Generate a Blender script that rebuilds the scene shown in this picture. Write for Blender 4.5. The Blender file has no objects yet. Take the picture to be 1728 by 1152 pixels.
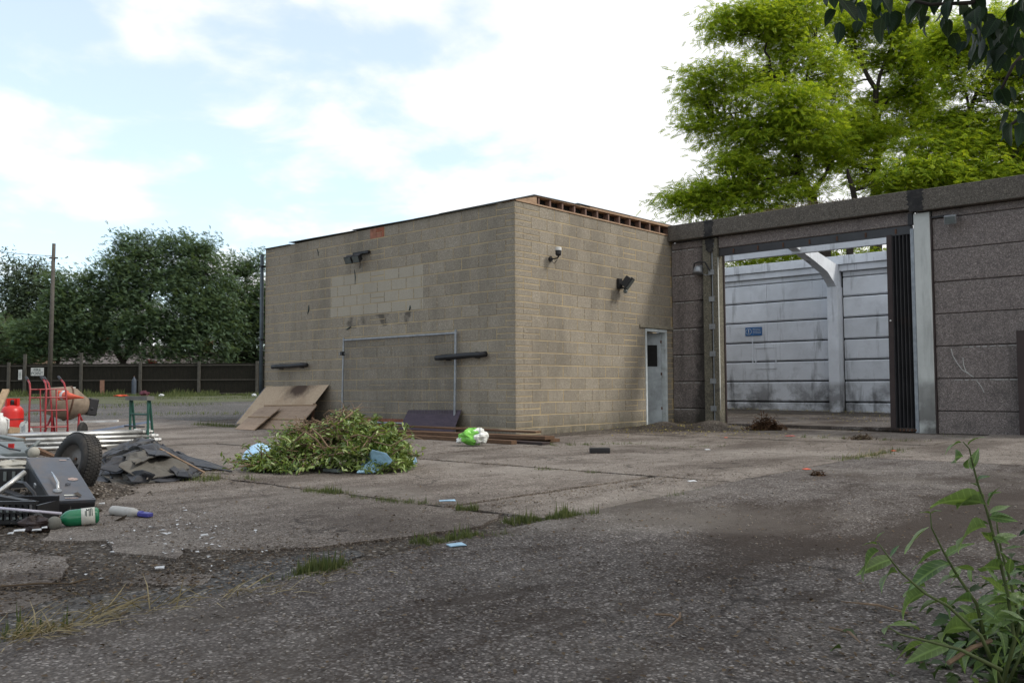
import bpy, math, random
import numpy as np
from mathutils import Vector, Matrix
random.seed(7); RNG = np.random.default_rng(7)
S = bpy.context.scene
COL = S.collection

# ------------------------------------------------------------------ camera, sky, sun, exposure
F_PX, YAW, PITCH, ROLL = 1468.5, 0.732636, 0.0524730, -0.00510383
CAM = np.array([10.2357, -11.4663, 0.8553])
FW = np.array([-math.sin(YAW)*math.cos(PITCH), math.cos(YAW)*math.cos(PITCH), math.sin(PITCH)])
_r = np.array([math.cos(YAW), math.sin(YAW), 0.0]); _u = np.cross(_r, FW)
RT = math.cos(ROLL)*_r + math.sin(ROLL)*_u
UP = -math.sin(ROLL)*_r + math.cos(ROLL)*_u
cd = bpy.data.cameras.new('camera'); cam = bpy.data.objects.new('camera', cd); COL.objects.link(cam)
cd.sensor_width = 36.0; cd.lens = F_PX/1728*36.0; cd.clip_start = 0.05; cd.clip_end = 2000
m = Matrix.Identity(4)
for i in range(3):
    m[i][0] = RT[i]; m[i][1] = UP[i]; m[i][2] = -FW[i]; m[i][3] = CAM[i]
cam.matrix_world = m
S.camera = cam

SUN_DIR = Vector((0.62, 0.36, 0.72)).normalized()      # towards the sun
SUN_EL = math.asin(SUN_DIR.z); SUN_AZ = math.atan2(SUN_DIR.x, SUN_DIR.y)
sd = bpy.data.lights.new('sun', 'SUN'); sun = bpy.data.objects.new('sun', sd); COL.objects.link(sun)
sd.energy = 1.5; sd.angle = math.radians(10); sd.color = (1.0, 0.95, 0.87)
sun.rotation_euler = SUN_DIR.to_track_quat('Z', 'Y').to_euler()
sun.location = (20, 10, 30)

S.view_settings.view_transform = 'Standard'; S.view_settings.look = 'None'
S.view_settings.exposure = 0.85; S.view_settings.gamma = 1.0
S.view_settings.use_curve_mapping = False
S.cycles.max_bounces = 6; S.cycles.transparent_max_bounces = 8

world = bpy.data.worlds.new('World'); S.world = world; world.use_nodes = True
def build_world():
    nt = world.node_tree; N = nt.nodes; L = nt.links; N.clear()
    out = N.new('ShaderNodeOutputWorld'); bg = N.new('ShaderNodeBackground'); bg2 = N.new('ShaderNodeBackground')
    sky = N.new('ShaderNodeTexSky'); sky.sky_type = 'NISHITA'; sky.sun_disc = False
    sky.sun_elevation = SUN_EL; sky.sun_rotation = SUN_AZ; sky.air_density = 1.0; sky.dust_density = 1.5; sky.ozone_density = 0.7
    hs = N.new('ShaderNodeMix'); hs.data_type = 'RGBA'; hs.blend_type = 'MULTIPLY'; hs.inputs[0].default_value = 1.0
    L.new(sky.outputs[0], hs.inputs[6]); hs.inputs[7].default_value = (0.84, 1.04, 1.10, 1)
    L.new(hs.outputs[2], bg.inputs[0]); bg.inputs[1].default_value = 0.15
    bg2.inputs[0].default_value = (0.985, 0.992, 1.0, 1); bg2.inputs[1].default_value = 0.64
    tc = N.new('ShaderNodeTexCoord')
    sep = N.new('ShaderNodeSeparateXYZ'); L.new(tc.outputs['Generated'], sep.inputs[0])
    ab = N.new('ShaderNodeMath'); ab.operation = 'ABSOLUTE'; L.new(sep.outputs[2], ab.inputs[0])
    ad = N.new('ShaderNodeMath'); ad.operation = 'ADD'; ad.inputs[1].default_value = 0.22; L.new(ab.outputs[0], ad.inputs[0])
    dv = N.new('ShaderNodeVectorMath'); dv.operation = 'DIVIDE'
    cmb = N.new('ShaderNodeCombineXYZ')
    for i in range(3): L.new(ad.outputs[0], cmb.inputs[i])
    L.new(tc.outputs['Generated'], dv.inputs[0]); L.new(cmb.outputs[0], dv.inputs[1])
    n1 = N.new('ShaderNodeTexNoise'); n1.inputs['Scale'].default_value = 3.0; n1.inputs['Detail'].default_value = 9
    n1.inputs['Roughness'].default_value = 0.52; n1.inputs['Distortion'].default_value = 0.25
    mp = N.new('ShaderNodeMapping'); mp.inputs['Location'].default_value = (4.4, 6.1, 5.0)
    L.new(dv.outputs[0], mp.inputs[0]); L.new(mp.outputs[0], n1.inputs[0])
    # more cloud towards the side of the sky where the sun stands behind it
    dt = N.new('ShaderNodeVectorMath'); dt.operation = 'DOT_PRODUCT'; L.new(tc.outputs['Generated'], dt.inputs[0])
    dt.inputs[1].default_value = (0.80, 0.55, 0.0)
    mr = N.new('ShaderNodeMapRange'); L.new(dt.outputs['Value'], mr.inputs[0])
    mr.inputs[1].default_value = -0.45; mr.inputs[2].default_value = 0.35; mr.inputs[3].default_value = 0.0; mr.inputs[4].default_value = 0.42
    sm = N.new('ShaderNodeMath'); sm.operation = 'ADD'; L.new(n1.outputs[0], sm.inputs[0]); L.new(mr.outputs[0], sm.inputs[1])
    rp = N.new('ShaderNodeValToRGB'); rp.color_ramp.interpolation = 'EASE'
    rp.color_ramp.elements[0].position = 0.44; rp.color_ramp.elements[0].color = (0.46, 0.46, 0.46, 1)
    rp.color_ramp.elements[1].position = 0.66; rp.color_ramp.elements[1].color = (1, 1, 1, 1)
    L.new(sm.outputs[0], rp.inputs[0])
    mx = N.new('ShaderNodeMixShader'); L.new(rp.outputs[0], mx.inputs[0]); L.new(bg.outputs[0], mx.inputs[1]); L.new(bg2.outputs[0], mx.inputs[2])
    L.new(mx.outputs[0], out.inputs[0])
build_world()

# ------------------------------------------------------------------ measuring helpers
def ray(px, py): return FW + RT*(px-864)/F_PX - UP*(py-576)/F_PX
def P(px, py, d): return CAM + ray(px, py)*d                       # a place seen at a distance d
def PL(axis, val, px, py):
    d = ray(px, py); return CAM + d*((val-CAM[axis])/d[axis])
FH = np.array([FW[0], FW[1]])/np.hypot(FW[0], FW[1])
def gz(x, y):                                                       # the yard rises gently away from the viewer
    d = (x-CAM[0])*FH[0] + (y-CAM[1])*FH[1]
    return 0.53*min(max((d-15.5)/33.5, 0.0), 1.0)
def G(px, py):
    a, b = 1.0, 60.0
    for _ in range(40):
        t = (a+b)/2; q = P(px, py, t)
        if q[2] > gz(q[0], q[1]): a = t
        else: b = t
    q = P(px, py, (a+b)/2); return np.array([q[0], q[1], gz(q[0], q[1])])

# ------------------------------------------------------------------ materials
MATS = {}
def nodemat(name):
    mt = bpy.data.materials.new(name); mt.use_nodes = True; MATS[name] = mt
    nt = mt.node_tree; return mt, nt, nt.nodes, nt.links, nt.nodes['Principled BSDF']
def pos_coord(N, L, scale=(1, 1, 1)):
    g = N.new('ShaderNodeNewGeometry'); mp = N.new('ShaderNodeMapping'); mp.inputs['Scale'].default_value = scale
    L.new(g.outputs['Position'], mp.inputs[0]); return mp.outputs[0]
def noise(N, L, vec, scale, detail=4, rough=0.55, dist=0.0):
    n = N.new('ShaderNodeTexNoise'); n.inputs['Scale'].default_value = scale; n.inputs['Detail'].default_value = detail
    n.inputs['Roughness'].default_value = rough; n.inputs['Distortion'].default_value = dist
    L.new(vec, n.inputs[0]); return n.outputs[0]
def ramp(N, L, fac, stops):
    r = N.new('ShaderNodeValToRGB'); e = r.color_ramp.elements
    while len(e) < len(stops): e.new(0.5)
    for k, (p, c) in enumerate(stops):
        e[k].position = p; e[k].color = (c, c, c, 1) if not isinstance(c, tuple) else (*c, 1)
    L.new(fac, r.inputs[0]); return r.outputs[0]
def mix(N, L, fac, a, b, mode='MIX'):
    x = N.new('ShaderNodeMix'); x.data_type = 'RGBA'; x.blend_type = mode
    if isinstance(fac, (int, float)): x.inputs[0].default_value = fac
    else: L.new(fac, x.inputs[0])
    for k, v in ((6, a), (7, b)):
        if isinstance(v, tuple): x.inputs[k].default_value = (*v, 1)
        else: L.new(v, x.inputs[k])
    return x.outputs[2]
def math_(N, L, op, a, b=None, c=None, clamp=False):
    x = N.new('ShaderNodeMath'); x.operation = op; x.use_clamp = clamp
    for k, v in enumerate((a, b, c)):
        if v is None: continue
        if isinstance(v, (int, float)): x.inputs[k].default_value = v
        else: L.new(v, x.inputs[k])
    return x.outputs[0]
def bump(N, L, B, h, strength, dist=0.01):
    b = N.new('ShaderNodeBump'); b.inputs['Strength'].default_value = strength; b.inputs['Distance'].default_value = dist
    L.new(h, b.inputs['Height']); L.new(b.outputs[0], B.inputs['Normal'])
def simple(name, col, rough=0.6, metal=0.0, var=0.25, scale=8, spec=0.4, grime=0.0, grime_col=(0.06, 0.05, 0.04), bumps=0.15):
    if name in MATS: return MATS[name]
    mt, nt, N, L, B = nodemat(name); v = pos_coord(N, L)
    n = noise(N, L, v, scale, 5, 0.6)
    f = ramp(N, L, n, [(0.3, 1-var), (0.7, 1+var*0.4)])
    c = mix(N, L, 1.0, tuple(col), f, 'MULTIPLY')
    if grime:
        g = ramp(N, L, noise(N, L, v, scale*0.45, 6, 0.7, 0.4), [(0.62-grime*0.3, 0.0), (0.80-grime*0.15, 1.0)])
        c = mix(N, L, g, c, grime_col)
    L.new(c, B.inputs['Base Color']); B.inputs['Roughness'].default_value = rough; B.inputs['Metallic'].default_value = metal
    B.inputs['Specular IOR Level'].default_value = spec
    if bumps: bump(N, L, B, noise(N, L, v, scale*6, 3), bumps, 0.004)
    return mt

def mat_ground(name, cols, stain=0.5, dark=(0.035, 0.028, 0.022), scale=52, light=0.0, bump_s=0.5, white=0.93, spec=0.2):
    mt, nt, N, L, B = nodemat(name); v = pos_coord(N, L)
    vo = N.new('ShaderNodeTexVoronoi'); vo.inputs['Scale'].default_value = scale; L.new(v, vo.inputs[0])
    sp = N.new('ShaderNodeSeparateColor'); L.new(vo.outputs['Color'], sp.inputs[0])
    st = ramp(N, L, sp.outputs[0], [(0.0, cols[0]), (0.45, cols[1]), (0.8, cols[2]), (white, cols[3]), (0.99, (0.38, 0.355, 0.33))])
    edge = ramp(N, L, vo.outputs['Distance'], [(0.35, 1.0), (0.62, 0.62)])
    st = mix(N, L, 1.0, st, edge, 'MULTIPLY')
    vo2 = N.new('ShaderNodeTexVoronoi'); vo2.inputs['Scale'].default_value = scale*0.42; L.new(v, vo2.inputs[0])
    sp2 = N.new('ShaderNodeSeparateColor'); L.new(vo2.outputs['Color'], sp2.inputs[0])
    big = math_(N, L, 'MULTIPLY', ramp(N, L, sp2.outputs[1], [(0.94, 0.0), (0.96, 1.0)]), ramp(N, L, vo2.outputs['Distance'], [(0.16, 1.0), (0.24, 0.0)]))
    st = mix(N, L, big, st, mix(N, L, sp2.outputs[2], (0.05, 0.04, 0.033), (0.50, 0.46, 0.40)))
    fine = ramp(N, L, noise(N, L, v, 9, 6, 0.65), [(0.3, 0.72), (0.7, 1.18)])
    c = mix(N, L, 1.0, st, fine, 'MULTIPLY')
    mp = N.new('ShaderNodeMapping'); mp.inputs['Rotation'].default_value = (0, 0, -0.84); mp.inputs['Scale'].default_value = (1.0, 0.42, 1); L.new(v, mp.inputs[0])
    big1 = noise(N, L, mp.outputs[0], 0.8, 8, 0.62, 0.5)
    gr = math_(N, L, 'SUBTRACT', math_(N, L, 'MULTIPLY', math_(N, L, 'ADD', sp.outputs[1], noise(N, L, v, 38, 5, 0.75)), 0.13), 0.13)
    s1 = ramp(N, L, math_(N, L, 'ADD', big1, gr), [(0.49, 0.0), (0.575, stain)])
    c = mix(N, L, s1, c, dark)
    big2 = ramp(N, L, math_(N, L, 'ADD', noise(N, L, mp.outputs[0], 2.6, 7, 0.7, 0.3), gr), [(0.53, 0.0), (0.60, stain*0.85)])
    c = mix(N, L, big2, c, dark)
    sm_ = ramp(N, L, math_(N, L, 'ADD', noise(N, L, v, 7.0, 8, 0.75, 0.2), gr), [(0.56, 0.0), (0.63, stain*0.7)])
    c = mix(N, L, sm_, c, tuple(q*1.3 for q in dark))
    ck = N.new('ShaderNodeTexVoronoi'); ck.feature = 'DISTANCE_TO_EDGE'; ck.inputs['Scale'].default_value = 0.42
    wv = N.new('ShaderNodeVectorMath'); wv.operation = 'ADD'; nz = N.new('ShaderNodeTexNoise'); nz.inputs['Scale'].default_value = 1.6; nz.inputs['Detail'].default_value = 6; L.new(v, nz.inputs[0])
    sc_ = N.new('ShaderNodeVectorMath'); sc_.operation = 'SCALE'; sc_.inputs[3].default_value = 0.9; L.new(nz.outputs['Color'], sc_.inputs[0]); L.new(v, wv.inputs[0]); L.new(sc_.outputs[0], wv.inputs[1]); L.new(wv.outputs[0], ck.inputs[0])
    cr = math_(N, L, 'MULTIPLY', ramp(N, L, ck.outputs['Distance'], [(0.002, 1.0), (0.0055, 0.0)]), ramp(N, L, noise(N, L, v, 0.9, 3), [(0.48, 0.0), (0.56, 0.85)]))
    c = mix(N, L, cr, c, (0.02, 0.016, 0.014))
    if light:
        l1 = ramp(N, L, noise(N, L, v, 0.55, 6, 0.6, 0.4), [(0.5, 0.0), (0.68, light)])
        c = mix(N, L, l1, c, (0.30, 0.275, 0.245))
    L.new(c, B.inputs['Base Color']); B.inputs['Roughness'].default_value = 0.92; B.inputs['Specular IOR Level'].default_value = spec
    h = math_(N, L, 'ADD', math_(N, L, 'MULTIPLY', vo.outputs['Distance'], -0.7), noise(N, L, v, 22, 5, 0.7))
    bump(N, L, B, h, bump_s, 0.012)
    return mt
M_CONC_N = mat_ground('exposed_aggregate_concrete', [(0.070, 0.061, 0.057), (0.122, 0.108, 0.100), (0.175, 0.156, 0.145), (0.29, 0.262, 0.245)], 0.9, (0.032, 0.023, 0.018), 100, 0.26)  # near-yard concrete; tree shade is partly put into its darker colour
M_CONC_M = mat_ground('worn_sunlit_concrete', [(0.14, 0.120, 0.104), (0.215, 0.185, 0.161), (0.275, 0.240, 0.210), (0.38, 0.34, 0.30)], 0.62, (0.050, 0.038, 0.031), 110, 0.35)  # mid-yard concrete; colour raised to carry the sunlit strip
M_DIRT = mat_ground('yard_dirt', [(0.04, 0.032, 0.026), (0.085, 0.07, 0.056), (0.14, 0.118, 0.096), (0.24, 0.21, 0.18)], 0.6, (0.028, 0.022, 0.018), 60, 0.15, 0.8)
M_ASPH = mat_ground('old_asphalt', [(0.055, 0.054, 0.054), (0.09, 0.088, 0.087), (0.14, 0.135, 0.13), (0.21, 0.20, 0.19)], 0.3, (0.04, 0.035, 0.03), 60, 0.1)

def mat_block():
    mt, nt, N, L, B = nodemat('aggregate_block'); v = pos_coord(N, L)
    oi = N.new('ShaderNodeObjectInfo')
    vo = N.new('ShaderNodeTexVoronoi'); vo.inputs['Scale'].default_value = 120; L.new(v, vo.inputs[0])
    sp = N.new('ShaderNodeSeparateColor'); L.new(vo.outputs['Color'], sp.inputs[0])
    c = ramp(N, L, sp.outputs[0], [(0.0, (0.205, 0.178, 0.140)), (0.35, (0.265, 0.235, 0.188)), (0.8, (0.31, 0.276, 0.222)), (0.96, (0.355, 0.325, 0.27)), (0.99, (0.46, 0.44, 0.40))])
    c = mix(N, L, 1.0, c, ramp(N, L, noise(N, L, v, 30, 4, 0.7), [(0.3, 0.80), (0.7, 1.12)]), 'MULTIPLY')
    c = mix(N, L, 1.0, c, ramp(N, L, oi.outputs['Random'], [(0.0, 0.88), (0.5, 1.0), (1.0, 1.08)]), 'MULTIPLY')
    # grime: large soft patches and downward streaks
    mp = N.new('ShaderNodeMapping'); mp.inputs['Scale'].default_value = (1, 1, 0.35); L.new(v, mp.inputs[0])
    g = ramp(N, L, noise(N, L, mp.outputs[0], 1.3, 7, 0.65, 0.3), [(0.46, 0.0), (0.70, 0.5)])
    c = mix(N, L, g, c, (0.115, 0.103, 0.085))
    # where a sign once covered the wall the blocks stayed cleaner
    s3 = N.new('ShaderNodeSeparateXYZ'); L.new(v, s3.inputs[0])
    X, Y, Z = s3.outputs
    def win(val, a, b): return math_(N, L, 'MULTIPLY', math_(N, L, 'GREATER_THAN', val, a), math_(N, L, 'LESS_THAN', val, b))
    clean = math_(N, L, 'MULTIPLY', math_(N, L, 'MULTIPLY', win(X, -5.42, -2.42), win(Z, 2.40, 3.27)), math_(N, L, 'LESS_THAN', Y, 0.05))
    c = mix(N, L, math_(N, L, 'MULTIPLY', clean, 0.58), c, (0.40, 0.37, 0.305))
    # dark smudges below the cleaner patch
    sm = math_(N, L, 'MULTIPLY', math_(N, L, 'MULTIPLY', win(X, -5.0, -2.35), win(Z, 2.12, 2.37)), ramp(N, L, noise(N, L, v, 2.6, 3), [(0.5, 0.0), (0.62, 0.75)]))
    c = mix(N, L, sm, c, (0.055, 0.05, 0.045))
    # mossy damp foot
    ft = math_(N, L, 'MULTIPLY', ramp(N, L, Z, [(0.0, 1.0), (0.42, 0.0)]), ramp(N, L, noise(N, L, v, 3.0, 5), [(0.35, 0.3), (0.7, 1.0)]))
    c = mix(N, L, math_(N, L, 'MULTIPLY', ft, 0.75), c, (0.055, 0.055, 0.038))
    L.new(c, B.inputs['Base Color']); B.inputs['Roughness'].default_value = 0.95; B.inputs['Specular IOR Level'].default_value = 0.1
    bump(N, L, B, noise(N, L, v, 90, 5, 0.7), 0.55, 0.006)
    return mt
M_BLOCK = mat_block()
def mat_mortar():
    mt, nt, N, L, B = nodemat('ochre_mortar'); v = pos_coord(N, L)
    s3 = N.new('ShaderNodeSeparateXYZ'); L.new(v, s3.inputs[0])
    fr = math_(N, L, 'FRACT', math_(N, L, 'DIVIDE', math_(N, L, 'SUBTRACT', s3.outputs[2], 0.13-0.225*2-0.0125), 0.1125))
    hz = math_(N, L, 'LESS_THAN', fr, 0.23)
    n = noise(N, L, v, 1.2, 5, 0.6)
    yel = ramp(N, L, n, [(0.34, (0.30, 0.245, 0.165)), (0.62, (0.43, 0.345, 0.21))])
    dul = ramp(N, L, n, [(0.42, (0.17, 0.145, 0.11)), (0.66, (0.42, 0.33, 0.19))])
    c = mix(N, L, hz, dul, yel)
    L.new(c, B.inputs['Base Color']); B.inputs['Roughness'].default_value = 0.95; B.inputs['Specular IOR Level'].default_value = 0.1
    bump(N, L, B, noise(N, L, v, 80, 4), 0.4, 0.004); return mt
M_MORTAR = mat_mortar()

def mat_panel(name, base, streak, white=False):
    mt, nt, N, L, B = nodemat(name); v = pos_coord(N, L)
    if white:
        c = mix(N, L, 1.0, base, ramp(N, L, noise(N, L, v, 1.5, 6, 0.6), [(0.3, 0.84), (0.7, 1.04)]), 'MULTIPLY')
        oi = N.new('ShaderNodeObjectInfo')
        c = mix(N, L, 1.0, c, ramp(N, L, oi.outputs['Random'], [(0.0, 0.9), (1.0, 1.05)]), 'MULTIPLY')
    else:
        vo = N.new('ShaderNodeTexVoronoi'); vo.inputs['Scale'].default_value = 95; L.new(v, vo.inputs[0])
        sp = N.new('ShaderNodeSeparateColor'); L.new(vo.outputs['Color'], sp.inputs[0])
        c = ramp(N, L, sp.outputs[0], [(0.0, tuple(x*0.62 for x in base)), (0.5, base), (0.85, tuple(x*1.3 for x in base)), (0.97, tuple(min(1, x*1.9) for x in base))])
        c = mix(N, L, 1.0, c, ramp(N, L, noise(N, L, v, 25, 5, 0.7), [(0.3, 0.72), (0.7, 1.2)]), 'MULTIPLY')
    mp = N.new('ShaderNodeMapping'); mp.inputs['Scale'].default_value = (1.0, 1.0, 0.12); L.new(v, mp.inputs[0])
    s = ramp(N, L, noise(N, L, mp.outputs[0], 3.2, 6, 0.65, 0.2), [(0.56, 0.0), (0.74, streak)])
    c = mix(N, L, s, c, (0.028, 0.026, 0.024))
    s2 = ramp(N, L, noise(N, L, v, 2.4, 7, 0.72, 0.4), [(0.52, 0.0), (0.66, streak*0.9)])
    s3 = N.new('ShaderNodeSeparateXYZ'); L.new(v, s3.inputs[0])
    low = ramp(N, L, math_(N, L, 'MULTIPLY', s3.outputs[2], 0.25), [(0.0, 1.0), (0.38 if white else 0.9, 0.15)])
    c = mix(N, L, math_(N, L, 'MULTIPLY', s2, low), c, (0.05, 0.048, 0.045))
    if white:
        ft = math_(N, L, 'MULTIPLY', ramp(N, L, s3.outputs[2], [(0.12, 1.0), (0.85, 0.6), (1.35, 0.0)]), ramp(N, L, noise(N, L, v, 1.3, 7, 0.65), [(0.40, 0.0), (0.58, 0.85)]))
        c = mix(N, L, ft, c, (0.075, 0.07, 0.065))
    L.new(c, B.inputs['Base Color']); B.inputs['Roughness'].default_value = 0.85; B.inputs['Specular IOR Level'].default_value = 0.2
    bump(N, L, B, noise(N, L, v, 110 if not white else 30, 5, 0.7), 0.7 if not white else 0.25, 0.006)
    return mt
M_PANEL = mat_panel('pebble_dash_concrete', (0.175, 0.152, 0.142), 0.5)
M_FASCIA = mat_panel('weathered_fascia_concrete', (0.105, 0.094, 0.080), 0.6)
M_PIER = mat_panel('mossy_pier_concrete', (0.14, 0.13, 0.10), 0.8)
M_WHITE = mat_panel('flaking_white_paint', (0.66, 0.69, 0.73), 0.85, True)
M_WCOL = mat_panel('white_painted_post', (0.50, 0.52, 0.50), 0.35, True)
def mat_stainpanel():
    # pier panels carry a broad black run where the gutter leaked
    mt = M_PANEL.copy(); mt.name = 'stained_pebble_dash'; N = mt.node_tree.nodes; L = mt.node_tree.links
    B = N['Principled BSDF']; src = B.inputs['Base Color'].links[0].from_socket
    g = N.new('ShaderNodeNewGeometry'); s3 = N.new('ShaderNodeSeparateXYZ'); L.new(g.outputs['Position'], s3.inputs[0])
    wob = math_(N, L, 'MULTIPLY', math_(N, L, 'SUBTRACT', noise(N, L, g.outputs['Position'], 2.5, 6, 0.7), 0.5), 0.55)
    x = math_(N, L, 'ADD', s3.outputs[0], wob)
    wd = math_(N, L, 'SUBTRACT', 0.62, math_(N, L, 'MULTIPLY', math_(N, L, 'SUBTRACT', 4.0, s3.outputs[2]), 0.045))
    f = math_(N, L, 'MULTIPLY', math_(N, L, 'SUBTRACT', x, wd), 5.0, clamp=True)
    c = mix(N, L, math_(N, L, 'MULTIPLY', f, 0.85), src, (0.018, 0.017, 0.016))
    ft = ramp(N, L, s3.outputs[2], [(0.05, 0.6), (0.45, 0.0)])
    c = mix(N, L, ft, c, (0.03, 0.03, 0.02))
    L.new(c, B.inputs['Base Color']); return mt
M_STAIN = mat_stainpanel()

def mat_leaf(name, c1, c2, trans=0.35, rough=0.5, spec=0.4, c3=None, vein_mix=None):
    mt, nt, N, L, B = nodemat(name)
    g = N.new('ShaderNodeNewGeometry'); oi = N.new('ShaderNodeObjectInfo')
    v = pos_coord(N, L)
    f = math_(N, L, 'FRACT', math_(N, L, 'ADD', g.outputs['Random Per Island'], oi.outputs['Random']))
    c = mix(N, L, f, c1, c2)
    if c3: c = mix(N, L, ramp(N, L, noise(N, L, v, 0.7, 3), [(0.45, 0.0), (0.62, 1.0)]), c, mix(N, L, f, c3, c2))
    c = mix(N, L, 1.0, c, ramp(N, L, noise(N, L, v, 2.2, 3), [(0.3, 0.75), (0.7, 1.15)]), 'MULTIPLY')
    if vein_mix:                                                      # midrib and side veins, for leaves seen close
        tc = N.new('ShaderNodeTexCoord'); s3 = N.new('ShaderNodeSeparateXYZ'); L.new(tc.outputs['Object'], s3.inputs[0])
        ay = math_(N, L, 'ABSOLUTE', s3.outputs[1]); rib = ramp(N, L, ay, [(0.012, 1.0), (0.03, 0.0)])
        sv = math_(N, L, 'ABSOLUTE', math_(N, L, 'SUBTRACT', math_(N, L, 'FRACT', math_(N, L, 'MULTIPLY', math_(N, L, 'SUBTRACT', s3.outputs[0], math_(N, L, 'MULTIPLY', ay, 0.9)), 8.0)), 0.5))
        vn = math_(N, L, 'MAXIMUM', rib, ramp(N, L, sv, [(0.03, 0.55), (0.13, 0.0)]))
        c = mix(N, L, math_(N, L, 'MULTIPLY', vn, vein_mix), c, tuple(min(1, q*2.2) for q in c2))
        spot = ramp(N, L, noise(N, L, v, 60, 4, 0.7), [(0.64, 0.0), (0.72, 0.6)]); c = mix(N, L, spot, c, (c1[0]*1.6, c1[1]*.8, c1[2]*.8))
        bump(N, L, B, math_(N, L, 'SUBTRACT', noise(N, L, v, 90, 3), vn), 0.35, 0.002)
    B.inputs['Roughness'].default_value = rough; B.inputs['Specular IOR Level'].default_value = spec
    L.new(c, B.inputs['Base Color'])
    tr = N.new('ShaderNodeBsdfTranslucent')
    L.new(mix(N, L, 1.0, c, (1.25, 1.15, 0.55), 'MULTIPLY'), tr.inputs[0])
    ms = N.new('ShaderNodeMixShader'); ms.inputs[0].default_value = trans
    L.new(B.outputs[0], ms.inputs[1]); L.new(tr.outputs[0], ms.inputs[2]); L.new(ms.outputs[0], N['Material Output'].inputs[0])
    return mt
M_ROB = mat_leaf('robinia_leaf', (0.16, 0.29, 0.030), (0.46, 0.55, 0.055), 0.58, 0.6, 0.1, (0.12, 0.25, 0.026))
M_DKLEAF = mat_leaf('dark_bush_leaf', (0.075, 0.135, 0.075), (0.15, 0.215, 0.13), 0.42, 0.75, 0.08, (0.10, 0.16, 0.10))
M_PALELEAF = mat_leaf('pale_birch_leaf', (0.06, 0.095, 0.055), (0.11, 0.15, 0.09), 0.3, 0.55, 0.3)
M_LIMELEAF = mat_leaf('overhanging_leaf', (0.010, 0.024, 0.012), (0.024, 0.046, 0.020), 0.22, 0.5, 0.16, vein_mix=0.5)
M_SAPLEAF = mat_leaf('sapling_leaf', (0.065, 0.13, 0.05), (0.16, 0.24, 0.08), 0.35, 0.36, 0.5, vein_mix=0.45)
M_HEAPLEAF = mat_leaf('cut_hedge_leaf', (0.06, 0.12, 0.022), (0.28, 0.36, 0.11), 0.25, 0.36, 0.55)
M_GRASS = mat_leaf('grass_blade', (0.05, 0.08, 0.028), (0.15, 0.17, 0.07), 0.3, 0.6, 0.2)
M_STRAW = mat_leaf('dry_straw', (0.22, 0.18, 0.10), (0.34, 0.29, 0.18), 0.15, 0.8, 0.1)
M_LITTER = mat_leaf('fallen_litter', (0.04, 0.028, 0.02), (0.16, 0.12, 0.08), 0.05, 0.9, 0.1)
M_MOSS = mat_leaf('dead_moss', (0.11, 0.085, 0.05), (0.18, 0.15, 0.09), 0.1, 0.9, 0.1)
M_BARK = simple('bark', (0.045, 0.036, 0.03), 0.9, var=0.4, scale=14, bumps=0.6)
M_GBARK = simple('pale_bark', (0.16, 0.15, 0.13), 0.9, var=0.4, scale=14)
M_TWIG = simple('cut_twig', (0.20, 0.135, 0.085), 0.8, var=0.4, scale=10)
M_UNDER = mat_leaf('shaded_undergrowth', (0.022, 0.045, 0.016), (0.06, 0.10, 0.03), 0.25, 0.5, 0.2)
M_STEM = simple('green_stem', (0.075, 0.10, 0.03), 0.6, var=0.3, scale=20)
def mat_wood(name, col, dark, scale=(1, 1, 1), grime=0.3):
    mt, nt, N, L, B = nodemat(name)
    tc = N.new('ShaderNodeTexCoord'); mp = N.new('ShaderNodeMapping'); mp.inputs['Scale'].default_value = scale; L.new(tc.outputs['Object'], mp.inputs[0])
    v = mp.outputs[0]; n = noise(N, L, v, 6, 6, 0.65, 0.6)
    c = mix(N, L, ramp(N, L, n, [(0.35, 0.0), (0.68, 1.0)]), col, dark)
    p = pos_coord(N, L)
    c = mix(N, L, ramp(N, L, noise(N, L, p, 3.2, 5, 0.7), [(0.55, 0.0), (0.8, grime)]), c, (0.04, 0.03, 0.025))
    L.new(c, B.inputs['Base Color']); B.inputs['Roughness'].default_value = 0.85; B.inputs['Specular IOR Level'].default_value = 0.15
    bump(N, L, B, n, 0.3, 0.004); return mt
M_TIMBER = mat_wood('roof_timber', (0.42, 0.30, 0.20), (0.26, 0.165, 0.11), (1, 1, 6))
M_JOIST = mat_wood('joist_end', (0.21, 0.14, 0.115), (0.13, 0.085, 0.07), (6, 6, 1))
M_FENCE = mat_wood('dark_fence_board', (0.022, 0.020, 0.015), (0.010, 0.010, 0.008), (6, 6, 0.6))
M_PLANK = mat_wood('old_plank', (0.15, 0.09, 0.055), (0.075, 0.045, 0.03), (1, 8, 8), 0.6)
M_PLANK2 = mat_wood('pale_plank', (0.36, 0.27, 0.18), (0.24, 0.17, 0.11), (1, 8, 8), 0.3)
M_DOORW = mat_wood('weathered_board_front', (0.33, 0.255, 0.19), (0.22, 0.16, 0.12), (6, 1, 6), 0.5)
M_PURPLE = mat_wood('purple_grey_board', (0.085, 0.068, 0.085), (0.055, 0.046, 0.062), (1, 6, 6), 0.4)
M_POLE = simple('pole_wood', (0.085, 0.078, 0.068), 0.9, var=0.3, scale=5)
M_CPOST = simple('concrete_fence_post', (0.075, 0.072, 0.062), 0.9, var=0.4, scale=6, grime=0.5)
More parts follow.
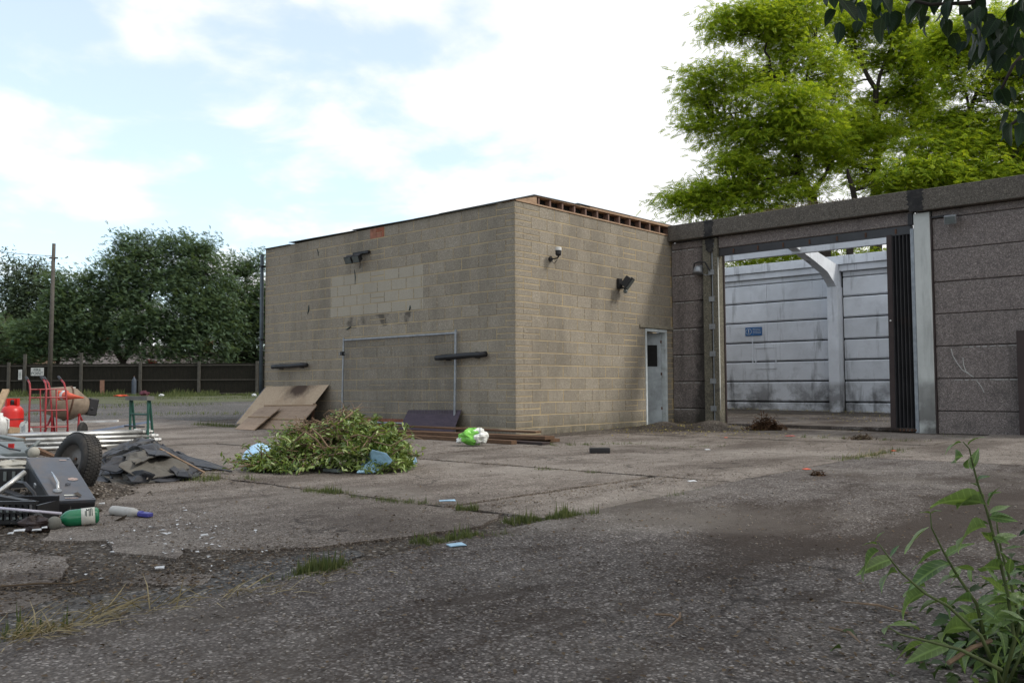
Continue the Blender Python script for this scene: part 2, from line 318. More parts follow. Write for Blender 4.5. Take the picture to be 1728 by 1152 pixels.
def mat_chip():
    mt, nt, N, L, B = nodemat('burnt_chipboard'); v = pos_coord(N, L)
    c = mix(N, L, ramp(N, L, noise(N, L, v, 25, 5), [(0.3, 0.0), (0.7, 1.0)]), (0.42, 0.335, 0.245), (0.33, 0.255, 0.18))
    # scorched patch at the top middle of the sheet
    s3 = N.new('ShaderNodeSeparateXYZ'); L.new(v, s3.inputs[0])
    w = math_(N, L, 'MULTIPLY', math_(N, L, 'SUBTRACT', noise(N, L, v, 4.5, 6, 0.7), 0.5), 1.1)
    dx = math_(N, L, 'MULTIPLY', math_(N, L, 'ADD', s3.outputs[0], 6.42), 1.25)
    dz = math_(N, L, 'MULTIPLY', math_(N, L, 'SUBTRACT', s3.outputs[2], 0.84), 2.9)
    d = math_(N, L, 'ADD', math_(N, L, 'SQRT', math_(N, L, 'ADD', math_(N, L, 'MULTIPLY', dx, dx), math_(N, L, 'MULTIPLY', dz, dz))), w)
    c = mix(N, L, ramp(N, L, d, [(0.25, 0.92), (0.85, 0.0)]), c, (0.045, 0.03, 0.025))
    c = mix(N, L, ramp(N, L, noise(N, L, v, 1.7, 4), [(0.5, 0.0), (0.75, 0.5)]), c, (0.20, 0.13, 0.08))
    L.new(c, B.inputs['Base Color']); B.inputs['Roughness'].default_value = 0.9; B.inputs['Specular IOR Level'].default_value = 0.1; return mt
M_CHIP = mat_chip()
M_FELT = simple('bitumen_felt', (0.020, 0.021, 0.026), 0.6, var=0.45, scale=5, grime=0.35, grime_col=(0.07, 0.064, 0.056), bumps=0.7)
M_FELTB = simple('underside_felt', (0.10, 0.094, 0.082), 0.9, var=0.35, scale=5, grime=0.5, bumps=0.5)
M_RUBBER = simple('tyre_rubber', (0.022, 0.021, 0.020), 0.75, var=0.3, scale=9, grime=0.35, grime_col=(0.07, 0.06, 0.05))
M_ALU = simple('scuffed_aluminium', (0.62, 0.62, 0.60), 0.38, 0.85, 0.35, 7, grime=0.35, grime_col=(0.22, 0.20, 0.18))
M_GALV = simple('galvanised_steel', (0.30, 0.32, 0.34), 0.5, 0.6, 0.3, 12)
M_MESHW = simple('mesh_wire', (0.17, 0.18, 0.185), 0.6, 0.4, 0.2, 12, bumps=0)
M_BLACK = simple('black_paint', (0.016, 0.016, 0.018), 0.55, var=0.3)
M_SHUT = simple('black_shutter_steel', (0.035, 0.035, 0.038), 0.4, var=0.3, scale=3, grime=0.2, grime_col=(0.05, 0.035, 0.03))
M_DKBROWN = simple('brown_steel', (0.035, 0.022, 0.020), 0.6, var=0.3, scale=4)
M_CAB = simple('grey_cabinet_paint', (0.060, 0.068, 0.085), 0.42, 0.1, 0.3, 6, 0.5, grime=0.35, grime_col=(0.11, 0.085, 0.065))
M_CABD = simple('cabinet_body_black', (0.016, 0.017, 0.020), 0.5)
M_PLAST = simple('black_plastic', (0.014, 0.014, 0.016), 0.42, var=0.3)
M_RED = simple('red_paint', (0.27, 0.02, 0.025), 0.45, var=0.35, scale=9, grime=0.25, grime_col=(0.12, 0.04, 0.03))
M_GASRED = simple('gas_cylinder_red', (0.52, 0.022, 0.018), 0.35, var=0.2, scale=6)
M_ORANGE = simple('orange_plastic', (0.62, 0.10, 0.045), 0.5, var=0.25)
M_WPLAST = simple('white_plastic', (0.62, 0.63, 0.62), 0.45, var=0.15, grime=0.3, grime_col=(0.25, 0.23, 0.2))
M_GREYP = simple('grey_plastic', (0.13, 0.15, 0.15), 0.55, var=0.3)
M_MIX = simple('cement_crusted_drum', (0.25, 0.20, 0.15), 0.9, var=0.5, scale=7, grime=0.9, grime_col=(0.16, 0.12, 0.09), bumps=0.6)
M_TGREEN = simple('dark_green_paint', (0.022, 0.085, 0.065), 0.5, var=0.3)
M_BOTG = simple('green_pet_bottle', (0.012, 0.17, 0.075), 0.26, var=0.12, spec=0.6, bumps=0)
M_LABEL = simple('paper_label', (0.62, 0.62, 0.56), 0.7, var=0.2, scale=20, bumps=0)
M_LABELP = simple('peeling_sticker', (0.40, 0.31, 0.28), 0.8, var=0.4, scale=30, bumps=0)
M_INK = simple('dark_ink', (0.03, 0.05, 0.05), 0.7, bumps=0)
M_REDCAP = simple('red_cap', (0.45, 0.02, 0.02), 0.4, bumps=0)
M_BLUEP = simple('blue_cap', (0.06, 0.06, 0.28), 0.4, bumps=0)
M_TARPB = simple('pale_blue_sheet', (0.36, 0.58, 0.76), 0.4, var=0.3, scale=12, bumps=0.4)
M_BAGG = simple('lime_bag', (0.20, 0.55, 0.08), 0.4, var=0.3, scale=20)
M_BAGW = simple('white_bag', (0.72, 0.74, 0.70), 0.4, var=0.25, scale=20)
M_DOOR = simple('grey_white_door', (0.33, 0.37, 0.39), 0.6, var=0.3, scale=4, grime=0.4, grime_col=(0.13, 0.14, 0.14))
M_FRAME = simple('white_frame', (0.52, 0.57, 0.58), 0.6, var=0.25, scale=8, grime=0.3, grime_col=(0.2, 0.2, 0.18))
M_GLASSD = simple('dark_glass', (0.006, 0.007, 0.008), 0.12, var=0.1, bumps=0)
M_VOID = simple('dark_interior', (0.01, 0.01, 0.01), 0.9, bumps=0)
M_BRICK = simple('red_brick', (0.30, 0.105, 0.06), 0.9, var=0.4, scale=10)
M_BRICKY = simple('pink_brick', (0.34, 0.15, 0.10), 0.9, var=0.4, scale=10)
M_ROOFS = simple('roof_sheet', (0.075, 0.080, 0.080), 0.7, var=0.4, scale=3)
M_LINTEL = simple('concrete_lintel', (0.26, 0.235, 0.18), 0.9, var=0.3)
M_BLUESIGN = simple('sign_blue', (0.015, 0.11, 0.30), 0.5, bumps=0)
M_SIGNW = simple('sign_white', (0.52, 0.53, 0.52), 0.6, var=0.2, bumps=0)
M_CHALK = simple('chalk_white', (0.42, 0.42, 0.40), 0.9, bumps=0)
M_RUST = simple('rusty_steel', (0.10, 0.05, 0.03), 0.85, var=0.5, scale=12)
M_TILE = simple('roof_tiles', (0.085, 0.06, 0.05), 0.9, var=0.4, scale=6, bumps=0.5)
M_GTILE = simple('grey_roof_tiles', (0.16, 0.14, 0.135), 0.9, var=0.4, scale=6)
M_PALECH = simple('pale_chunk', (0.34, 0.33, 0.29), 0.9, var=0.3)
M_PAPER = simple('paper_scrap', (0.60, 0.62, 0.64), 0.8, var=0.3, bumps=0)
M_STONE = simple('loose_stone', (0.20, 0.175, 0.15), 0.9, var=0.5, scale=14)
M_GRASSG = simple('weedy_verge', (0.075, 0.085, 0.04), 0.95, var=0.45, scale=2.5, grime=0.4, grime_col=(0.09, 0.075, 0.055), bumps=0.8)

# ------------------------------------------------------------------ mesh builder
ORG = {}
def unit(v): v = np.asarray(v, float); return v/max(np.linalg.norm(v), 1e-9)
class MB:
    def __init__(s): s.v = []; s.f = []
    def add(s, vs, fs):
        o = len(s.v); s.v += [tuple(map(float, p)) for p in vs]; s.f += [tuple(i+o for i in f) for f in fs]; return s
    def box(s, lo, hi):
        (a, b, c), (d, e, f) = lo, hi
        return s.add([(a,b,c),(d,b,c),(d,e,c),(a,e,c),(a,b,f),(d,b,f),(d,e,f),(a,e,f)], [(0,3,2,1),(4,5,6,7),(0,1,5,4),(1,2,6,5),(2,3,7,6),(3,0,4,7)])
    def obox(s, c, ax, ay, az):                                     # centre and three half-axis vectors
        c, ax, ay, az = (np.asarray(q, float) for q in (c, ax, ay, az))
        vs = [c+i*ax+j*ay+k*az for k in (-1, 1) for (i, j) in ((-1,-1),(1,-1),(1,1),(-1,1))]
        return s.add(vs, [(0,3,2,1),(4,5,6,7),(0,1,5,4),(1,2,6,5),(2,3,7,6),(3,0,4,7)])
    def beam(s, a, b, w, h, up=(0, 0, 1)):                          # a rectangular bar from a to b
        a, b = np.asarray(a, float), np.asarray(b, float); d = b-a; x = unit(d); y = np.cross(up, x)
        if np.linalg.norm(y) < 1e-3: y = np.cross((0, 1, 0), x)
        y = unit(y); z = np.cross(x, y); return s.obox((a+b)/2, d/2, y*w/2, z*h/2)
    def tube(s, pts, r, n=10, cap=True):
        pts = [np.asarray(p, float) for p in pts]; k = len(pts); rs = [r]*k if np.isscalar(r) else list(r)
        o = len(s.v); ref = None
        for i, p in enumerate(pts):
            t = unit((pts[min(i+1, k-1)] - pts[max(i-1, 0)]))
            if ref is None: ref = np.cross(t, (0, 0, 1) if abs(t[2]) < 0.9 else (1, 0, 0))
            ref = unit(ref - t*np.dot(ref, t)); w = np.cross(t, ref)
            for j in range(n):
                a = 2*math.pi*j/n; s.v.append(tuple(p + rs[i]*(math.cos(a)*ref + math.sin(a)*w)))
        for i in range(k-1):
            for j in range(n):
                s.f.append((o+i*n+j, o+i*n+(j+1) % n, o+(i+1)*n+(j+1) % n, o+(i+1)*n+j))
        if cap: s.f.append(tuple(o+j for j in range(n))[::-1]); s.f.append(tuple(o+(k-1)*n+j for j in range(n)))
        return s
    def lathe(s, c, axis, prof, n=24, ref=None):                    # prof: (distance along axis, radius)
        c = np.asarray(c, float); t = unit(axis); ref = unit(np.cross(t, (0, 0, 1) if abs(t[2]) < 0.9 else (1, 0, 0))); w = np.cross(t, ref)
        o = len(s.v)
        for (h, r) in prof:
            for j in range(n):
                a = 2*math.pi*j/n; s.v.append(tuple(c + t*h + max(r, 1e-4)*(math.cos(a)*ref + math.sin(a)*w)))
        for i in range(len(prof)-1):
            for j in range(n): s.f.append((o+i*n+j, o+i*n+(j+1) % n, o+(i+1)*n+(j+1) % n, o+(i+1)*n+j))
        return s
    def slab(s, top, thick, down=(0, 0, -1)):                       # a thick sheet from its top outline
        k = len(top); d = unit(down)*thick; vs = [np.asarray(p, float) for p in top] + [np.asarray(p, float)+d for p in top]
        return s.add(vs, [tuple(range(k)), tuple(range(2*k-1, k-1, -1))] + [(i, k+i, k+(i+1) % k, (i+1) % k) for i in range(k)])
    def ball(s, c, r, nu=12, nv=8, noise_=0.0):
        prof = []
        c = np.asarray(c, float); r = np.asarray(r if not np.isscalar(r) else (r, r, r), float); o = len(s.v)
        for i in range(nv+1):
            th = math.pi*i/nv
            for j in range(nu):
                ph = 2*math.pi*j/nu; q = 1+noise_*random.uniform(-1, 1)
                s.v.append(tuple(c + q*r*np.array([math.sin(th)*math.cos(ph), math.sin(th)*math.sin(ph), math.cos(th)])))
        for i in range(nv):
            for j in range(nu): s.f.append((o+i*nu+j, o+(i+1)*nu+j, o+(i+1)*nu+(j+1) % nu, o+i*nu+(j+1) % nu))
        return s
    def build(s, name, mat, parent=None, org=None, smooth=False, bevel=0.0):
        if parent is not None: org = ORG[parent.name]
        if org is None: org = np.zeros(3)
        org = np.asarray(org, float); me = bpy.data.meshes.new(name)
        me.from_pydata([tuple(np.array(v)-org) for v in s.v], [], s.f); me.update()
        me.materials.append(mat)
        if smooth: me.shade_smooth()
        o = bpy.data.objects.new(name, me); COL.objects.link(o)
        if parent is not None: o.parent = parent
        else: o.location = org
        ORG[o.name] = org
        if bevel:
            b = o.modifiers.new('bevel', 'BEVEL'); b.width = bevel; b.segments = 2; b.limit_method = 'ANGLE'
        if smooth == 'auto': pass
        return o
def tag(o, label=None, cat=None, group=None, kind=None):
    if label: o['label'] = label
    if cat: o['category'] = cat
    if group: o['group'] = group
    if kind: o['kind'] = kind
    return o
def thing(name, label, cat, loc=(0, 0, 0), group=None):
    o = bpy.data.objects.new(name, None); COL.objects.link(o); o.location = tuple(float(q) for q in loc); o.empty_display_size = 0.2
    ORG[o.name] = np.asarray(loc, float); return tag(o, label, cat, group)

def rotmats(yaw, pitch, roll):
    cy, sy, cp, sp, cr, sr = np.cos(yaw), np.sin(yaw), np.cos(pitch), np.sin(pitch), np.cos(roll), np.sin(roll)
    R = np.empty((len(yaw), 3, 3))
    R[:,0,0]=cy*cp; R[:,0,1]=cy*sp*sr-sy*cr; R[:,0,2]=cy*sp*cr+sy*sr
    R[:,1,0]=sy*cp; R[:,1,1]=sy*sp*sr+cy*cr; R[:,1,2]=sy*sp*cr-cy*sr
    R[:,2,0]=-sp; R[:,2,1]=cp*sr; R[:,2,2]=cp*cr
    return R
def cloud(name, mat, tv, tf, pos, R, sc, parent=None, org=None):
    """many copies of one small template (quads or tris) in ONE mesh"""
    if parent is not None: org = ORG[parent.name]
    if org is None: org = np.zeros(3)
    tv = np.asarray(tv, float); tf = np.asarray(tf, int); n = len(pos); k = tf.shape[1]
    V = np.einsum('nij,tj->nti', R, tv)*np.asarray(sc)[:, None, None] + (np.asarray(pos)-org)[:, None, :]
    V = V.reshape(-1, 3).astype(np.float32); Fc = (tf[None] + (np.arange(n)*len(tv))[:, None, None]).reshape(-1, k)
    me = bpy.data.meshes.new(name); me.vertices.add(len(V)); me.vertices.foreach_set('co', V.ravel())
    me.loops.add(Fc.size); me.loops.foreach_set('vertex_index', Fc.ravel().astype(np.int32))
    me.polygons.add(len(Fc)); me.polygons.foreach_set('loop_start', np.arange(0, Fc.size, k, dtype=np.int32))
    me.update(calc_edges=True); me.validate(); me.materials.append(mat)
    o = bpy.data.objects.new(name, me); COL.objects.link(o)
    if parent is not None: o.parent = parent
    else: o.location = tuple(float(q) for q in org)
    ORG[o.name] = np.asarray(org, float); return o
# ------------------------------------------------------------------ the ground
def jag(a, b, step, amp, z=0.0):
    a, b = np.array(a, float), np.array(b, float); n = max(1, int(np.linalg.norm(b-a)/step)); d = (b-a)/max(np.linalg.norm(b-a), 1e-6); nn = np.array([-d[1], d[0]])
    out = []
    for i in range(n):
        p = a+(b-a)*i/n
        if i: p = p+nn*random.uniform(-amp, amp)
        out.append(p)
    return out
def ground_sheet():
    xs = [-900, -300, -120, -70, -50, -40, -30, -22, -16, -12, -9, -6, -3, 0, 3, 6, 9, 12, 16, 24, 40, 90, 300, 900]
    ys = [-900, -300, -90, -40, -24, -16, -12, -9, -6, -3, 0, 2.5, 5, 8, 11, 14, 18, 24, 32, 40, 50, 70, 120, 300, 900]
    b = MB()
    for y in ys:
        for x in xs: b.v.append((x, y, gz(x, y)-0.016))
    n = len(xs)
    for j in range(len(ys)-1):
        for i in range(n-1): b.f.append((j*n+i, j*n+i+1, (j+1)*n+i+1, (j+1)*n+i))
    return tag(b.build('yard_ground', M_DIRT), 'brown dirt and gravel ground of the derelict yard', None, kind='structure')
yard = ground_sheet()
def slab(corners, mat, h=0.0, amp=0.012, step=0.25, thick=0.07, name='concrete_slab'):
    pts = []
    for k in range(len(corners)): pts += jag(corners[k], corners[(k+1) % len(corners)], step, amp)
    MB().slab([(p[0], p[1], gz(p[0], p[1])+h) for p in pts], thick).build(name, mat, yard)
def edge_x(y):                                                     # the long joint that runs towards the shed
    return np.interp(y, [-16, -10.4, -8.9, -7.7, -5.0, -0.1, 3, 5.1], [7.5, 7.02, 6.86, 6.74, 6.56, 6.42, 6.4, 6.4])
J = [(-16, -1.2), (-1.18, 4.9)]
for a, b in J:
    slab([(12.5, b), (edge_x(b), b)]+[(edge_x(y), y) for y in (-5.0, -7.7, -8.9, -10.4) if a < y < b]+[(edge_x(a), a), (12.5, a)], M_CONC_N if b < -1 else M_CONC_M, 0.022, 0.008)
slab([(12.53, -16), (20, -16), (20, 4.9), (12.53, 4.9)], M_CONC_N, 0.02)
# left of the long joint: bays between the transverse joints
slab([(5.70, -7.06), (6.62, -7.04), (6.50, -4.36), (5.70, -4.34)], M_CONC_M, 0.0, 0.015)
slab([(2.2, -7.08), (5.62, -7.08), (5.60, -4.385), (1.9, -4.40)], M_CONC_M, 0.0, 0.018)
slab([(-2.4, -7.1), (2.17, -7.04), (1.87, -4.44), (-2.4, -4.44)], M_CONC_M, -0.004, 0.02)
slab([(-2.4, -4.36), (1.9, -4.36), (1.9, -1.0), (-2.4, -1.0)], M_CONC_M, 0.0, 0.015)
slab([(1.95, -4.34), (6.43, -4.30), (6.34, -1.0), (1.95, -1.0)], M_CONC_M, 0.0, 0.015)
slab([(0.35, -0.93), (6.32, -0.93), (6.3, 1.7), (0.9, 1.7)], M_CONC_M, -0.004, 0.05)
slab([(1.2, 1.78), (6.28, 1.78), (6.3, 4.85), (1.9, 4.85)], M_CONC_M, -0.003, 0.05)
slab([(-7.0, -7.2), (-2.46, -7.1), (-2.46, -1.0), (-7.0, -1.0)], M_CONC_M, 0.0, 0.02, 0.5)
slab([(-12.0, -7.2), (-7.06, -7.2), (-7.06, -1.0), (-12.0, -1.0)], M_CONC_M, 0.0, 0.02, 0.5)
# the near left bay, with its broken edge towards the long joint
slab([(2.3, -7.12), (6.20, -7.12), (6.45, -7.55), (6.35, -8.2), (6.28, -8.65), (6.10, -8.9), (5.75, -9.15), (6.0, -9.3), (5.55, -9.42), (5.2, -9.3), (4.9, -9.55), (4.2, -9.2), (2.3, -9.2)], M_CONC_M, 0.0, 0.03, 0.14)
slab([(5.1, -9.75), (5.5, -9.62), (5.85, -9.78), (6.1, -9.95), (5.95, -10.25), (5.4, -10.4)], M_CONC_M, -0.005, 0.03, 0.12)
slab([(6.1, -10.1), (6.35, -9.98), (6.5, -10.2), (6.45, -10.5), (6.0, -10.7)], M_CONC_M, -0.006, 0.02, 0.12)
slab([(6.15, -9.55), (6.45, -9.35), (6.62, -9.5), (6.3, -9.72)], M_CONC_M, -0.007, 0.02, 0.1)
slab([(1.0, -9.25), (3.9, -9.25), (4.4, -9.7), (4.7, -10.4), (4.2, -12.5), (1.0, -12.5)], M_DIRT, -0.006, 0.06, 0.2, name='trodden_earth')
# black strip of tarmac patching along the joint
b = MB(); b.slab([(p[0], p[1], -0.009) for p in jag((6.05, -11.6), (6.95, -10.9), .15, .03)+jag((6.98, -10.6), (6.80, -8.9), .15, .02)+jag((6.72, -8.8), (6.45, -8.4), .12, .03)+jag((6.40, -8.6), (6.25, -9.25), .12, .04)+jag((6.55, -9.5), (6.4, -10.2), .12, .04)], 0.02)
tag(b.build('tarmac_strip', M_ASPH), 'dark tarmac patching strip beside the long joint', kind='structure')
# asphalt area of the far yard, and its weedy verges
def flat_patch(name, pts, mat, h, label, amp=0.25, step=1.2, kind='structure'):
    out = []
    for k in range(len(pts)): out += jag(pts[k], pts[(k+1) % len(pts)], step, amp)
    c = np.mean(out, axis=0); b = MB(); b.v = [(p[0], p[1], gz(p[0], p[1])+h) for p in out]
    # fan with inner ring so that it follows the slope
    ring = [(c[0]+(p[0]-c[0])*0.5, c[1]+(p[1]-c[1])*0.5) for p in out]; k = len(out)
    b.v += [(x, y, gz(x, y)+h) for x, y in ring] + [(c[0], c[1], gz(*c)+h)]
    for i in range(k):
        j = (i+1) % k; b.f.append((i, j, k+j, k+i)); b.f.append((k+i, k+j, 2*k))
    return tag(b.build(name, mat), label, kind=kind)
q = lambda *a: tuple(G(*a)[:2])
flat_patch('asphalt', [q(-120, 709), q(300, 712), q(470, 703), q(560, 690), q(560, 676), q(330, 678), q(-120, 680)], M_ASPH, -0.010, 'grey asphalt of the far yard in front of the fence')
flat_patch('verge', [q(-300, 682), q(200, 681), q(440, 676), q(620, 674), (P(640, 668, 51))[:2], (P(-300, 668, 51))[:2]], M_GRASSG, -0.005, 'weedy grass verge along the foot of the fence', 0.5)

# ------------------------------------------------------------------ block-built store
STORE = thing('block_store', 'flat roofed store of tan concrete blocks with ochre joints', 'building', (0, 0, 0))
ZT = 4.18; X0 = -8.02; Y1 = 5.38; DY0, DY1, DZ = 4.14, 4.99, 2.09
b = MB()                                                            # mortar core, 4 mm behind the block faces
W = 0.2
b.box((X0+.004, 0.004, -0.3), (-0.004, W, ZT-.004))
b.box((-W, W, -0.3), (-0.004, DY0, ZT-.004)); b.box((-W, DY1, -0.3), (-0.004, Y1, ZT-.004)); b.box((-W, DY0, DZ+.07), (-0.004, DY1, ZT-.004)); b.box((-W, DY0, -0.3), (-0.004, DY1, 0.0))
b.box((X0+.004, W, -0.3), (X0+W, 8.2, ZT-.004)); b.box((X0+W, 8.0, -0.3), (-2.3, 8.2, ZT-.004))
b.build('mortar', M_MORTAR, STORE)
pieces = []                                                         # (face, start, length, z, height)
def row_z(j): return 0.13+0.225*(j-1)                                # bottom of course j (0..18)
GAP = 0.0125
for j in range(0, 19):
    z0 = row_z(j); z1 = z0+0.225
    if z1 > ZT+.01: z1 = ZT
    odd = j % 2 == 1                                                # j=17 (second from top): half length at the corner on the left face
    segs = []; x = 0.0; first = True
    # left face, from the corner leftwards
    bounds = [0.0]; x = 0.225 if odd else 0.45; bounds.append(x)
    while x < -X0-0.46: x += 0.45; bounds.append(x)
    bounds.append(-X0)
    for a, c in zip(bounds[:-1], bounds[1:]):
        split = (a == 0.0) or (c == -X0 and not odd) or (not odd and abs((a+c)/2-3.85) < 0.24)
        if 3.61 < (a+c)/2 < 4.06 and j == 18: continue               # red bricks sit here
        segs.append(('L', a, c-a, z0, z1-z0, split))
    bounds = [0.0]; x = 0.45 if odd else 0.225; bounds.append(x)
    while x < Y1-0.3: x += 0.45; bounds.append(min(x, Y1))
    for a, c in zip(bounds[:-1], bounds[1:]):
        split = (a == 0.0) or (not odd and a < 0.3) or (not odd and abs((a+c)/2-3.6) < 0.24)
        if z0 < DZ+.06:                                             # around the doorway
            if a < DY0 < c:
                segs.append(('R', a, DY0-a, z0, min(z1, 9)-z0, False))
                if c > DY1: segs.append(('R', DY1, c-DY1, z0, z1-z0, True))
                continue
            if a >= DY0 and c <= DY1: continue
            if a < DY1 < c: segs.append(('R', DY1, c-DY1, z0, z1-z0, True)); continue
            if a >= DY1: split = True
        segs.append(('R', a, c-a, z0, z1-z0, split))
    for (f, a, w, z, h, sp) in segs:
        if w < 0.04 or h < 0.04: continue
        if sp and h > 0.15: pieces += [(f, a, w, z, h/2), (f, a, w, z+h/2, h/2)]
        else: pieces.append((f, a, w, z, h))
def piece_box(f, a, w, z, h):
    g = GAP/2
    la = 0.004 if a == 0.0 else g
    return (a+la, w-la-g, z+g, h-2*g)
def block_mesh(f, w, h, jit):
    """a block with chamfered front arrises; its origin at the front lower near corner"""
    e = 0.006; d = 0.09; s = []
    def pt(u, zz, dep): return (-u, dep, zz) if f == 'L' else (-dep, u, zz)
    o = jit
    front = [pt(e, e, o), pt(w-e, e, o), pt(w-e, h-e, o), pt(e, h-e, o)]
    mid = [pt(0, 0, e+o), pt(w, 0, e+o), pt(w, h, e+o), pt(0, h, e+o)]
    back = [pt(0, 0, d), pt(w, 0, d), pt(w, h, d), pt(0, h, d)]
    fs = [(0, 1, 2, 3)]
    for i in range(4):
        j = (i+1) % 4; fs += [(i, 4+i, 4+j, j), (4+i, 8+i, 8+j, 4+j)]
    if f == 'L': fs = [t for t in fs]
    else: fs = [t[::-1] for t in fs]
    return front+mid+back, fs
def score(p):
    f, a, w, z, h = p; c = np.array([-(a+w/2), 0, z+h/2]) if f == 'L' else np.array([0, a+w/2, z+h/2])
    d = c-CAM; n = np.array([0, -1, 0]) if f == 'L' else np.array([1, 0, 0])
    return w*h*abs(np.dot(unit(d), n))/np.dot(d, d)
pieces.sort(key=score, reverse=True)
cache = {}; far = MB()
for k, p in enumerate(pieces):
    f, a, w, z, h = p; a2, w2, z2, h2 = piece_box(*p)
    if w2 < 0.02: continue
    jit = random.choice([-0.001, 0.0, 0.0012]); loc = (-a2, 0, z2) if f == 'L' else (0, a2, z2)
    if k < 300:
        key = (f, round(w2, 3), round(h2, 3), jit)
        if key not in cache:
            vs, fs = block_mesh(f, w2, h2, jit); me = bpy.data.meshes.new('block'); me.from_pydata(vs, [], fs); me.update(); me.materials.append(M_BLOCK); cache[key] = me
        o = bpy.data.objects.new('block', cache[key]); COL.objects.link(o); o.parent = STORE; o.location = loc
    else:
        vs, fs = block_mesh(f, w2, h2, jit); far.add([(v[0]+loc[0], v[1]+loc[1], v[2]+loc[2]) for v in vs], fs)
tag(far.build('far_blockwork', M_BLOCK, STORE), kind='stuff')
# little panel of red bricks under the roof edge
for (xa, xb, za, zb, mt) in ((-3.68, -3.61, 3.965, 4.17, M_BRICK), (-3.86, -3.69, 4.075, 4.17, M_BRICK), (-3.86, -3.69, 3.965, 4.065, M_BRICKY), (-3.96, -3.87, 3.965, 4.17, M_BRICKY), (-4.06, -3.97, 3.965, 4.17, M_BRICKY)):
    MB().box((xa, -0.002, za), (xb, 0.09, zb)).build('brick', mt, STORE)
# red brick course at the foot of the left wall, behind the cuttings
for i in range(18):
    for j in range(2):
        xa = -4.9+0.16*i+(0.08 if j else 0)
        MB().box((xa, -0.012, 0.09+j*0.075), (xa+0.15, 0.05, 0.158+j*0.075)).build('brick', M_BRICK, STORE)
# roof: wall plate, joists, deck sheets
MB().box((-0.13, 0.02, ZT), (0.015, Y1-.02, ZT+.028)).build('wall_plate', M_TIMBER, STORE)
def deck_z(y): return ZT+0.155+0.05*(y/5.4)+(0.0 if y > 0.55 else -0.12*(0.55-y)/0.55)
for y in [0.67, 1.0, 1.37, 1.74, 2.10, 2.48, 2.86, 3.24, 3.62, 4.0, 4.38, 4.76, 5.12]:
    MB().box((-2.2, y-.022, ZT+.03), (0.0, y+.022, deck_z(y)-0.002)).build('joist', M_JOIST, STORE)
MB().box((-0.16, 0.60, ZT+.03), (-0.12, Y1, ZT+.15)).build('joist_gap_shade', M_VOID, STORE)  # black sheet standing for the shade between the joists
def deckstrip(name, ya, yb, xa, xb, t0, t1, mat):
    b = MB(); b.slab([(xa, ya, deck_z(ya)+t1), (xb, ya, deck_z(ya)+t1), (xb, yb, deck_z(yb)+t1), (xa, yb, deck_z(yb)+t1)][::1], t1-t0); return b.build(name, mat, STORE)
deckstrip('deck_board', 0.55, 2.2, -2.4, 0.02, 0.0, 0.022, M_TIMBER)
deckstrip('deck_board', 2.205, Y1, -2.4, 0.02, 0.0, 0.045, M_TIMBER)
deckstrip('roof_sheet', 0.50, 1.9, -2.5, 0.035, 0.024, 0.036, M_ROOFS)
deckstrip('roof_sheet', 1.8, 3.6, -2.5, 0.03, 0.047, 0.058, M_ROOFS)
deckstrip('roof_sheet', 3.62, Y1-.02, -2.5, 0.025, 0.047, 0.058, M_ROOFS)
MB().slab([(-0.32, -0.06, ZT+.015), (0.03, -0.03, ZT+.03), (0.035, 0.56, ZT+.19), (-0.6, 0.56, ZT+.19)], 0.014).build('roof_sheet', M_ROOFS, STORE)
MB().add([(0.01, 0.02, ZT+.029), (0.01, 0.6, ZT+.029), (0.01, 0.6, ZT+.17), (-0.02, 0.02, ZT+.029), (-0.02, 0.6, ZT+.029), (-0.02, 0.6, ZT+.17)], [(0, 1, 2), (5, 4, 3), (0, 2, 5, 3), (0, 3, 4, 1), (1, 4, 5, 2)]).build('gable_board', M_TIMBER, STORE)
MB().box((X0, 0.03, ZT), (-0.35, 0.5, ZT+.012)).build('roof_felt', M_ROOFS, STORE)
for xa, xb, dz in ((-6.98, -4.55, .022), (-4.6, -2.58, .016), (-2.62, -0.4, .010), (-8.05, -6.95, .006)):
    MB().slab([(xa, -0.05, ZT+dz+.03*(1 if dz > .012 else .3)), (xb, -0.05, ZT+dz), (xb, 0.9, ZT+dz+.02), (xa, 0.9, ZT+dz+.04)], 0.012).build('roof_sheet', M_ROOFS, STORE)
MB().slab([(X0, 0.45, ZT+.05), (-2.3, 0.45, ZT+.05), (-2.3, 8.1, ZT+.05), (X0, 8.1, ZT+.05)], 0.04).build('roof_deck', M_ROOFS, STORE)
# doorway
fr = MB(); fr.box((-0.10, DY0+.0, 0.0), (0.012, DY0+.055, DZ)); fr.box((-0.10, DY1-.075, 0.0), (0.012, DY1, DZ)); fr.box((-0.10, DY0+.055, DZ-.06), (0.012, DY1-.075, DZ))
fr.build('door_frame', M_FRAME, STORE, bevel=.004)
MB().box((-0.15, 3.92, DZ+.012), (0.03, 5.30, DZ+.075)).build('lintel', M_LINTEL, STORE, bevel=.004)
a = math.radians(38); h0 = np.array([-0.10, DY1-.085, 0]); dv = np.array([-math.sin(a), -math.cos(a), 0]); nv = np.array([math.cos(a), -math.sin(a), 0])
wd = 0.72; door = MB()
def dpt(u, n, z): return h0+dv*u+nv*n+np.array([0, 0, z])
def dbox(mb, u0, u1, z0, z1, n0, n1):
    c = dpt((u0+u1)/2, (n0+n1)/2, (z0+z1)/2); mb.obox(c, dv*(u1-u0)/2, nv*(n1-n0)/2, (0, 0, (z1-z0)/2)); return mb
for u0, u1, z0, z1 in ((0, wd, 0.03, 1.29), (0, wd, 1.76, 2.02), (0, 0.09, 1.29, 1.76), (0.67, wd, 1.29, 1.76)): dbox(door, u0, u1, z0, z1, -0.02, 0.02)
D = door.build('door', M_DOOR, STORE)
dbox(MB(), 0.09, 0.67, 1.29, 1.76, -0.005, 0.012).build('window', M_VOID, D)
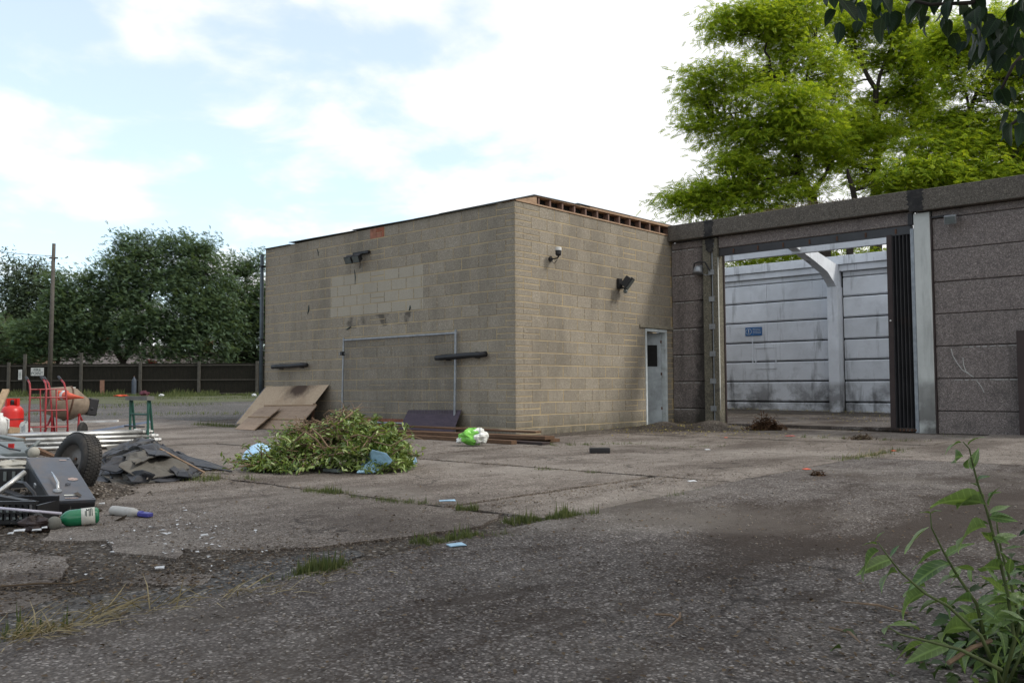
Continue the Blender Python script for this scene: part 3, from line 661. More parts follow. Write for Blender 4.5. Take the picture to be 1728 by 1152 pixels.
hd = MB(); hd.tube([dpt(.66, .025, .98), dpt(.66, .06, .98), dpt(.57, .06, .98)], .009, 8); hd.build('handle', M_BLACK, D)
for z in (.35, 1.1, 1.8): dbox(MB(), -0.012, 0.02, z, z+.06, 0.02, 0.026).build('hinge', M_RUST, D)
MB().box((-3.0, 3.0, 0.0), (-2.95, 5.3, 2.6)).build('doorway_dark_sheet', M_VOID, STORE)  # black sheet standing for the darkness inside the doorway
# downpipe at the left end
dp = MB().tube([(X0-.045, -0.06, 4.06), (X0-.045, -0.06, 0.1)], .042, 12).build('downpipe', simple('downpipe_blue_grey', (0.05, 0.07, 0.085), 0.5), STORE, smooth=True)
for z in (3.75, 2.0, .6): MB().box((X0-.10, -0.115, z), (X0+.02, -0.005, z+.035)).build('pipe_bracket', M_BLACK, dp)
# scratches of black render on the face: thin proud smears
for (px, py, qx, qy, r) in ((521, 515, 519, 530, .02), (598, 455, 599, 480, .012), (692, 515, 690, 524, .02), (584, 556, 592, 551, .018), (535, 420, 537, 432, .012)):
    p, s_ = PL(1, -0.006, px, py), PL(1, -0.006, qx, qy)
    MB().tube([p, (p+s_)/2+np.array([.02, 0, 0]), s_], [r*.4, r, r*.3], 6).build('render_smear', M_INK, STORE)

# ------------------------------------------------------------------ the open shed
SH = thing('open_shed', 'roofless concrete panel shed with wide doorway and white inside walls', 'building', (3.2, 5.2, 0))
YF = 5.22
def panel(x0, x1, z0, z1, y, mat, depth=0.10, name='concrete_panel', face=-1, e=0.018, parent=None, jit=True, gap=None):
    """a precast plank with chamfered long edges; face -1 looks towards the viewer"""
    gap = gap if gap is not None else (.012 if e > .03 else 0.0); z0 += gap; z1 -= gap
    o = random.uniform(-.004, .004) if jit else 0; yf = y+o; s = -face
    vs = [(x0, yf, z0+e), (x1, yf, z0+e), (x1, yf, z1-e), (x0, yf, z1-e), (x0, yf+s*e, z0+.004), (x1, yf+s*e, z0+.004), (x1, yf+s*e, z1-.004), (x0, yf+s*e, z1-.004), (x0, y+s*depth, z0+.004), (x1, y+s*depth, z0+.004), (x1, y+s*depth, z1-.004), (x0, y+s*depth, z1-.004)]
    fs = [(0, 1, 2, 3), (0, 4, 5, 1), (2, 6, 7, 3), (4, 8, 9, 5), (6, 10, 11, 7), (8, 11, 10, 9), (0, 3, 7, 4), (4, 7, 11, 8), (1, 5, 6, 2), (5, 9, 10, 6)]
    return MB().add(vs, fs).build(name, mat, parent or SH)
ZJ = [-0.15]+[PL(1, YF, 1160, y)[2] for y in (688.5, 643.6, 598.7, 553.9, 508.4, 464.2, 419.9)]+[4.03]
for a_, c_ in zip(ZJ[:-1], ZJ[1:]): panel(0.02, 0.80, a_, c_, YF, M_STAIN)
MB().box((0.01, YF+.10, -0.2), (0.86, YF+.16, 4.0)).build('wall_core', M_VOID, SH)
MB().box((0.80, YF-.03, -.15), (0.99, YF+.2, 4.02)).build('pier', M_PIER, SH, bevel=.01)
MB().box((0.99, YF+.04, -.15), (1.05, YF+.2, 4.02)).build('pier_gap_shade', M_VOID, SH)  # black filler paints the shade in the gap between the piers
MB().box((1.05, YF-.05, -.15), (1.165, YF+.25, 4.02)).build('pier', M_PIER, SH, bevel=.012)
MB().tube([(1.02, YF-.0, 0.05), (1.02, YF-.0, 4.0)], .018, 8).build('conduit', M_GALV, SH)
for z in ZJ[1:-1]: MB().box((0.955, YF-.062, z-.05), (1.09, YF-.033, z+.06)).build('bracket', M_GALV, SH)
MB().box((1.168, YF+.19, .03), (1.185, YF+.24, 3.72)).build('rusty_angle', M_DKBROWN, SH)
MB().box((1.167, YF-.04, .35), (1.170, YF-.005, 3.6)).build('paint_edge', M_WCOL, SH)
# right-hand wall
ZR = [-0.25]+[PL(1, YF, 1590, y)[2] for y in (693.3, 638.7, 584, 529.5, 475.6, 421.2)]+[3.85, 4.0]
ZR2 = sorted(ZR)
for a_, c_ in zip(ZR2[:-1], ZR2[1:]):
    panel(5.46, 6.98 if c_ < 1.9 else 9.2, a_ if a_ > -.2 else -.02, c_, YF, M_PANEL)
    if c_ < 1.9: panel(6.99, 9.2, a_, c_, YF, M_PANEL)
MB().box((5.42, YF+.10, -.3), (9.2, YF+.16, 4.03)).build('wall_core', M_VOID, SH)
MB().box((5.15, YF-.06, -.02), (5.43, YF+.22, 3.98)).build('white_post', M_WCOL, SH, bevel=.012)
MB().box((5.435, YF-.04, .0), (5.455, YF+.1, 3.9)).build('dark_flashing', M_DKBROWN, SH)
MB().box((5.07, YF-.0, -.02), (5.13, YF+.15, 3.72)).build('shutter_guide', M_GALV, SH)
# fascia ring beam, tarred joints
for x0, x1 in ((0.02, 1.03), (1.04, 5.21), (5.22, 9.4)):
    MB().box((x0, YF-.16, 4.05 if x0 < 5.2 else 4.0), (x1, YF+.28, 4.40 if x0 < 5.2 else 4.385)).build('fascia_beam', M_FASCIA, SH, bevel=.015)
M_TAR = simple('tar', (0.016, 0.015, 0.015), 0.75, var=0.5, scale=10, grime=0.5, grime_col=(0.06, 0.055, 0.05))
for xa, xb in ((0.93, 1.12), (5.10, 5.34)):
    b = MB(); n = 14; zb_ = 4.05 if xa < 5 else 4.0
    for i in range(n+1):
        z = zb_+(4.398-zb_)*i/n; b.v += [(xa+random.uniform(-.035, .03)-.02*i/n, YF-.163, z), (xb+random.uniform(-.03, .035)+.02*i/n, YF-.163, z)]
    b.f += [(2*i, 2*i+1, 2*i+3, 2*i+2) for i in range(n)]; b.build('tar_patch', M_TAR, SH)
    b = MB(); n = 10                                               # run down on to the post head
    for i in range(n+1):
        z = 4.0-.28*i/n; k = (1-i/n)**.5; b.v += [(xa+.03-.09*k+random.uniform(-.02, .02), YF-.066, z), (xb-.06+.09*k*.4+random.uniform(-.02, .02), YF-.066, z)]
    b.f += [(2*i, 2*i+1, 2*i+3, 2*i+2) for i in range(n)]
    if xa < 5: b.build('tar_patch', M_TAR, SH)
panel(1.18, 5.13, 3.79, 4.045, YF+.0, M_PANEL, name='lintel_panel')
MB().box((1.17, YF+.02, 3.63), (5.10, YF+.10, 3.785)).build('shutter_rail', M_SHUT, SH)
MB().box((5.06, YF-.07, 3.78), (5.14, YF-.0, 3.99)).build('tar_patch', M_BLACK, SH)
MB().box((5.44, YF-.03, 3.86), (5.78, YF-.005, 3.89)).build('cable_tray', M_BLACK, SH)
# folded shutter leaves
fx = np.linspace(4.73, 5.07, 11)
LNX = PL(1, YF, 1500, 400)[0]-4.68
for i in range(10):
    xa, xb = fx[i], fx[i+1]; y0 = YF+.01; y1 = YF+.075
    ya, yb = (y0, y1) if i % 2 == 0 else (y1, y0)
    ln = LNX*(1-i/10); ln2 = LNX*(1-(i+1)/10)
    b = MB(); b.add([(xa, ya, .05), (xb, yb, .05), (xb+ln2, yb, 3.64), (xa+ln, ya, 3.64), (xa, ya+.012, .05), (xb, yb+.012, .05), (xb+ln2, yb+.012, 3.64), (xa+ln, ya+.012, 3.64)], [(0, 1, 2, 3), (7, 6, 5, 4), (0, 4, 5, 1), (3, 2, 6, 7), (0, 3, 7, 4), (1, 5, 6, 2)])
    if i % 2 == 0: b.tube([(xa, ya-.004, .05), (xa+ln, ya-.004, 3.64)], .007, 6)
    b.build('shutter_leaf', M_SHUT, SH)
    if i % 2 == 1: MB().tube([(xb, yb, .02), (xb, yb, .06)], .02, 8).build('floor_roller', M_RUST, SH)
for k in range(7):
    x = 1.5+k*.55; MB().box((x, YF+.005, 3.66), (x+.03, YF+.02, 3.75)).build('rail_bolt_plate', M_RUST, SH)
MB().obox((4.68+LNX/2, YF+.02, 1.85), (.045, 0, 0), (0, .03, 0), (LNX/2, 0, 1.80)).build('shutter_stile', M_DKBROWN, SH)
MB().ball((4.68+LNX/2, YF-.02, 2.05), .018, 8, 6).build('lock_button', M_WPLAST, SH)
# back wall
YB = 12.9
ZB = [0.02]+[PL(1, YB, 1240, y)[2] for y in (677.1, 643.9, 611.4, 579.7, 546.5, 514, 483.4)]
for a_, c_ in zip(ZB[:-1], ZB[1:]):
    panel(-6.0, -1.44, a_, c_, YB, M_WHITE, e=.035); panel(-1.435, 0.50, a_, c_, YB, M_WHITE, e=.035)
    panel(0.86, 5.2, a_, c_, YB, M_WHITE, e=.035); panel(5.5, 9.4, a_, c_, YB, M_WHITE, e=.035)
panel(-6.0, 0.5, ZB[-1], 4.06, YB+.01, M_WHITE, e=.02); panel(0.86, 9.4, ZB[-1], 4.06, YB+.01, M_WHITE, e=.02)
MB().box((-6.0, YB+.10, -.1), (9.4, YB+.2, 4.1)).build('wall_core', M_VOID, SH)
MB().box((-6.0, YB-.10, 4.06), (9.4, YB+.2, 4.24)).build('eaves_beam', M_WHITE, SH, bevel=.01)
MB().box((-6.0, YB-.18, 4.245), (9.4, YB+.25, 4.49)).build('eaves_beam', M_WHITE, SH, bevel=.01)
for x in (-4.6, 0.52, 5.2, 9.1):
    MB().box((x, YB-.34, 0.0), (x+.30, YB+.08, 3.62)).build('column', M_WHITE, SH, bevel=.02)
    prof = [(YB+.08, 3.62), (YB-.34, 3.62), (YB-.42, 3.70), (YB-.9, 3.98), (YB-1.8, 4.20), (YB-2.8, 4.40), (YB-5.2, 4.72), (YB-5.2, 4.92), (YB-2.8, 4.60), (YB-1.6, 4.46), (YB-.5, 4.28), (YB+.08, 4.22)]
    b = MB(); k = len(prof); b.v = [(x+.03, y, z) for y, z in prof]+[(x+.27, y, z) for y, z in prof]
    b.f = [tuple(range(k)), tuple(range(2*k-1, k-1, -1))]+[(i, i+k, (i+1) % k+k, (i+1) % k) for i in range(k)]
    b.build('roof_haunch', M_WHITE, SH)
MB().box((-6.0, 10.28, 4.30), (9.4, 10.44, 4.47)).build('purlin', M_WHITE, SH)
MB().box((9.3, YF+.3, 0), (9.5, YB, 4.05)).build('side_wall', M_WHITE, SH)
MB().box((-6.0, YB-4.5, 0), (-5.8, YB, 4.05)).build('side_wall', M_WHITE, SH)
# faint conduit and socket outlines on the wall
b = MB(); b.box((-1.93, YB-.012, 1.55), (-1.90, YB-.001, 2.62)); b.box((-2.6, YB-.012, 2.63), (-1.90, YB-.001, 2.655)); b.build('cable_trunking', M_WHITE, SH)
b = MB(); b.box((-1.84, YB-.012, 1.38), (-1.80, YB-.001, 2.0)); b.box((-1.20, YB-.012, 1.38), (-1.16, YB-.001, 2.0)); b.box((-1.84, YB-.014, 1.98), (-1.16, YB-.001, 2.01)); b.box((-1.84, YB-.014, 1.36), (-1.16, YB-.001, 1.385)); b.build('notice_frame', M_WHITE, SH)
b = MB(); b.box((1.05, YB-.02, 1.62), (1.22, YB-.001, 1.80)); b.build('switch_plate', M_WHITE, SH)
# shed floor: concrete, slightly littered
b = MB(); b.slab([(1.35, YF+.0, .075), (5.0, YF+.0, .075), (9.3, YF+.32, .085), (9.3, YB, gz(9.3, YB)+.02), (-6, YB, .12), (-6, YB-4.4, .10), (0.8, YF+.3, .075)], .06)
tag(b.build('shed_floor', M_CONC_N, SH))
# brown steel door leaf standing open at the far right
tag(MB().box((6.78, YF-.22, -.12), (7.62, YF-.15, 1.76)).build('steel_plate', M_DKBROWN, None, (7.2, YF-.2, -.1), bevel=.006), 'dark brown steel plate standing against the panel wall at the far right', 'steel plate')
# chalk scrawl on the panel
b = MB()
def stroke(mb, pts, w, y):
    P3 = [PL(1, y, *a) for a in pts]; mb.tube(P3, w, 5)
stroke(b, [(1605, 588), (1608, 600), (1615, 612), (1624, 624), (1637, 632), (1643, 636)], .008, YF-.001)
stroke(b, [(1625, 603), (1626, 615), (1630, 626), (1640, 635)], .008, YF-.001)
stroke(b, [(1648, 642), (1656, 652), (1661, 662), (1659, 661)], .006, YF-.001)
b.build('chalk_scrawl', M_CHALK, SH)
# lime bleeding from the joints
for (x0, x1, zz, nm) in [(0.03, .55, z, 0) for z in ZJ[1:-1]]+[(5.75, 6.95, ZR2[2], 0), (5.9, 6.9, ZR2[3]-.0, 0)]:
    x = x0; b = MB()
    while x < x1:
        w = random.uniform(.05, .16); hh = random.uniform(.003, .012); b.box((x, YF-.004, zz-.022-hh), (x+w, YF+.01, zz-.018)); x += w+random.uniform(0, .05)
    b.build('lime_streak', M_CHALK, SH)
# dead moss and litter lying on the fascia
n = 900; xs = RNG.uniform(1.6, 4.4, n); pos = np.stack([xs, RNG.uniform(YF-.14, YF+.25, n), 4.40+RNG.uniform(0, .09, n)*np.exp(-((xs-3.1)/.9)**2)], 1)
tag(cloud('roof_moss', M_MOSS, [(-.5, -.08, 0), (.5, -.08, 0), (.5, .08, 0), (-.5, .08, 0)], [(0, 1, 2, 3)], pos, rotmats(RNG.uniform(0, 6.3, n), RNG.uniform(-.9, .9, n), RNG.uniform(-1, 1, n)), RNG.uniform(.03, .09, n), SH), kind='stuff')
# ------------------------------------------------------------------ things fixed to the store
def pipe_thing(a, b_, label):
    t = thing('wall_pipe', label, 'pipe', a, 'black pipes across the left wall')
    n = 8; pts = [np.array(a)+(np.array(b_)-np.array(a))*i/n+np.array([0, 0, random.uniform(-.006, .006)]) for i in range(n+1)]
    MB().tube(pts, [.052+random.uniform(-.004, .004) for _ in pts], 14).build('pipe', M_BLACK, t, smooth=True)
    for f in (.2, .8):
        p = np.array(a)+(np.array(b_)-np.array(a))*f; MB().box((p[0]-.015, -.10, p[2]-.06), (p[0]+.015, -0.0, p[2]+.06)).build('bracket', M_BLACK, t)
    return t
pipe_thing((-7.50, -.11, 1.355), (-6.14, -.11, 1.375), 'short black pipe fixed across the store wall above the leaning boards')
pipe_thing((-1.93, -.11, 1.415), (-0.62, -.11, 1.455), 'black pipe crossing behind the right end of the mesh fence panel')
t = thing('twin_floodlight', 'pair of small black floodlights high on the left wall of the store', 'floodlight', (-4.35, 0, 3.6))
MB().box((-4.56, -.07, 3.67), (-4.05, -.0, 3.72)).build('mounting_bar', M_BLACK, t)
for x in (-4.50, -4.24):
    b = MB(); c = np.array([x, -.19, 3.57]); ax = unit((.25, -.75, -.5)); sx = unit(np.cross(ax, (0, 0, 1))); sz = np.cross(sx, ax)
    b.obox(c, sx*.075, ax*.06, sz*.065); b.obox(c+ax*.07, sx*.09, ax*.012, sz*.08); h = b.build('lamp_head', M_BLACK, t, bevel=.008)
    MB().obox(c+ax*.085, sx*.075, ax*.004, sz*.065).build('lamp_glass', M_GREYP, h)
    MB().tube([(x, -.05, 3.68), (x, -.16, 3.62), (x, -.2, 3.54)], .018, 8).build('arm', M_BLACK, t)
MB().tube([(-4.30, -.02, 3.66), (-4.38, -.012, 3.5), (-4.39, -.010, 3.38)], .005, 6).build('cable', M_BLACK, t)
t = thing('wall_sensor', 'white capped black sensor on a bent arm, high on the right wall near the corner', 'sensor', (0, 1.0, 3.25))
MB().lathe((0, .98, 3.23), (1, 0, 0), [(0, .05), (.03, .05), (.03, 0)], 14).build('wall_plate', M_BLACK, t)
MB().tube([(.03, .98, 3.23), (.17, .98, 3.23), (.20, .98, 3.25), (.20, .98, 3.28)], .014, 8).build('arm', M_BLACK, t)
MB().lathe((.20, .98, 3.27), (0, 0, 1), [(0, 0), (0, .035), (.03, .055), (.10, .055), (.10, 0)], 16).build('sensor_body', M_BLACK, t)
MB().lathe((.20, .98, 3.37), (0, 0, 1), [(0, .06), (.055, .06), (.06, .05), (.06, 0)], 16).build('white_cap', M_WPLAST, t)
MB().tube([(.03, .98, 3.19), (.10, .985, 3.14), (.17, .98, 3.20)], .006, 6).build('cable', M_BLACK, t)
t = thing('wall_floodlight', 'black floodlight with dome sensor above the open doorway of the store', 'floodlight', (0, 3.2, 2.9))
c = np.array([.20, 3.18, 2.98]); ax = unit((.72, .35, -.60)); sx = unit(np.cross(ax, (0, 0, 1))); sz = np.cross(sx, ax)
b = MB(); b.obox(c, sx*.12, ax*.06, sz*.11); b.obox(c+ax*.07, sx*.155, ax*.02, sz*.135); h = b.build('lamp_head', M_BLACK, t, bevel=.01)
MB().obox(c+ax*.094, sx*.13, ax*.004, sz*.11).build('lamp_glass', M_GREYP, h)
MB().box((.0, 3.12, 2.85), (.06, 3.24, 3.06)).build('wall_plate', M_BLACK, t, bevel=.006)
MB().tube([(.05, 3.18, 2.88), (.13, 3.18, 2.86), (.16, 3.18, 2.83)], .018, 8).build('arm', M_BLACK, t)
MB().ball((.17, 3.18, 2.79), .045, 12, 8).build('sensor_dome', M_GREYP, t, smooth=True)
t = thing('hooded_lamp', 'grey bulkhead lamp under a bent metal hoop on the stained pier', 'lamp', (.75, YF, 3.4))
MB().tube([(.60, YF-.06, 3.30), (.66, YF-.14, 3.50), (.78, YF-.16, 3.52), (.93, YF-.15, 3.50), (1.0, YF-.08, 3.32)], .016, 8).build('hoop', M_BLACK, t)
MB().lathe((.74, YF-.10, 3.44), (.0, -.25, -1), [(0, 0), (.0, .05), (.04, .09), (.14, .11), (.17, .095), (.17, 0)], 16).build('lamp_body', M_GALV, t, smooth=True)
MB().box((.68, YF-.08, 3.36), (.80, YF-.0, 3.46)).build('mounting', M_GALV, t)
MB().tube([(.76, YF-.03, 3.3), (.88, YF-.025, 3.24), (1.0, YF-.03, 3.26)], .010, 6).build('cable', M_GALV, t)
t = thing('square_floodlight', 'small silver rimmed floodlight near the top of the white post', 'floodlight', (5.8, YF, 3.75))
b = MB(); c = np.array([5.81, YF-.18, 3.77]); ax = unit((.10, -.9, -.35)); sx = unit(np.cross(ax, (0, 0, 1))); sz = np.cross(sx, ax)
b.obox(c, sx*.095, ax*.05, sz*.075); h = b.build('lamp_head', M_GALV, t, bevel=.006)
MB().obox(c+ax*.052, sx*.08, ax*.003, sz*.06).build('lamp_glass', M_GREYP, h)
MB().box((5.79, YF-.14, 3.78), (5.84, YF-.0, 3.83)).build('arm', M_BLACK, t)
t = thing('blue_wall_sign', 'blue mandatory notice sign with an exclamation mark on the white back wall', 'sign', (-1.87, YB-.02, 2.5))
MB().box((-2.13, YB-.028, 2.37), (-1.60, YB-.012, 2.62)).build('sign_plate', M_BLUESIGN, t)
MB().lathe((-2.02, YB-.029, 2.495), (0, -1, 0), [(0, 0), (0, .095), (.002, .095), (.002, 0)], 24).build('white_disc', M_SIGNW, t)
MB().lathe((-2.02, YB-.032, 2.495), (0, -1, 0), [(0, 0), (0, .082), (.002, .082), (.002, 0)], 24).build('blue_disc', M_BLUESIGN, t)
b = MB(); b.box((-2.035, YB-.038, 2.475), (-2.005, YB-.034, 2.555)); b.box((-2.035, YB-.038, 2.435), (-2.005, YB-.034, 2.46)); b.build('exclamation_mark', M_SIGNW, t)
for i in range(4):
    b = MB(); x = -1.89
    while x < -1.64:
        w = random.uniform(.018, .05); b.box((x, YB-.032, 2.565-i*.045), (min(x+w, -1.625), YB-.028, 2.578-i*.045)); x += w+.012
    b.build('text_line', M_SIGNW, t)

# ------------------------------------------------------------------ leaning and lying against the store
g0 = gz(-6.5, -1.0)
t = thing('leaning_chipboard', 'large tan chipboard sheet with a scorched top leaning on the left end of the store', 'board', (-6.6, -.6, g0))
MB().slab([(-7.88, -.03, .90), (-5.42, -.03, .93), (-5.42, -.84, g0+.0), (-7.88, -.82, g0-.01)], .018, (0, -.68, -.73)).build('sheet', M_CHIP, t)
MB().slab([(-7.90, -.05, .885), (-7.885, -.05, .885), (-7.885, -.83, g0-.01), (-7.90, -.83, g0-.01)], .03, (0, -.68, -.73)).build('edge_strip', simple('pale_edge', (.22, .22, .27), bumps=0), t)
def leaner(tl, tr, br, bl, label, mat, battens=(), name='board_front'):
    tl, tr, br, bl = (np.array(p, float) for p in (tl, tr, br, bl)); n = unit(np.cross(tr-tl, bl-tl)); n = n if n[1] < 0 else -n
    t = thing(name, label, 'board', (bl+br)/2)
    k = 4; 
    for i in range(k):
        a, b_ = i/k, (i+1)/k-.006; o = n*random.uniform(0, .004)
        MB().slab([tl+(bl-tl)*a+o, tr+(br-tr)*a+o, tr+(br-tr)*b_+o, tl+(bl-tl)*b_+o], .022, -n).build('board', mat, t)
    for f in battens:
        p, s_ = tl+(bl-tl)*f, tr+(br-tr)*f; MB().beam(p+n*.012, s_+n*.012, .035, .022, n).build('batten', M_PLANK2, t)
    return t
ga = gz(-6, -1.9)
leaner((-7.1, -.55, .47), (-5.2, -.50, .50), (-4.35, -1.60, ga), (-6.2, -1.75, ga), 'weathered boarded panel with dark knots lying against the chipboard sheet', M_DOORW, (0.02, .62))
leaner((-6.85, -.85, .42), (-6.05, -.85, .43), (-5.05, -2.1, ga), (-5.75, -2.1, ga), 'smaller stained board at the outer left foot of the leaning stack', M_DOORW, (.45,))
MB().beam((-5.28, -.5, .53), (-5.05, -.75, .05), .05, .03).build('loose_batten', M_RUST)
tag(bpy.data.objects['loose_batten'], 'short reddish batten propped at the right edge of the leaning boards', 'batten')
o = MB().slab([(-2.78, -.05, .42), (-1.30, -.05, .44), (-1.22, -.36, gz(-1.2, -.36)), (-2.72, -.36, gz(-2.7, -.36)+.0)], .03, (0, -.8, -.6)).build('purple_board', M_PURPLE, None, (-2, -.3, 0))
tag(o, 'low purple grey board leaning on the store wall behind the plank pile', 'board')

# welded mesh fence panel leaning on the wall
t = thing('mesh_fence_panel', 'galvanised welded mesh site fence panel leaning upright against the store wall', 'fence panel', (-3.1, -.3, 0))
xa, xb = -4.84, -1.42; zt, zb = 1.87, gz(-3, -.3); yt, yb = -.08, -.12
def hp(x, f): return np.array([x, yt+(yb-yt)*f, zt+(zb-zt)*f])
MB().tube([hp(xa, -.03), hp(xa, 1)], .021, 10).build('frame_tube', M_GALV, t)
MB().tube([hp(xb, -.035), hp(xb, 1)], .026, 10).build('frame_tube', M_GALV, t)
MB().tube([hp(xa, 0), hp(xb, 0)], .021, 10).build('frame_tube', M_GALV, t)
MB().tube([hp(xa, .93), hp(xb, .93)], .021, 10).build('frame_tube', M_GALV, t)
b = MB(); n = 78
for i in range(1, n):
    x = xa+(xb-xa)*i/n; x2 = x+random.uniform(-.003, .003); b.tube([hp(x, 0), hp(x2, .5), hp(x, .95)], .0024, 3, False)
for f in (.08, .16, .30, .34, .50, .54, .68, .72, .84, .92): b.tube([hp(xa, f), hp(xb, f)], .0026, 3, False)
tag(b.build('wire_mesh', M_MESHW, t), kind='stuff')
MB().tube([hp(xa, .155)+(-.12, -.01, 0), hp(xa, .155)+(.06, -.01, 0)], .014, 8).build('clamp', M_GALV, t)
MB().box((xa-.035, -.15, 1.55), (xa+.035, -.08, 1.63)).build('clamp', M_BLACK, t)

# planks on the ground
def lplank(a, b_, w, h, label, mat=M_PLANK, name='plank'):
    a, b_ = np.array(a, float), np.array(b_, float); org = (a+b_)/2
    o = MB().beam(a, b_, w, h).build(name, mat, None, org, bevel=.004)
    return tag(o, label, 'plank', 'planks lying along the foot of the store wall')
lplank((-2.5, -.75, .06), (1.72, -1.02, .035), .22, .05, 'longest brown plank nearest the wall foot, running past the corner')
lplank((-2.2, -.85, .15), (1.05, -.62, .125), .16, .032, 'thin brown plank on top of the pile with a pale end')
lplank((.28, -.70, .145), (1.0, -.60, .14), .10, .014, 'pale short lath lying on the top plank at the corner', M_PLANK2)
lplank((-1.6, -1.30, .075), (1.78, -1.22, .085), .24, .055, 'thick reddish plank with a sawn end in the middle of the pile')
lplank((-1.5, -1.55, .03), (1.50, -1.72, .03), .12, .06, 'square timber at the front of the pile beside the lime bag', M_PLANK)
lplank((-.6, -1.36, .025), (1.95, -1.50, .022), .18, .035, 'low dark plank poking out furthest right at the bottom of the pile', M_DKBROWN)

# lime and white plastic bag
def crumple(c, rx, ry, rz, seed, tw=.25, nu=18, nv=12):
    rr = random.Random(seed); b = MB(); ph = [rr.uniform(0, 6) for _ in range(8)]; c = np.asarray(c, float)
    for i in range(nv+1):
        th = math.pi*i/nv
        for j in range(nu):
            a = 2*math.pi*j/nu; k = 1+tw*(math.sin(3*a+ph[0]+2*th)+.7*math.sin(5*a+ph[1]-3*th)+.6*math.sin(7*th+ph[2]+a))*.5+rr.uniform(-.06, .06)
            x, y, z = math.sin(th)*math.cos(a)*k, math.sin(th)*math.sin(a)*k, math.cos(th)*k
            b.v.append((c[0]+rx*x, c[1]+ry*y, max(c[2]+rz*z, c[2]-rz*.98)))
    for i in range(nv):
        for j in range(nu): b.f.append((i*nu+j, (i+1)*nu+j, (i+1)*nu+(j+1) % nu, i*nu+(j+1) % nu))
    return b
bc = G(797, 752)
t = thing('plastic_bag', 'knotted lime green and white plastic bag in front of the planks', 'bag', bc)
rx_ = RT.copy(); 
def camball(c, w, d, h, seed, tw=.25):                              # crumpled lump with its width across the view
    b = crumple((0, 0, 0), w, d, h, seed, tw); f3 = np.array([FH[0], FH[1], 0]); r3 = np.array([-FH[1]*-1, -FH[0], 0]); r3 = np.array([FH[1], -FH[0], 0])
    b.v = [tuple(np.asarray(c)+r3*v[0]+f3*v[1]+np.array([0, 0, v[2]])) for v in b.v]; return b
camball(bc+(0, 0, .13), .17, .13, .12, 3).build('bag_body', M_BAGG, t)
camball(bc+np.array([.09, .06, .14]), .12, .12, .11, 5).build('white_panel', M_BAGW, t)
camball(bc+np.array([-.14, -.10, .08]), .07, .06, .045, 6).build('bag_corner', M_BAGW, t)

# ------------------------------------------------------------------ things on the right-hand yard
c = G(1012, 764); o = MB().obox(c+(0, 0, .035), unit((RT[0], RT[1], 0))*.13, (FH[0]*.07, FH[1]*.07, 0), (0, 0, .035)).build('dark_block', M_BLACK, None, c, bevel=.012)
tag(o, 'small dark rubber block lying alone on the concrete before the doorway', 'rubber block')
def clump(name, label, cat, px, py, w, h, n, mat, sc, seed=1, twig=True):
    c = G(px, py); r3 = np.array([FH[1], -FH[0], 0]); f3 = np.array([FH[0], FH[1], 0]); g = np.random.default_rng(seed)
    u = g.normal(0, .42, n)*w; v = g.normal(0, .42, n)*w*.6; z = np.abs(g.normal(0, .5, n))*h*np.exp(-(u/w)**2-(v/w)**2)
    pos = c+u[:, None]*r3+v[:, None]*f3+z[:, None]*np.array([0, 0, 1.])+(0, 0, .01)
    o = cloud(name, mat, [(-.5, -.06, 0), (.5, -.06, 0), (.5, .06, .03), (-.5, .06, .02)], [(0, 1, 2, 3)], pos, rotmats(g.uniform(0, 6.3, n), g.uniform(-.8, .8, n), g.uniform(-1, 1, n)), g.uniform(.6, 1.3, n)*sc, None, c)
    return tag(o, label, cat)
M_ROOTS = mat_leaf('dead_roots', (0.05, 0.028, 0.018), (0.10, 0.06, 0.035), 0.05, 0.95, 0.05)
clump('dead_root_ball', 'rust brown clump of dead roots on the threshold of the shed', 'dead plant', 1293, 726, .34, .24, 1100, M_ROOTS, .10, 4)
clump('dead_weed', 'small dark heap of torn weed on the concrete by an orange scrap', 'dead plant', 1381, 806, .09, .06, 160, M_ROOTS, .05, 5)
clump('dead_weed', 'dark dead weed on the joint below the shed opening', 'dead plant', 1452, 742, .22, .08, 260, M_LITTER, .07, 6)
def scrap(px, py, w, h, mat, label, cat='litter', name='litter_scrap'):
    c = G(px, py); r3 = np.array([FH[1], -FH[0], 0]); f3 = np.array([FH[0], FH[1], 0]); z = np.array([0, 0, 1.])
    a = random.uniform(0, .6); e1 = (math.cos(a)*r3+math.sin(a)*f3)*w/2; e2 = (-math.sin(a)*r3+math.cos(a)*f3)*h/2
    pts = [c-e1-e2*.8+z*.030, c-e2+z*.033, c+e1-e2*.9+z*.030, c+e1*.9+e2*.7+z*.036, c+e2+z*.032, c-e1+e2*.8+z*.033]
    return tag(MB().slab(pts, .004).build(name, mat, None, c), label, cat)
scrap(1333, 738, .15, .10, simple('faded_red', (.42, .06, .05)), 'faded red scrap lying before the shed opening')
scrap(1225, 741, .05, .05, M_ORANGE, 'tiny orange scrap near the pier foot')
scrap(1508, 764, .06, .05, M_ORANGE, 'orange scrap at the end of the weed strip')
scrap(1361, 796, .07, .06, M_ORANGE, 'orange scrap next to the torn weed heap')
scrap(1194, 762, .06, .07, M_PAPER, 'small white paper scrap left of the weeds before the pier')
scrap(1482, 718, .10, .06, M_PAPER, 'white and blue scrap on the shed floor by the shutter')
scrap(770, 928, .09, .07, M_TARPB, 'pale blue scrap on the long joint beside the grass')
scrap(755, 851, .12, .04, M_TARPB, 'pale blue strip left of the small grass tuft on the cross joint')
scrap(1168, 817, .07, .05, M_PAPER, 'torn white paper alone on the mid concrete')
o = MB().slab([(-.8+q_[0], q_[1], 0) for q_ in ((0, 0),)]*0+[tuple(G(*a)+(0, 0, .03)) for a in ((1050, 741), (1130, 748), (1230, 744), (1262, 728), (1232, 714), (1150, 712), (1100, 718))], .05).build('_tmp', M_DIRT)
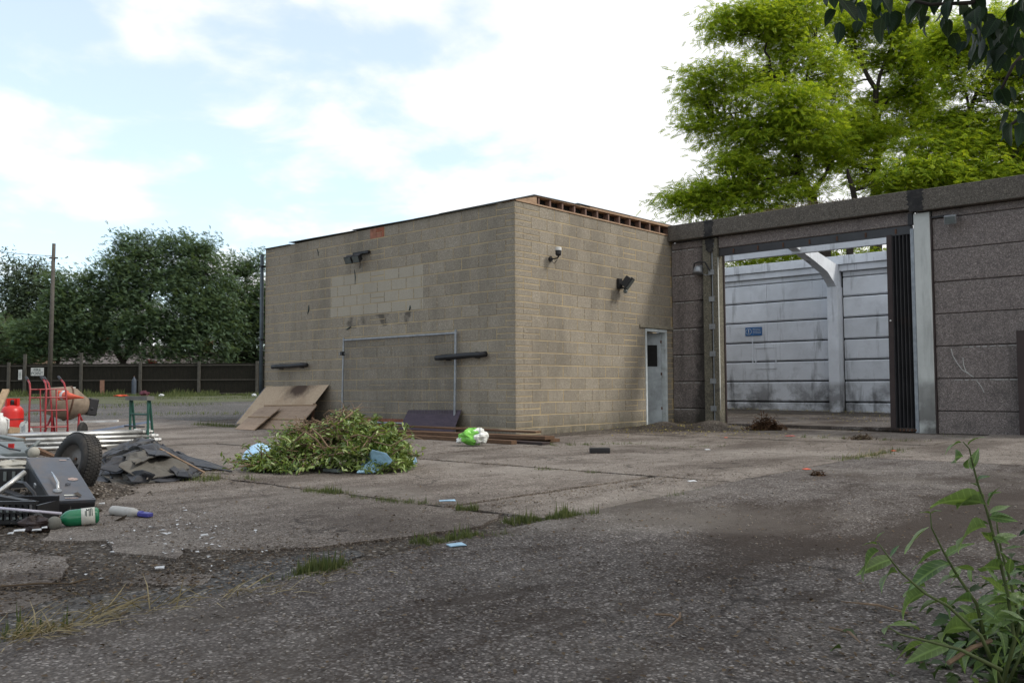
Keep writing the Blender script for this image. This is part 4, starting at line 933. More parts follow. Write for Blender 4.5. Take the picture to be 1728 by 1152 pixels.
bpy.data.objects.remove(o)
# earth bank at the doorway
n = 22; b = MB(); cx_, cy_ = 1.35, 3.95
for j in range(n):
    for i in range(n):
        u, v = i/(n-1)*2-1, j/(n-1)*2-1; x = cx_+1.55*u; y = cy_+1.30*v
        r = math.hypot(u*.95, v); h = .13*max(0, math.cos(min(r, 1)*math.pi/2))**1.2*(1+.5*math.sin(5*x+3*y))+random.uniform(-.007, .01)
        x = max(x, -.02); b.v.append((x, y, gz(x, y)-.03+h))
for j in range(n-1):
    for i in range(n-1): b.f.append((j*n+i, j*n+i+1, (j+1)*n+i+1, (j+1)*n+i))
tag(b.build('earth_bank', M_DIRT, smooth=True), 'low bank of dark soil in the corner by the doorway', kind='structure')

# ------------------------------------------------------------------ fence, pole and signs
FD = 49.0
M_RAIL = simple('old_rail', (0.055, 0.05, 0.042), 0.9, var=0.3, scale=3)
def FP(px, dz=0.0):
    q_ = P(px, 668, FD); return np.array([q_[0], q_[1], gz(q_[0], q_[1])+dz-0.03])
FEN = thing('timber_fence', 'long dark close boarded fence with concrete posts across the far side of the yard', 'fence', FP(237))
pxs = [-460, -360, -265, -170, -85, 15, 137, 237, 336, 434, 533, 632, 730]
fdir = unit(FP(434)-FP(137)); fn = unit(np.cross(fdir, (0, 0, 1))); fn = fn if np.dot(fn[:2], FH) < 0 else -fn   # towards the viewer
for px in pxs+[42]:
    p = FP(px); tall = {137: 2.42, 42: 2.35}.get(px, 1.90)
    MB().obox(p+(0, 0, tall/2)+fn*.07, fdir*.07, fn*.06, (0, 0, tall/2)).build('post', M_CPOST, FEN)
for a_, c_ in zip(pxs[:-1], pxs[1:]):
    pa, pb = FP(a_), FP(c_)
    for z in (.10, .86, 1.68): MB().beam(pa+(0, 0, z)+fn*.035, pb+(0, 0, z)+fn*.035, .04, .06).build('rail', M_RAIL, FEN)
    b = MB(); L_ = np.linalg.norm(pb-pa); k = int(L_/.12)
    for i in range(k):
        c0 = pa+(pb-pa)*(i+.5)/k; hh = 1.80+random.uniform(-.012, .012); b.obox(c0+(0, 0, hh/2)-fn*(.01 if i % 2 else .0), fdir*.064, fn*.008, (0, 0, hh/2))
    tag(b.build('boarding', M_FENCE, FEN), kind='stuff')
def textobj(s, size, org, ex, ez, mat, parent, name='lettering', ext=.003):
    cu = bpy.data.curves.new('t', 'FONT'); cu.body = s; cu.size = size; cu.align_x = 'CENTER'; cu.align_y = 'CENTER'; cu.extrude = ext; cu.space_line = .85
    tmp = bpy.data.objects.new('t', cu); COL.objects.link(tmp); dg = bpy.context.evaluated_depsgraph_get()
    me = bpy.data.meshes.new_from_object(tmp.evaluated_get(dg)); COL.objects.unlink(tmp); bpy.data.objects.remove(tmp)
    ex, ez = unit(ex), unit(ez); ey = np.cross(ez, ex); po = ORG[parent.name]
    for v in me.vertices:
        p = np.asarray(org)+ex*v.co.x+ez*v.co.y-ey*v.co.z*1.0; v.co = Vector(p-po)
    me.materials.clear(); me.materials.append(mat); o = bpy.data.objects.new(name, me); COL.objects.link(o); o.parent = parent; ORG[o.name] = po; return o
sp = P(63, 627, FD-.25); t = thing('fence_sign', 'white fire point sign on the fence left of the utility pole', 'sign', sp)
MB().obox(sp, fdir*.36, fn*.008, (0, 0, .22)).build('sign_plate', M_SIGNW, t)
textobj('FIRE\nPOINT', .23, sp+fn*.012, fdir, (0, 0, 1), M_INK, t)
sp = P(34, 632, FD-.25); t = thing('fence_sign', 'narrow white notice on the fence beside the tall post', 'sign', sp)
MB().obox(sp, fdir*.10, fn*.008, (0, 0, .28)).build('sign_plate', M_SIGNW, t)
for i in range(5): MB().obox(sp+fn*.011+(0, 0, .12-.07*i), fdir*.06, fn*.002, (0, 0, .012)).build('text_line', M_INK, t)
pb_ = P(83, 668, 45); pz = gz(pb_[0], pb_[1]); ptop = P(91, 411, 45)
t = thing('utility_pole', 'tall grey wooden utility pole in front of the fence with two wires', 'pole', (pb_[0], pb_[1], pz))
MB().tube([(pb_[0], pb_[1], pz-.1), (ptop[0], ptop[1], ptop[2])], [.12, .085], 12).build('pole', M_POLE, t, smooth=True)
MB().obox(ptop-(0, 0, .75), fdir*.22, fn*.03, (0, 0, .04)).build('cross_arm', M_POLE, t)
for (px, py, sy) in ((-200, 372, -.75), (-200, 452, -1.1)):
    a_, c_ = ptop+(0, 0, sy+.1), P(px, py, 60); pts = [a_+(c_-a_)*i/16-np.array([0, 0, 1.0*(1-(2*i/16-1)**2)])*.5 for i in range(17)]
    MB().tube(pts, .013, 4).build('wire', M_BLACK, t)
# odds and ends against the fence
p = P(226, 664, FD-.9); p[2] = gz(p[0], p[1]); t = thing('gas_bottle', 'tall dark blue grey gas bottle standing against the fence', 'gas bottle', p)
MB().lathe(p, (0, 0, 1), [(0, .12), (.75, .125), (.88, .10), (.95, .04), (1.02, .04), (1.02, 0)], 14).build('cylinder', simple('slate_blue', (.05, .065, .09)), t, smooth=True)
MB().lathe(p+(0, 0, 1.0), (0, 0, 1), [(0, .03), (.08, .03), (.08, 0)], 8).build('valve', M_RUST, t)
p = P(172, 666, FD-.5); p[2] = gz(p[0], p[1]); o = MB().obox(p+(0, 0, .42), fdir*.11, fn*.03, (0, 0, .42)).build('short_post', simple('orange_stained_wood', (.24, .13, .09), .8), None, p)
tag(o, 'short orange stained board standing upright at the fence', 'board')
p = P(121, 668, FD-1.4); p[2] = gz(p[0], p[1]); o = MB().lathe(p, (0, 0, 1), [(0, .16), (.48, .19), (.48, .17), (.05, .15), (.05, 0)], 14).build('white_bucket', M_WPLAST, None, p); tag(o, 'white bucket at the fence foot above the cement mixer', 'bucket')
def lump(px, py, d, w, h, mat, label, cat, name, seed=3):
    p = P(px, py, d); p[2] = gz(p[0], p[1]); o = camball(p+(0, 0, h), w, w*.6, h, seed, .35).build(name, mat, None, p); return tag(o, label, cat)
lump(205, 672, 45, .34, .05, M_ORANGE, 'flat orange scrap on the verge before the fence', 'litter', 'orange_scrap')
lump(243, 671, 45.5, .24, .14, simple('red_black_cloth', (.09, .02, .035)), 'dark red and black bundle on the verge above the green trestle', 'bundle', 'cloth_bundle', 5)
lump(272, 673, 45, .14, .06, M_PAPER, 'white litter on the verge right of the dark bundle', 'litter', 'white_litter', 6)
lump(429, 668, 44, .12, .07, M_PAPER, 'white litter on the verge beside the downpipe', 'litter', 'white_litter', 7)

# ------------------------------------------------------------------ the scrap at the left
R3 = np.array([FH[1], -FH[0], 0.0]); F3 = np.array([FH[0], FH[1], 0.0]); Z3 = np.array([0, 0, 1.0])
def loc(c): return lambda x, y, z: np.asarray(c, float)+R3*x+F3*y+Z3*z          # right, away, up from a place
# gas cylinder
c = G(19, 750); L0 = loc(c)
t = thing('gas_cylinder', 'bright red propane cylinder with a collar standing behind the scaffold poles', 'gas cylinder', c)
k = .73/.73
MB().lathe(c, (0, 0, 1), [(0, .0), (0, .13), (.03, .155), (.10, .165), (.50, .165), (.56, .15), (.60, .11), (.62, .0)], 26).build('body', M_GASRED, t, smooth=True)
b = MB()
for i in range(14):
    a0, a1 = 2*math.pi*i/18-.4, 2*math.pi*(i+1.0)/18-.4
    pts = [L0(.105*math.cos(a), .105*math.sin(a), z) for z in (.60, .72) for a in (a0, a1)]
    b.add([pts[0], pts[1], pts[3], pts[2]]+[p_*1 for p_ in [L0(.097*math.cos(a0), .097*math.sin(a0), .60), L0(.097*math.cos(a1), .097*math.sin(a1), .60), L0(.097*math.cos(a1), .097*math.sin(a1), .72), L0(.097*math.cos(a0), .097*math.sin(a0), .72)]], [(0, 1, 2, 3), (7, 6, 5, 4), (3, 2, 6, 7), (0, 3, 7, 4), (1, 5, 6, 2)])
b.build('collar', M_GASRED, t)
MB().lathe(L0(0, 0, .60), (0, 0, 1), [(0, .03), (.08, .03), (.10, .015), (.10, 0)], 10).build('valve', M_BLACK, t)
MB().tube([L0(.17*math.cos(a), .17*math.sin(a), .40) for a in np.linspace(0, 2*math.pi, 20)], .006, 5).build('band', M_DKBROWN, t)
for zz, ww in ((.30, .10), (.255, .07), (.12, .09)):
    pts = [L0(.169*math.sin(a), -.169*math.cos(a), zz+.02*math.sin(9*a)) for a in np.linspace(-.1-ww*4, -.1+ww*4, 8)]
    MB().tube(pts, .006, 5).build('paint_mark', M_SIGNW, t)
# hand trucks
def hand_truck(c, yaw, lean, label, w=.30):
    t = thing('hand_truck', label, 'hand truck', c, 'red hand trucks parked by the cement mixer')
    ex = math.cos(yaw)*R3+math.sin(yaw)*F3; ey = -math.sin(yaw)*R3+math.cos(yaw)*F3; up = unit(Z3*math.cos(lean)+ey*math.sin(lean)); ey2 = np.cross(up, ex)
    Q = lambda x, y, z: c+ex*x+ey2*y+up*z
    up = up*.93
    for sx in (-1, 1):
        MB().tube([Q(sx*w/2, 0, .03), Q(sx*w/2, 0, .55), Q(sx*w*.44, .0, .92), Q(sx*w*.42, .05, 1.03), Q(sx*w*.40, .16, 1.10)], .014, 8).build('rail', M_RED, t, smooth=True)
        MB().tube([Q(sx*w*.40, .15, 1.095), Q(sx*w*.40, .26, 1.16)], .019, 8).build('grip', M_BLACK, t)
        wh = MB().lathe(Q(sx*(w/2+.05)-.02*sx*0, .10, .10)-ex*.022, ex, [(0, 0), (0, .09), (.01, .105), (.034, .105), (.044, .09), (.044, 0)], 18).build('wheel', M_RUBBER, t, smooth=False)
        MB().lathe(Q(sx*(w/2+.05), .10, .10)-ex*.026, ex, [(0, 0), (0, .05), (.052, .05), (.052, 0)], 14).build('hub', simple('cream_hub', (.42, .36, .20)), wh)
        MB().tube([Q(sx*w/2, 0, .35), Q(sx*w*.5, .10, .10)], .010, 6).build('axle_strut', M_RED, t)
    for z in (.12, .34, .60, .80, .93): MB().tube([Q(-w/2+.01, 0, z), Q(w/2-.01, 0, z)], .011, 6).build('rung', M_RED, t)
    MB().tube([Q(0, 0, .12), Q(0, 0, .93)], .010, 6).build('centre_bar', M_RED, t)
    MB().tube([Q(-w/2-.05, .10, .10), Q(w/2+.05, .10, .10)], .010, 6).build('axle', M_BLACK, t)
    MB().obox(Q(0, -.10, .015), ex*w*.55, ey2*.10, up*.005).build('toe_plate', M_RED, t)
    return t
hand_truck(G(69, 757), .75, .12, 'red hand truck nearest the gas cylinder, its black grips raised')
hand_truck(G(96, 757), .80, .10, 'red hand truck to the right, beside the orange cone')
# cement mixer
c = G(48, 748)+F3*1.1; c[2] = gz(c[0], c[1]); L0 = loc(c)
t = thing('cement_mixer', 'cement crusted mixer drum on a stand behind the red hand trucks', 'cement mixer', c)
ax = unit(-R3*.72-F3*.67+Z3*.17); ctr = L0(.02, 0, .62)
dr = MB().lathe(ctr-ax*.34, ax, [(0, 0), (0, .14), (.08, .18), (.22, .275), (.34, .29), (.48, .26), (.66, .215), (.66, .203), (.48, .245), (.34, .27), (.22, .26), (.08, .15), (.06, 0)], 28).build('drum', M_MIX, t, smooth=True)
MB().tube([ctr-ax*.02+.294*(math.cos(a)*unit(np.cross(ax, Z3))+math.sin(a)*unit(np.cross(np.cross(ax, Z3), ax))) for a in np.linspace(0, 2*math.pi, 29)], .014, 6).build('drum_band', M_RUST, dr)
MB().obox(ctr-ax*.42, ax*.08, unit(np.cross(ax, Z3))*.11, unit(np.cross(np.cross(ax, Z3), ax))*.15).build('motor_housing', M_BLACK, t, bevel=.02)
for sx in (-.28, .34):
    MB().tube([L0(sx, -.22, 0), L0(sx*.75, 0, .42), L0(sx, .25, 0)], .02, 8).build('leg', M_RED, t)
MB().tube([L0(-.22, 0, .42), L0(.27, 0, .42)], .02, 8).build('cross_bar', M_RED, t)
MB().lathe(L0(.36, -.1, .16)-R3*.03, R3, [(0, 0), (0, .12), (.02, .14), (.05, .14), (.07, .12), (.07, 0)], 16).build('wheel', M_RUBBER, t)
MB().ball(L0(.52, -.1, .52), .03, 8, 6).build('hanging_knob', M_BLACK, t)
# orange cone lying on the mixer
ca, cb = P(107, 667, 14.3), P(141, 671, 14.0); ax = unit(cb-ca)
t = thing('traffic_cone', 'orange and white cone lying on its side, pointing right, against the cement mixer', 'traffic cone', ca)
Lc = np.linalg.norm(cb-ca)
MB().lathe(ca, ax, [(.07, .072), (Lc*.5, .038), (Lc, .008), (Lc, 0)], 18).build('cone', M_ORANGE, t, smooth=True)
MB().lathe(ca, ax, [(.0, .0), (0, .082), (.07, .073)], 18).build('white_band', M_WPLAST, t, smooth=True)
MB().obox(ca-ax*.01, ax*.012, unit(np.cross(ax, Z3))*.09, unit(np.cross(np.cross(ax, Z3), ax))*.08).build('base', M_ORANGE, t, bevel=.01)
# translucent sack by the cylinder
o = camball(G(42, 752)+Z3*.14, .10, .10, .20, 11, .3).build('clear_sack', simple('milky_plastic', (.34, .36, .36), .4), None, G(40, 752)); tag(o, 'crumpled milky plastic sack between the red cylinder and the mixer', 'sack')
# scaffold poles: a flat stack seen almost side on
rows = [(0, .03, 8), (1, .09, 7), (2, .15, 6), (3, .21, 5)]
k = 0
pole_names = ['front', 'second', 'third', 'fourth', 'fifth', 'sixth', 'seventh', 'back']
a0 = G(28, 764); b0 = G(262, 754)
d0 = unit(b0-a0); n0 = unit(np.array([-d0[1], d0[0], 0])); n0 = n0 if np.dot(n0, F3) > 0 else -n0
for r_, z, cnt in rows:
    for i in range(cnt):
        off = .085*i+.04*r_+random.uniform(-.01, .01); aa = a0+n0*off+Z3*(z+.02)+d0*random.uniform(-.25, .12); bb = b0+n0*off+Z3*(z+.012)+d0*random.uniform(-.18, .06)
        aa = aa+n0*random.uniform(-.03, .03)
        lay = ['lowest', 'second lowest', 'second highest', 'highest'][r_]
        t = thing('scaffold_pole', f'aluminium scaffold pole, {pole_names[i]} one in the {lay} layer of the stack', 'pole', (aa+bb)/2, 'aluminium poles stacked at the left')
        MB().tube([aa, (aa+bb)/2+Z3*random.uniform(-.006, .004), bb], .026, 10).build('tube', M_ALU, t, smooth=True)
        if random.random() < .75:
            e = unit(bb-aa); MB().lathe(bb-e*.07, e, [(0, .026), (0, .036), (.05, .036), (.06, .030), (.10, .028), (.10, 0)], 12).build('coupler', M_ALU, t)
        if random.random() < .5:
            e = unit(bb-aa); q_ = aa+(bb-aa)*random.uniform(.3, .7); MB().lathe(q_, e, [(0, .026), (0, .030), (.09, .030), (.09, .026)], 10).build('sleeve', M_GALV, t)
# flat things behind the poles
o = MB().beam(G(108, 744)+F3*.5+Z3*.10, G(235, 744)+F3*.4+Z3*.30, .12, .035).build('pale_blue_plank', simple('pale_blue_paint', (.30, .36, .48), .5), None, G(170, 744)); tag(o, 'long pale blue painted plank lying behind the scaffold poles', 'plank')
o = MB().beam(G(100, 742)+F3*.2+Z3*.29, G(185, 742)+F3*.3+Z3*.31, .08, .03).build('white_rail', M_WPLAST, None, G(150, 744)); tag(o, 'white rail lying on top of the pole stack near the hand trucks', 'rail')
o = MB().beam(G(8, 762)+Z3*.30, G(26, 760)+Z3*.28, .12, .09).build('wood_offcut', M_PLANK2, None, G(14, 758)); tag(o, 'pale square timber offcut at the left end of the pole stack', 'offcut')
o = MB().beam(G(2, 764)+Z3*.22, G(36, 766)+Z3*.20, .10, .05).build('wood_offcut', M_PLANK, None, G(5, 764)); tag(o, 'dark rusty bar under the pale offcut at the left frame edge', 'bar')
o = MB().beam(P(-8, 700, 9.5), P(10, 658, 9.9), .07, .03).build('upright_plank', M_PLANK2, None, P(0, 690, 9.6)); tag(o, 'bare plank sticking up at the left frame edge before the red cylinder', 'plank')
# trestle
c1, c2 = G(219, 752), G(249, 754); h = .70
t = thing('green_trestle', 'dark green metal trestle with a worn grey top bar behind the pole ends', 'trestle', (c1+c2)/2)
dd = unit(c2-c1)
MB().tube([c1, c1+Z3*h], .02, 8).build('leg', M_TGREEN, t); MB().tube([c2, c2+Z3*h], .02, 8).build('leg', M_TGREEN, t)
MB().tube([c1+F3*.22, c1+F3*.05+Z3*(h-.02)], .02, 8).build('leg', M_TGREEN, t); MB().tube([c2+F3*.22, c2+F3*.05+Z3*(h-.02)], .02, 8).build('leg', M_TGREEN, t)
MB().tube([c1+Z3*.48, c2+Z3*.48], .014, 8).build('rung', M_TGREEN, t); MB().tube([c1+Z3*.20, c2+Z3*.20], .014, 8).build('rung', M_TGREEN, t)
MB().beam(c1+Z3*(h+.02)-dd*.05, c2+Z3*(h+.02)+dd*.06, .12, .06).build('top_bar', simple('worn_grey_top', (.13, .13, .12), .8), t)
o = MB().tube([c1+Z3*.3-dd*.12-F3*.05, c1+Z3*.3+dd*.42-F3*.05], .012, 6).build('thin_rod', M_BLACK, None, c1); tag(o, 'thin dark rod lying across the foot of the green trestle', 'rod')
# roofing felt pile: overlapping stiff torn sheets
def felt_sheet(outline, label, mat, seed, rough=1.0):
    """outline given as (px, py, height above the yard)"""
    rr = random.Random(seed); pts = []
    P0 = []
    for (px, py, hh) in outline:
        # intersect the ray with a plane hh above the yard
        q_ = PL(2, hh, px, py); P0.append(q_)
    n = len(P0); out = []
    for i in range(n):
        a_, c_ = P0[i], P0[(i+1) % n]; k = max(1, int(np.linalg.norm(c_-a_)/.09))
        for j in range(k):
            q_ = a_+(c_-a_)*j/k
            if j: q_ = q_+np.array([rr.uniform(-1, 1), rr.uniform(-1, 1), rr.uniform(-.6, .6)])*.022*rough
            out.append(q_)
    cen = np.mean(out, axis=0); m = len(out); b = MB()
    wn = [rr.uniform(-.008, .008)*rough for _ in range(3*m)]
    for lay, dz in ((0, 0), (1, -.009)):
        for fi, f in enumerate((1.0, .66, .33)):
            for qi, q_ in enumerate(out):
                p = cen+(q_-cen)*f; w = (.014*math.sin(11*p[0]+seed)+.012*math.sin(14*p[1]+2*seed)+wn[fi*m+qi]) if f < 1 else 0
                b.v.append(tuple(p+Z3*(dz+w)))
        b.v.append(tuple(cen+Z3*dz))
    S_ = 3*m+1
    for i in range(m):
        j = (i+1) % m
        for r_ in (0, 1):
            b.f.append((r_*m+i, r_*m+j, (r_+1)*m+j, (r_+1)*m+i)); b.f.append((S_+r_*m+j, S_+r_*m+i, S_+(r_+1)*m+i, S_+(r_+1)*m+j))
        b.f.append((2*m+i, 2*m+j, 3*m)); b.f.append((S_+2*m+j, S_+2*m+i, S_+3*m)); b.f.append((i, S_+i, S_+j, j))
    o = b.build('roofing_felt', mat, None, cen); return tag(o, label, 'felt sheet', 'torn roofing felt sheets in a pile')
felt_sheet([(160, 812, 0.017), (172, 770, 0.153), (215, 790, 0.102), (200, 800, 0.051), (182, 812, 0.017)], 'dark torn felt sheet at the near left of the pile beside the tyre', M_FELT, 1)
felt_sheet([(163, 772, 0.187), (200, 750, 0.230), (240, 737, 0.255), (262, 742, 0.230), (232, 752, 0.230), (205, 760, 0.212), (168, 776, 0.162)], 'black felt sheet curling up at the top of the pile', M_FELT, 2)
felt_sheet([(168, 790, 0.119), (190, 770, 0.204), (240, 758, 0.238), (230, 778, 0.170), (196, 796, 0.085)], 'blue black felt sheet in the left middle of the pile', M_FELT, 3)
felt_sheet([(200, 786, 0.162), (232, 764, 0.230), (300, 772, 0.170), (322, 784, 0.102), (312, 800, 0.043), (268, 803, 0.051), (234, 805, 0.068)], 'large dusty grey felt sheet, undersurface up, at the front right', M_FELTB, 4)
felt_sheet([(232, 752, 0.281), (266, 748, 0.281), (300, 768, 0.187), (262, 768, 0.230)], 'stiff black felt sheet lying above the dusty grey one', M_FELT, 5)
felt_sheet([(262, 754, 0.238), (276, 752, 0.230), (332, 786, 0.068), (318, 782, 0.102)], 'narrow felt strip sliding down the right side of the pile', M_FELT, 6)
felt_sheet([(172, 800, 0.060), (205, 798, 0.060), (240, 806, 0.034), (262, 812, 0.017), (190, 815, 0.013)], 'flat worn felt scrap under the near edge of the pile', M_FELTB, 7)
felt_sheet([(238, 808, 0.038), (300, 800, 0.051), (345, 790, 0.030), (330, 806, 0.017), (270, 812, 0.013)], 'black felt underlayer showing at the near right edge', M_FELT, 8)
felt_sheet([(250, 740, 0.119), (270, 756, 0.085), (330, 790, 0.025), (385, 792, 0.013), (330, 775, 0.025)], 'long felt tail trailing out right on the concrete', M_FELT, 9)
felt_sheet([(214, 800, 0.085), (240, 792, 0.136), (262, 800, 0.102), (250, 812, 0.034), (222, 812, 0.043)], 'small curled black felt piece over the near front edge of the pile', M_FELT, 11)
felt_sheet([(286, 790, 0.102), (310, 778, 0.136), (334, 792, 0.060), (318, 804, 0.043), (298, 802, 0.051)], 'broken black felt corner at the right end of the dusty grey sheet', M_FELT, 12)
felt_sheet([(205, 768, 0.204), (248, 760, 0.246), (262, 770, 0.212), (228, 782, 0.178)], 'dusty brown felt scrap between the two top sheets', M_FELTB, 13)
felt_sheet([(180, 752, 0.187), (262, 745, 0.204), (300, 775, 0.119), (240, 790, 0.085), (175, 795, 0.051)], 'buried felt sheet in the middle of the pile', M_FELTB, 10)
c = G(250, 792)+F3*.1; o = camball(c+Z3*.03, .42, .36, .10, 21, .15).build('rubble_core', M_DIRT, None, c); tag(o, 'heap of earth and rubble under the roofing felt', 'rubble')
for a_, b2, mt, lb in (((270, 757, .26), (345, 797, .03), M_TWIG, 'thin brown lath down the right flank of the felt pile'), ((330, 785, .05), (390, 795, .03), M_BLACK, 'black lath lying flat right of the felt pile')):
    p1, p2 = PL(2, a_[2], a_[0], a_[1]), PL(2, b2[2], b2[0], b2[1]); o = MB().beam(p1, p2, .03, .012).build('lath', mt, None, (p1+p2)/2); tag(o, lb, 'lath')
# tyre and wheel leaning on the cabinet
wc = P(128, 786, 7.1); ax = unit(-R3*.80-F3*.42+Z3*.42)            # wheel axle: its face looks left and up towards the viewer
ax = unit(-R3*.56-F3*.79+Z3*.24)
RW = .268
t = thing('car_wheel', 'old car wheel with worn black tyre leaning on the scrap behind the cabinet', 'wheel', wc)
prof = []; w = .076
prof = [(-w*.75, RW*.62), (-w, RW*.72), (-w*1.05, RW*.86), (-w*.80, RW*.97), (-w*.4, RW), (w*.4, RW), (w*.8, RW*.97), (w*1.05, RW*.86), (w, RW*.72), (w*.75, RW*.62), (w*.3, RW*.60), (-w*.3, RW*.60), (-w*.75, RW*.62)]
ty = MB().lathe(wc, ax, prof, 40).build('tyre', M_RUBBER, t, smooth=True)
tr = MB(); e1 = unit(np.cross(ax, Z3)); e2 = np.cross(e1, ax)
for i in range(60):
    a = 2*math.pi*i/60
    for s_, of in ((-.62, 0), (-.2, .5), (.2, 0), (.62, .5)):
        a2 = a+of*2*math.pi/60; rd = math.cos(a2)*e1+math.sin(a2)*e2; td = -math.sin(a2)*e1+math.cos(a2)*e2
        tr.obox(wc+rd*(RW-.002)+ax*w*s_, td*.0095, ax*w*.165, rd*.005)
tag(tr.build('tread_blocks', M_RUBBER, ty), kind='stuff')
rm = MB().lathe(wc, ax, [(w*.78, RW*.63), (w*.62, RW*.60), (w*.1, RW*.56), (w*.05, RW*.44), (w*.30, RW*.30), (w*.30, RW*.16), (w*.12, RW*.14), (w*.12, 0)], 30).build('rim', simple('dirty_rim', (.16, .15, .14), .6, .3, grime=.6), t, smooth=True)
for i in range(4):
    a = 2*math.pi*i/4+.4; rd = math.cos(a)*e1+math.sin(a)*e2; MB().lathe(wc+rd*RW*.22+ax*w*.28, ax, [(0, .012), (.012, .012), (.012, 0)], 6).build('wheel_nut', M_RUST, rm)
# metal cabinet tipped on its back
tl, tr_, br, bl = P(44, 771, 6.55), P(118, 771, 6.75), P(162, 842, 6.10), P(88, 845, 5.92)
t = thing('metal_cabinet', 'tipped dark grey metal switch cabinet with a chrome lever handle', 'cabinet', G(95, 866))
ex = (tr_-tl+br-bl)/2; ey_ = (bl-tl+br-tr_)/2; nn = unit(np.cross(ey_, ex)); nn = nn if np.dot(nn, CAM-tl) > 0 else -nn
cen = (tl+tr_+br+bl)/4
MB().add([*(q_-nn*.025 for q_ in (tl+ey_*.03, tr_, br, bl)), *(q_-nn*.17 for q_ in (tl, tr_, br, bl))], [(3, 2, 1, 0), (4, 5, 6, 7), (0, 1, 5, 4), (1, 2, 6, 5), (2, 3, 7, 6), (3, 0, 4, 7)]).build('case', M_CABD, t, bevel=.004)
dr_ = MB().add([tl, tr_, br, bl]+[q_-nn*.024 for q_ in (tl, tr_, br, bl)], [(3, 2, 1, 0), (4, 5, 6, 7), (0, 1, 5, 4), (1, 2, 6, 5), (2, 3, 7, 6), (3, 0, 4, 7)]).build('door', M_CAB, t, bevel=.004)
def on_door(u, v, n=0.0): return tl+ex*u*(1)+ey_*v+nn*n
h1, h2 = on_door(.30, .42, .045), on_door(.24, .80, .05)
def pxd(px, py, n=0.0):
    d = ray(px, py); tt = np.dot(tl-CAM, nn)/np.dot(d, nn); return CAM+d*tt+nn*n
hA, hB = pxd(86, 804, .035), pxd(97, 822, .032)
MB().tube([hA, (hA+hB)/2+nn*.003, hB, pxd(98, 828, .0)], [.006, .008, .010, .013], 10).build('handle', simple('chrome', (.55, .55, .54), .25, .9, bumps=0), dr_, smooth=True)
MB().lathe(pxd(97, 828, 0), nn, [(0, .030), (.006, .028), (.012, .018), (.012, 0)], 18).build('handle_rose', M_GALV, dr_)
def sticker(px, py, w, h, mat, rnd=False, rot=0.0, name='sticker'):
    c = pxd(px, py, .0015); a1 = unit(ex); a2 = unit(np.cross(nn, a1)); a1, a2 = a1*math.cos(rot)+a2*math.sin(rot), -a1*math.sin(rot)+a2*math.cos(rot); b = MB()
    n = 16 if rnd else 4; pts = []
    for i in range(n):
        a = 2*math.pi*(i+.5)/n; k = 1 if rnd else 1.414; pts.append(c+a1*math.cos(a)*w/2*k+a2*math.sin(a)*h/2*k)
    return b.slab(pts, .001, -nn).build(name, mat, dr_)
sticker(123, 808, .07, .055, M_LABELP, True); sticker(106, 776, .05, .014, M_LABELP); sticker(120, 835, .09, .016, M_LABEL); sticker(121, 840, .085, .012, M_LABELP)
for i in range(5): sticker(113+4*i, 839.5, .008, .006, M_INK, name='print_mark')
for i in range(3): sticker(118+4*i, 806+3*(i % 2), .007, .012, M_INK, True, name='print_mark')
a1 = unit(ex); a2 = unit(np.cross(nn, a1)); ch = -unit(hA-hB)
textobj('P2', .05, pxd(115, 817, .002), unit(pxd(116, 809)-pxd(115, 826)), unit(-ex), simple('scratch_grey', (.022, .022, .026)), dr_, 'scratched_letters', .0008)
for (u, v) in ((.03, .04), (.97, .04), (.03, .96), (.97, .96)): MB().lathe(on_door(u, v, 0), nn, [(0, .007), (.003, .007), (.003, 0)], 8).build('rivet', M_GALV, dr_)
MB().obox(pxd(60, 812, -.03), unit(ey_)*.02, nn*.012, unit(ex)*.005).build('hinge', M_GALV, t); MB().obox(pxd(78, 838, -.03), unit(ey_)*.02, nn*.012, unit(ex)*.005).build('hinge', M_GALV, t)
# black plastic crate wreck under and left of the cabinet
c = G(18, 886); L0 = loc(c)
t = thing('black_crate', 'broken black plastic crate with slotted sides at the lower left', 'crate', c)
def cbox(mb, x0, x1, y0, y1, z0, z1): mb.obox(L0((x0+x1)/2, (y0+y1)/2, (z0+z1)/2), R3*(x1-x0)/2, F3*(y1-y0)/2, Z3*(z1-z0)/2); return mb
for (z0, z1) in ((.01, .03), (.075, .09), (.13, .15)): cbox(MB(), -.32, .15, -.0, .03, z0, z1).build('side_rail', M_PLAST, t)
for i in range(12): cbox(MB(), -.31+.04*i, -.297+.04*i, .005, .025, .03, .13).build('side_bar', M_PLAST, t)
cbox(MB(), -.32, .15, .03, .30, .0, .02).build('base', M_PLAST, t); cbox(MB(), -.32, .15, .28, .30, .02, .15).build('back_side', M_PLAST, t); cbox(MB(), .13, .15, .03, .28, .02, .12).build('end_side', M_PLAST, t)
for i in range(10):
    for j in range(2): cbox(MB(), -.28+.042*i, -.264+.042*i, -.006, -.0005, .038+.045*j, .052+.045*j).build('slot_rib', M_GREYP, t)
c2_ = G(-22, 862)+F3*.30; t = thing('black_crate', 'upturned black plastic tray lying deeper in the scrap at the left edge', 'crate', c2_); L1 = loc(c2_)
for (x0, x1, y0, y1, z0, z1) in ((-.35, .28, 0, .03, .16, .27), (-.35, .28, .36, .39, .16, .27), (-.35, .28, 0, .39, .13, .16)): MB().obox(L1((x0+x1)/2, (y0+y1)/2, (z0+z1)/2), R3*(x1-x0)/2, F3*(y1-y0)/2, Z3*(z1-z0)/2+R3*.02).build('side', M_PLAST, t)
for i in range(9): MB().obox(L1(-.31+.065*i, -.006, .215), R3*.010, F3*.004, Z3*.035).build('slot_rib', M_GREYP, t)
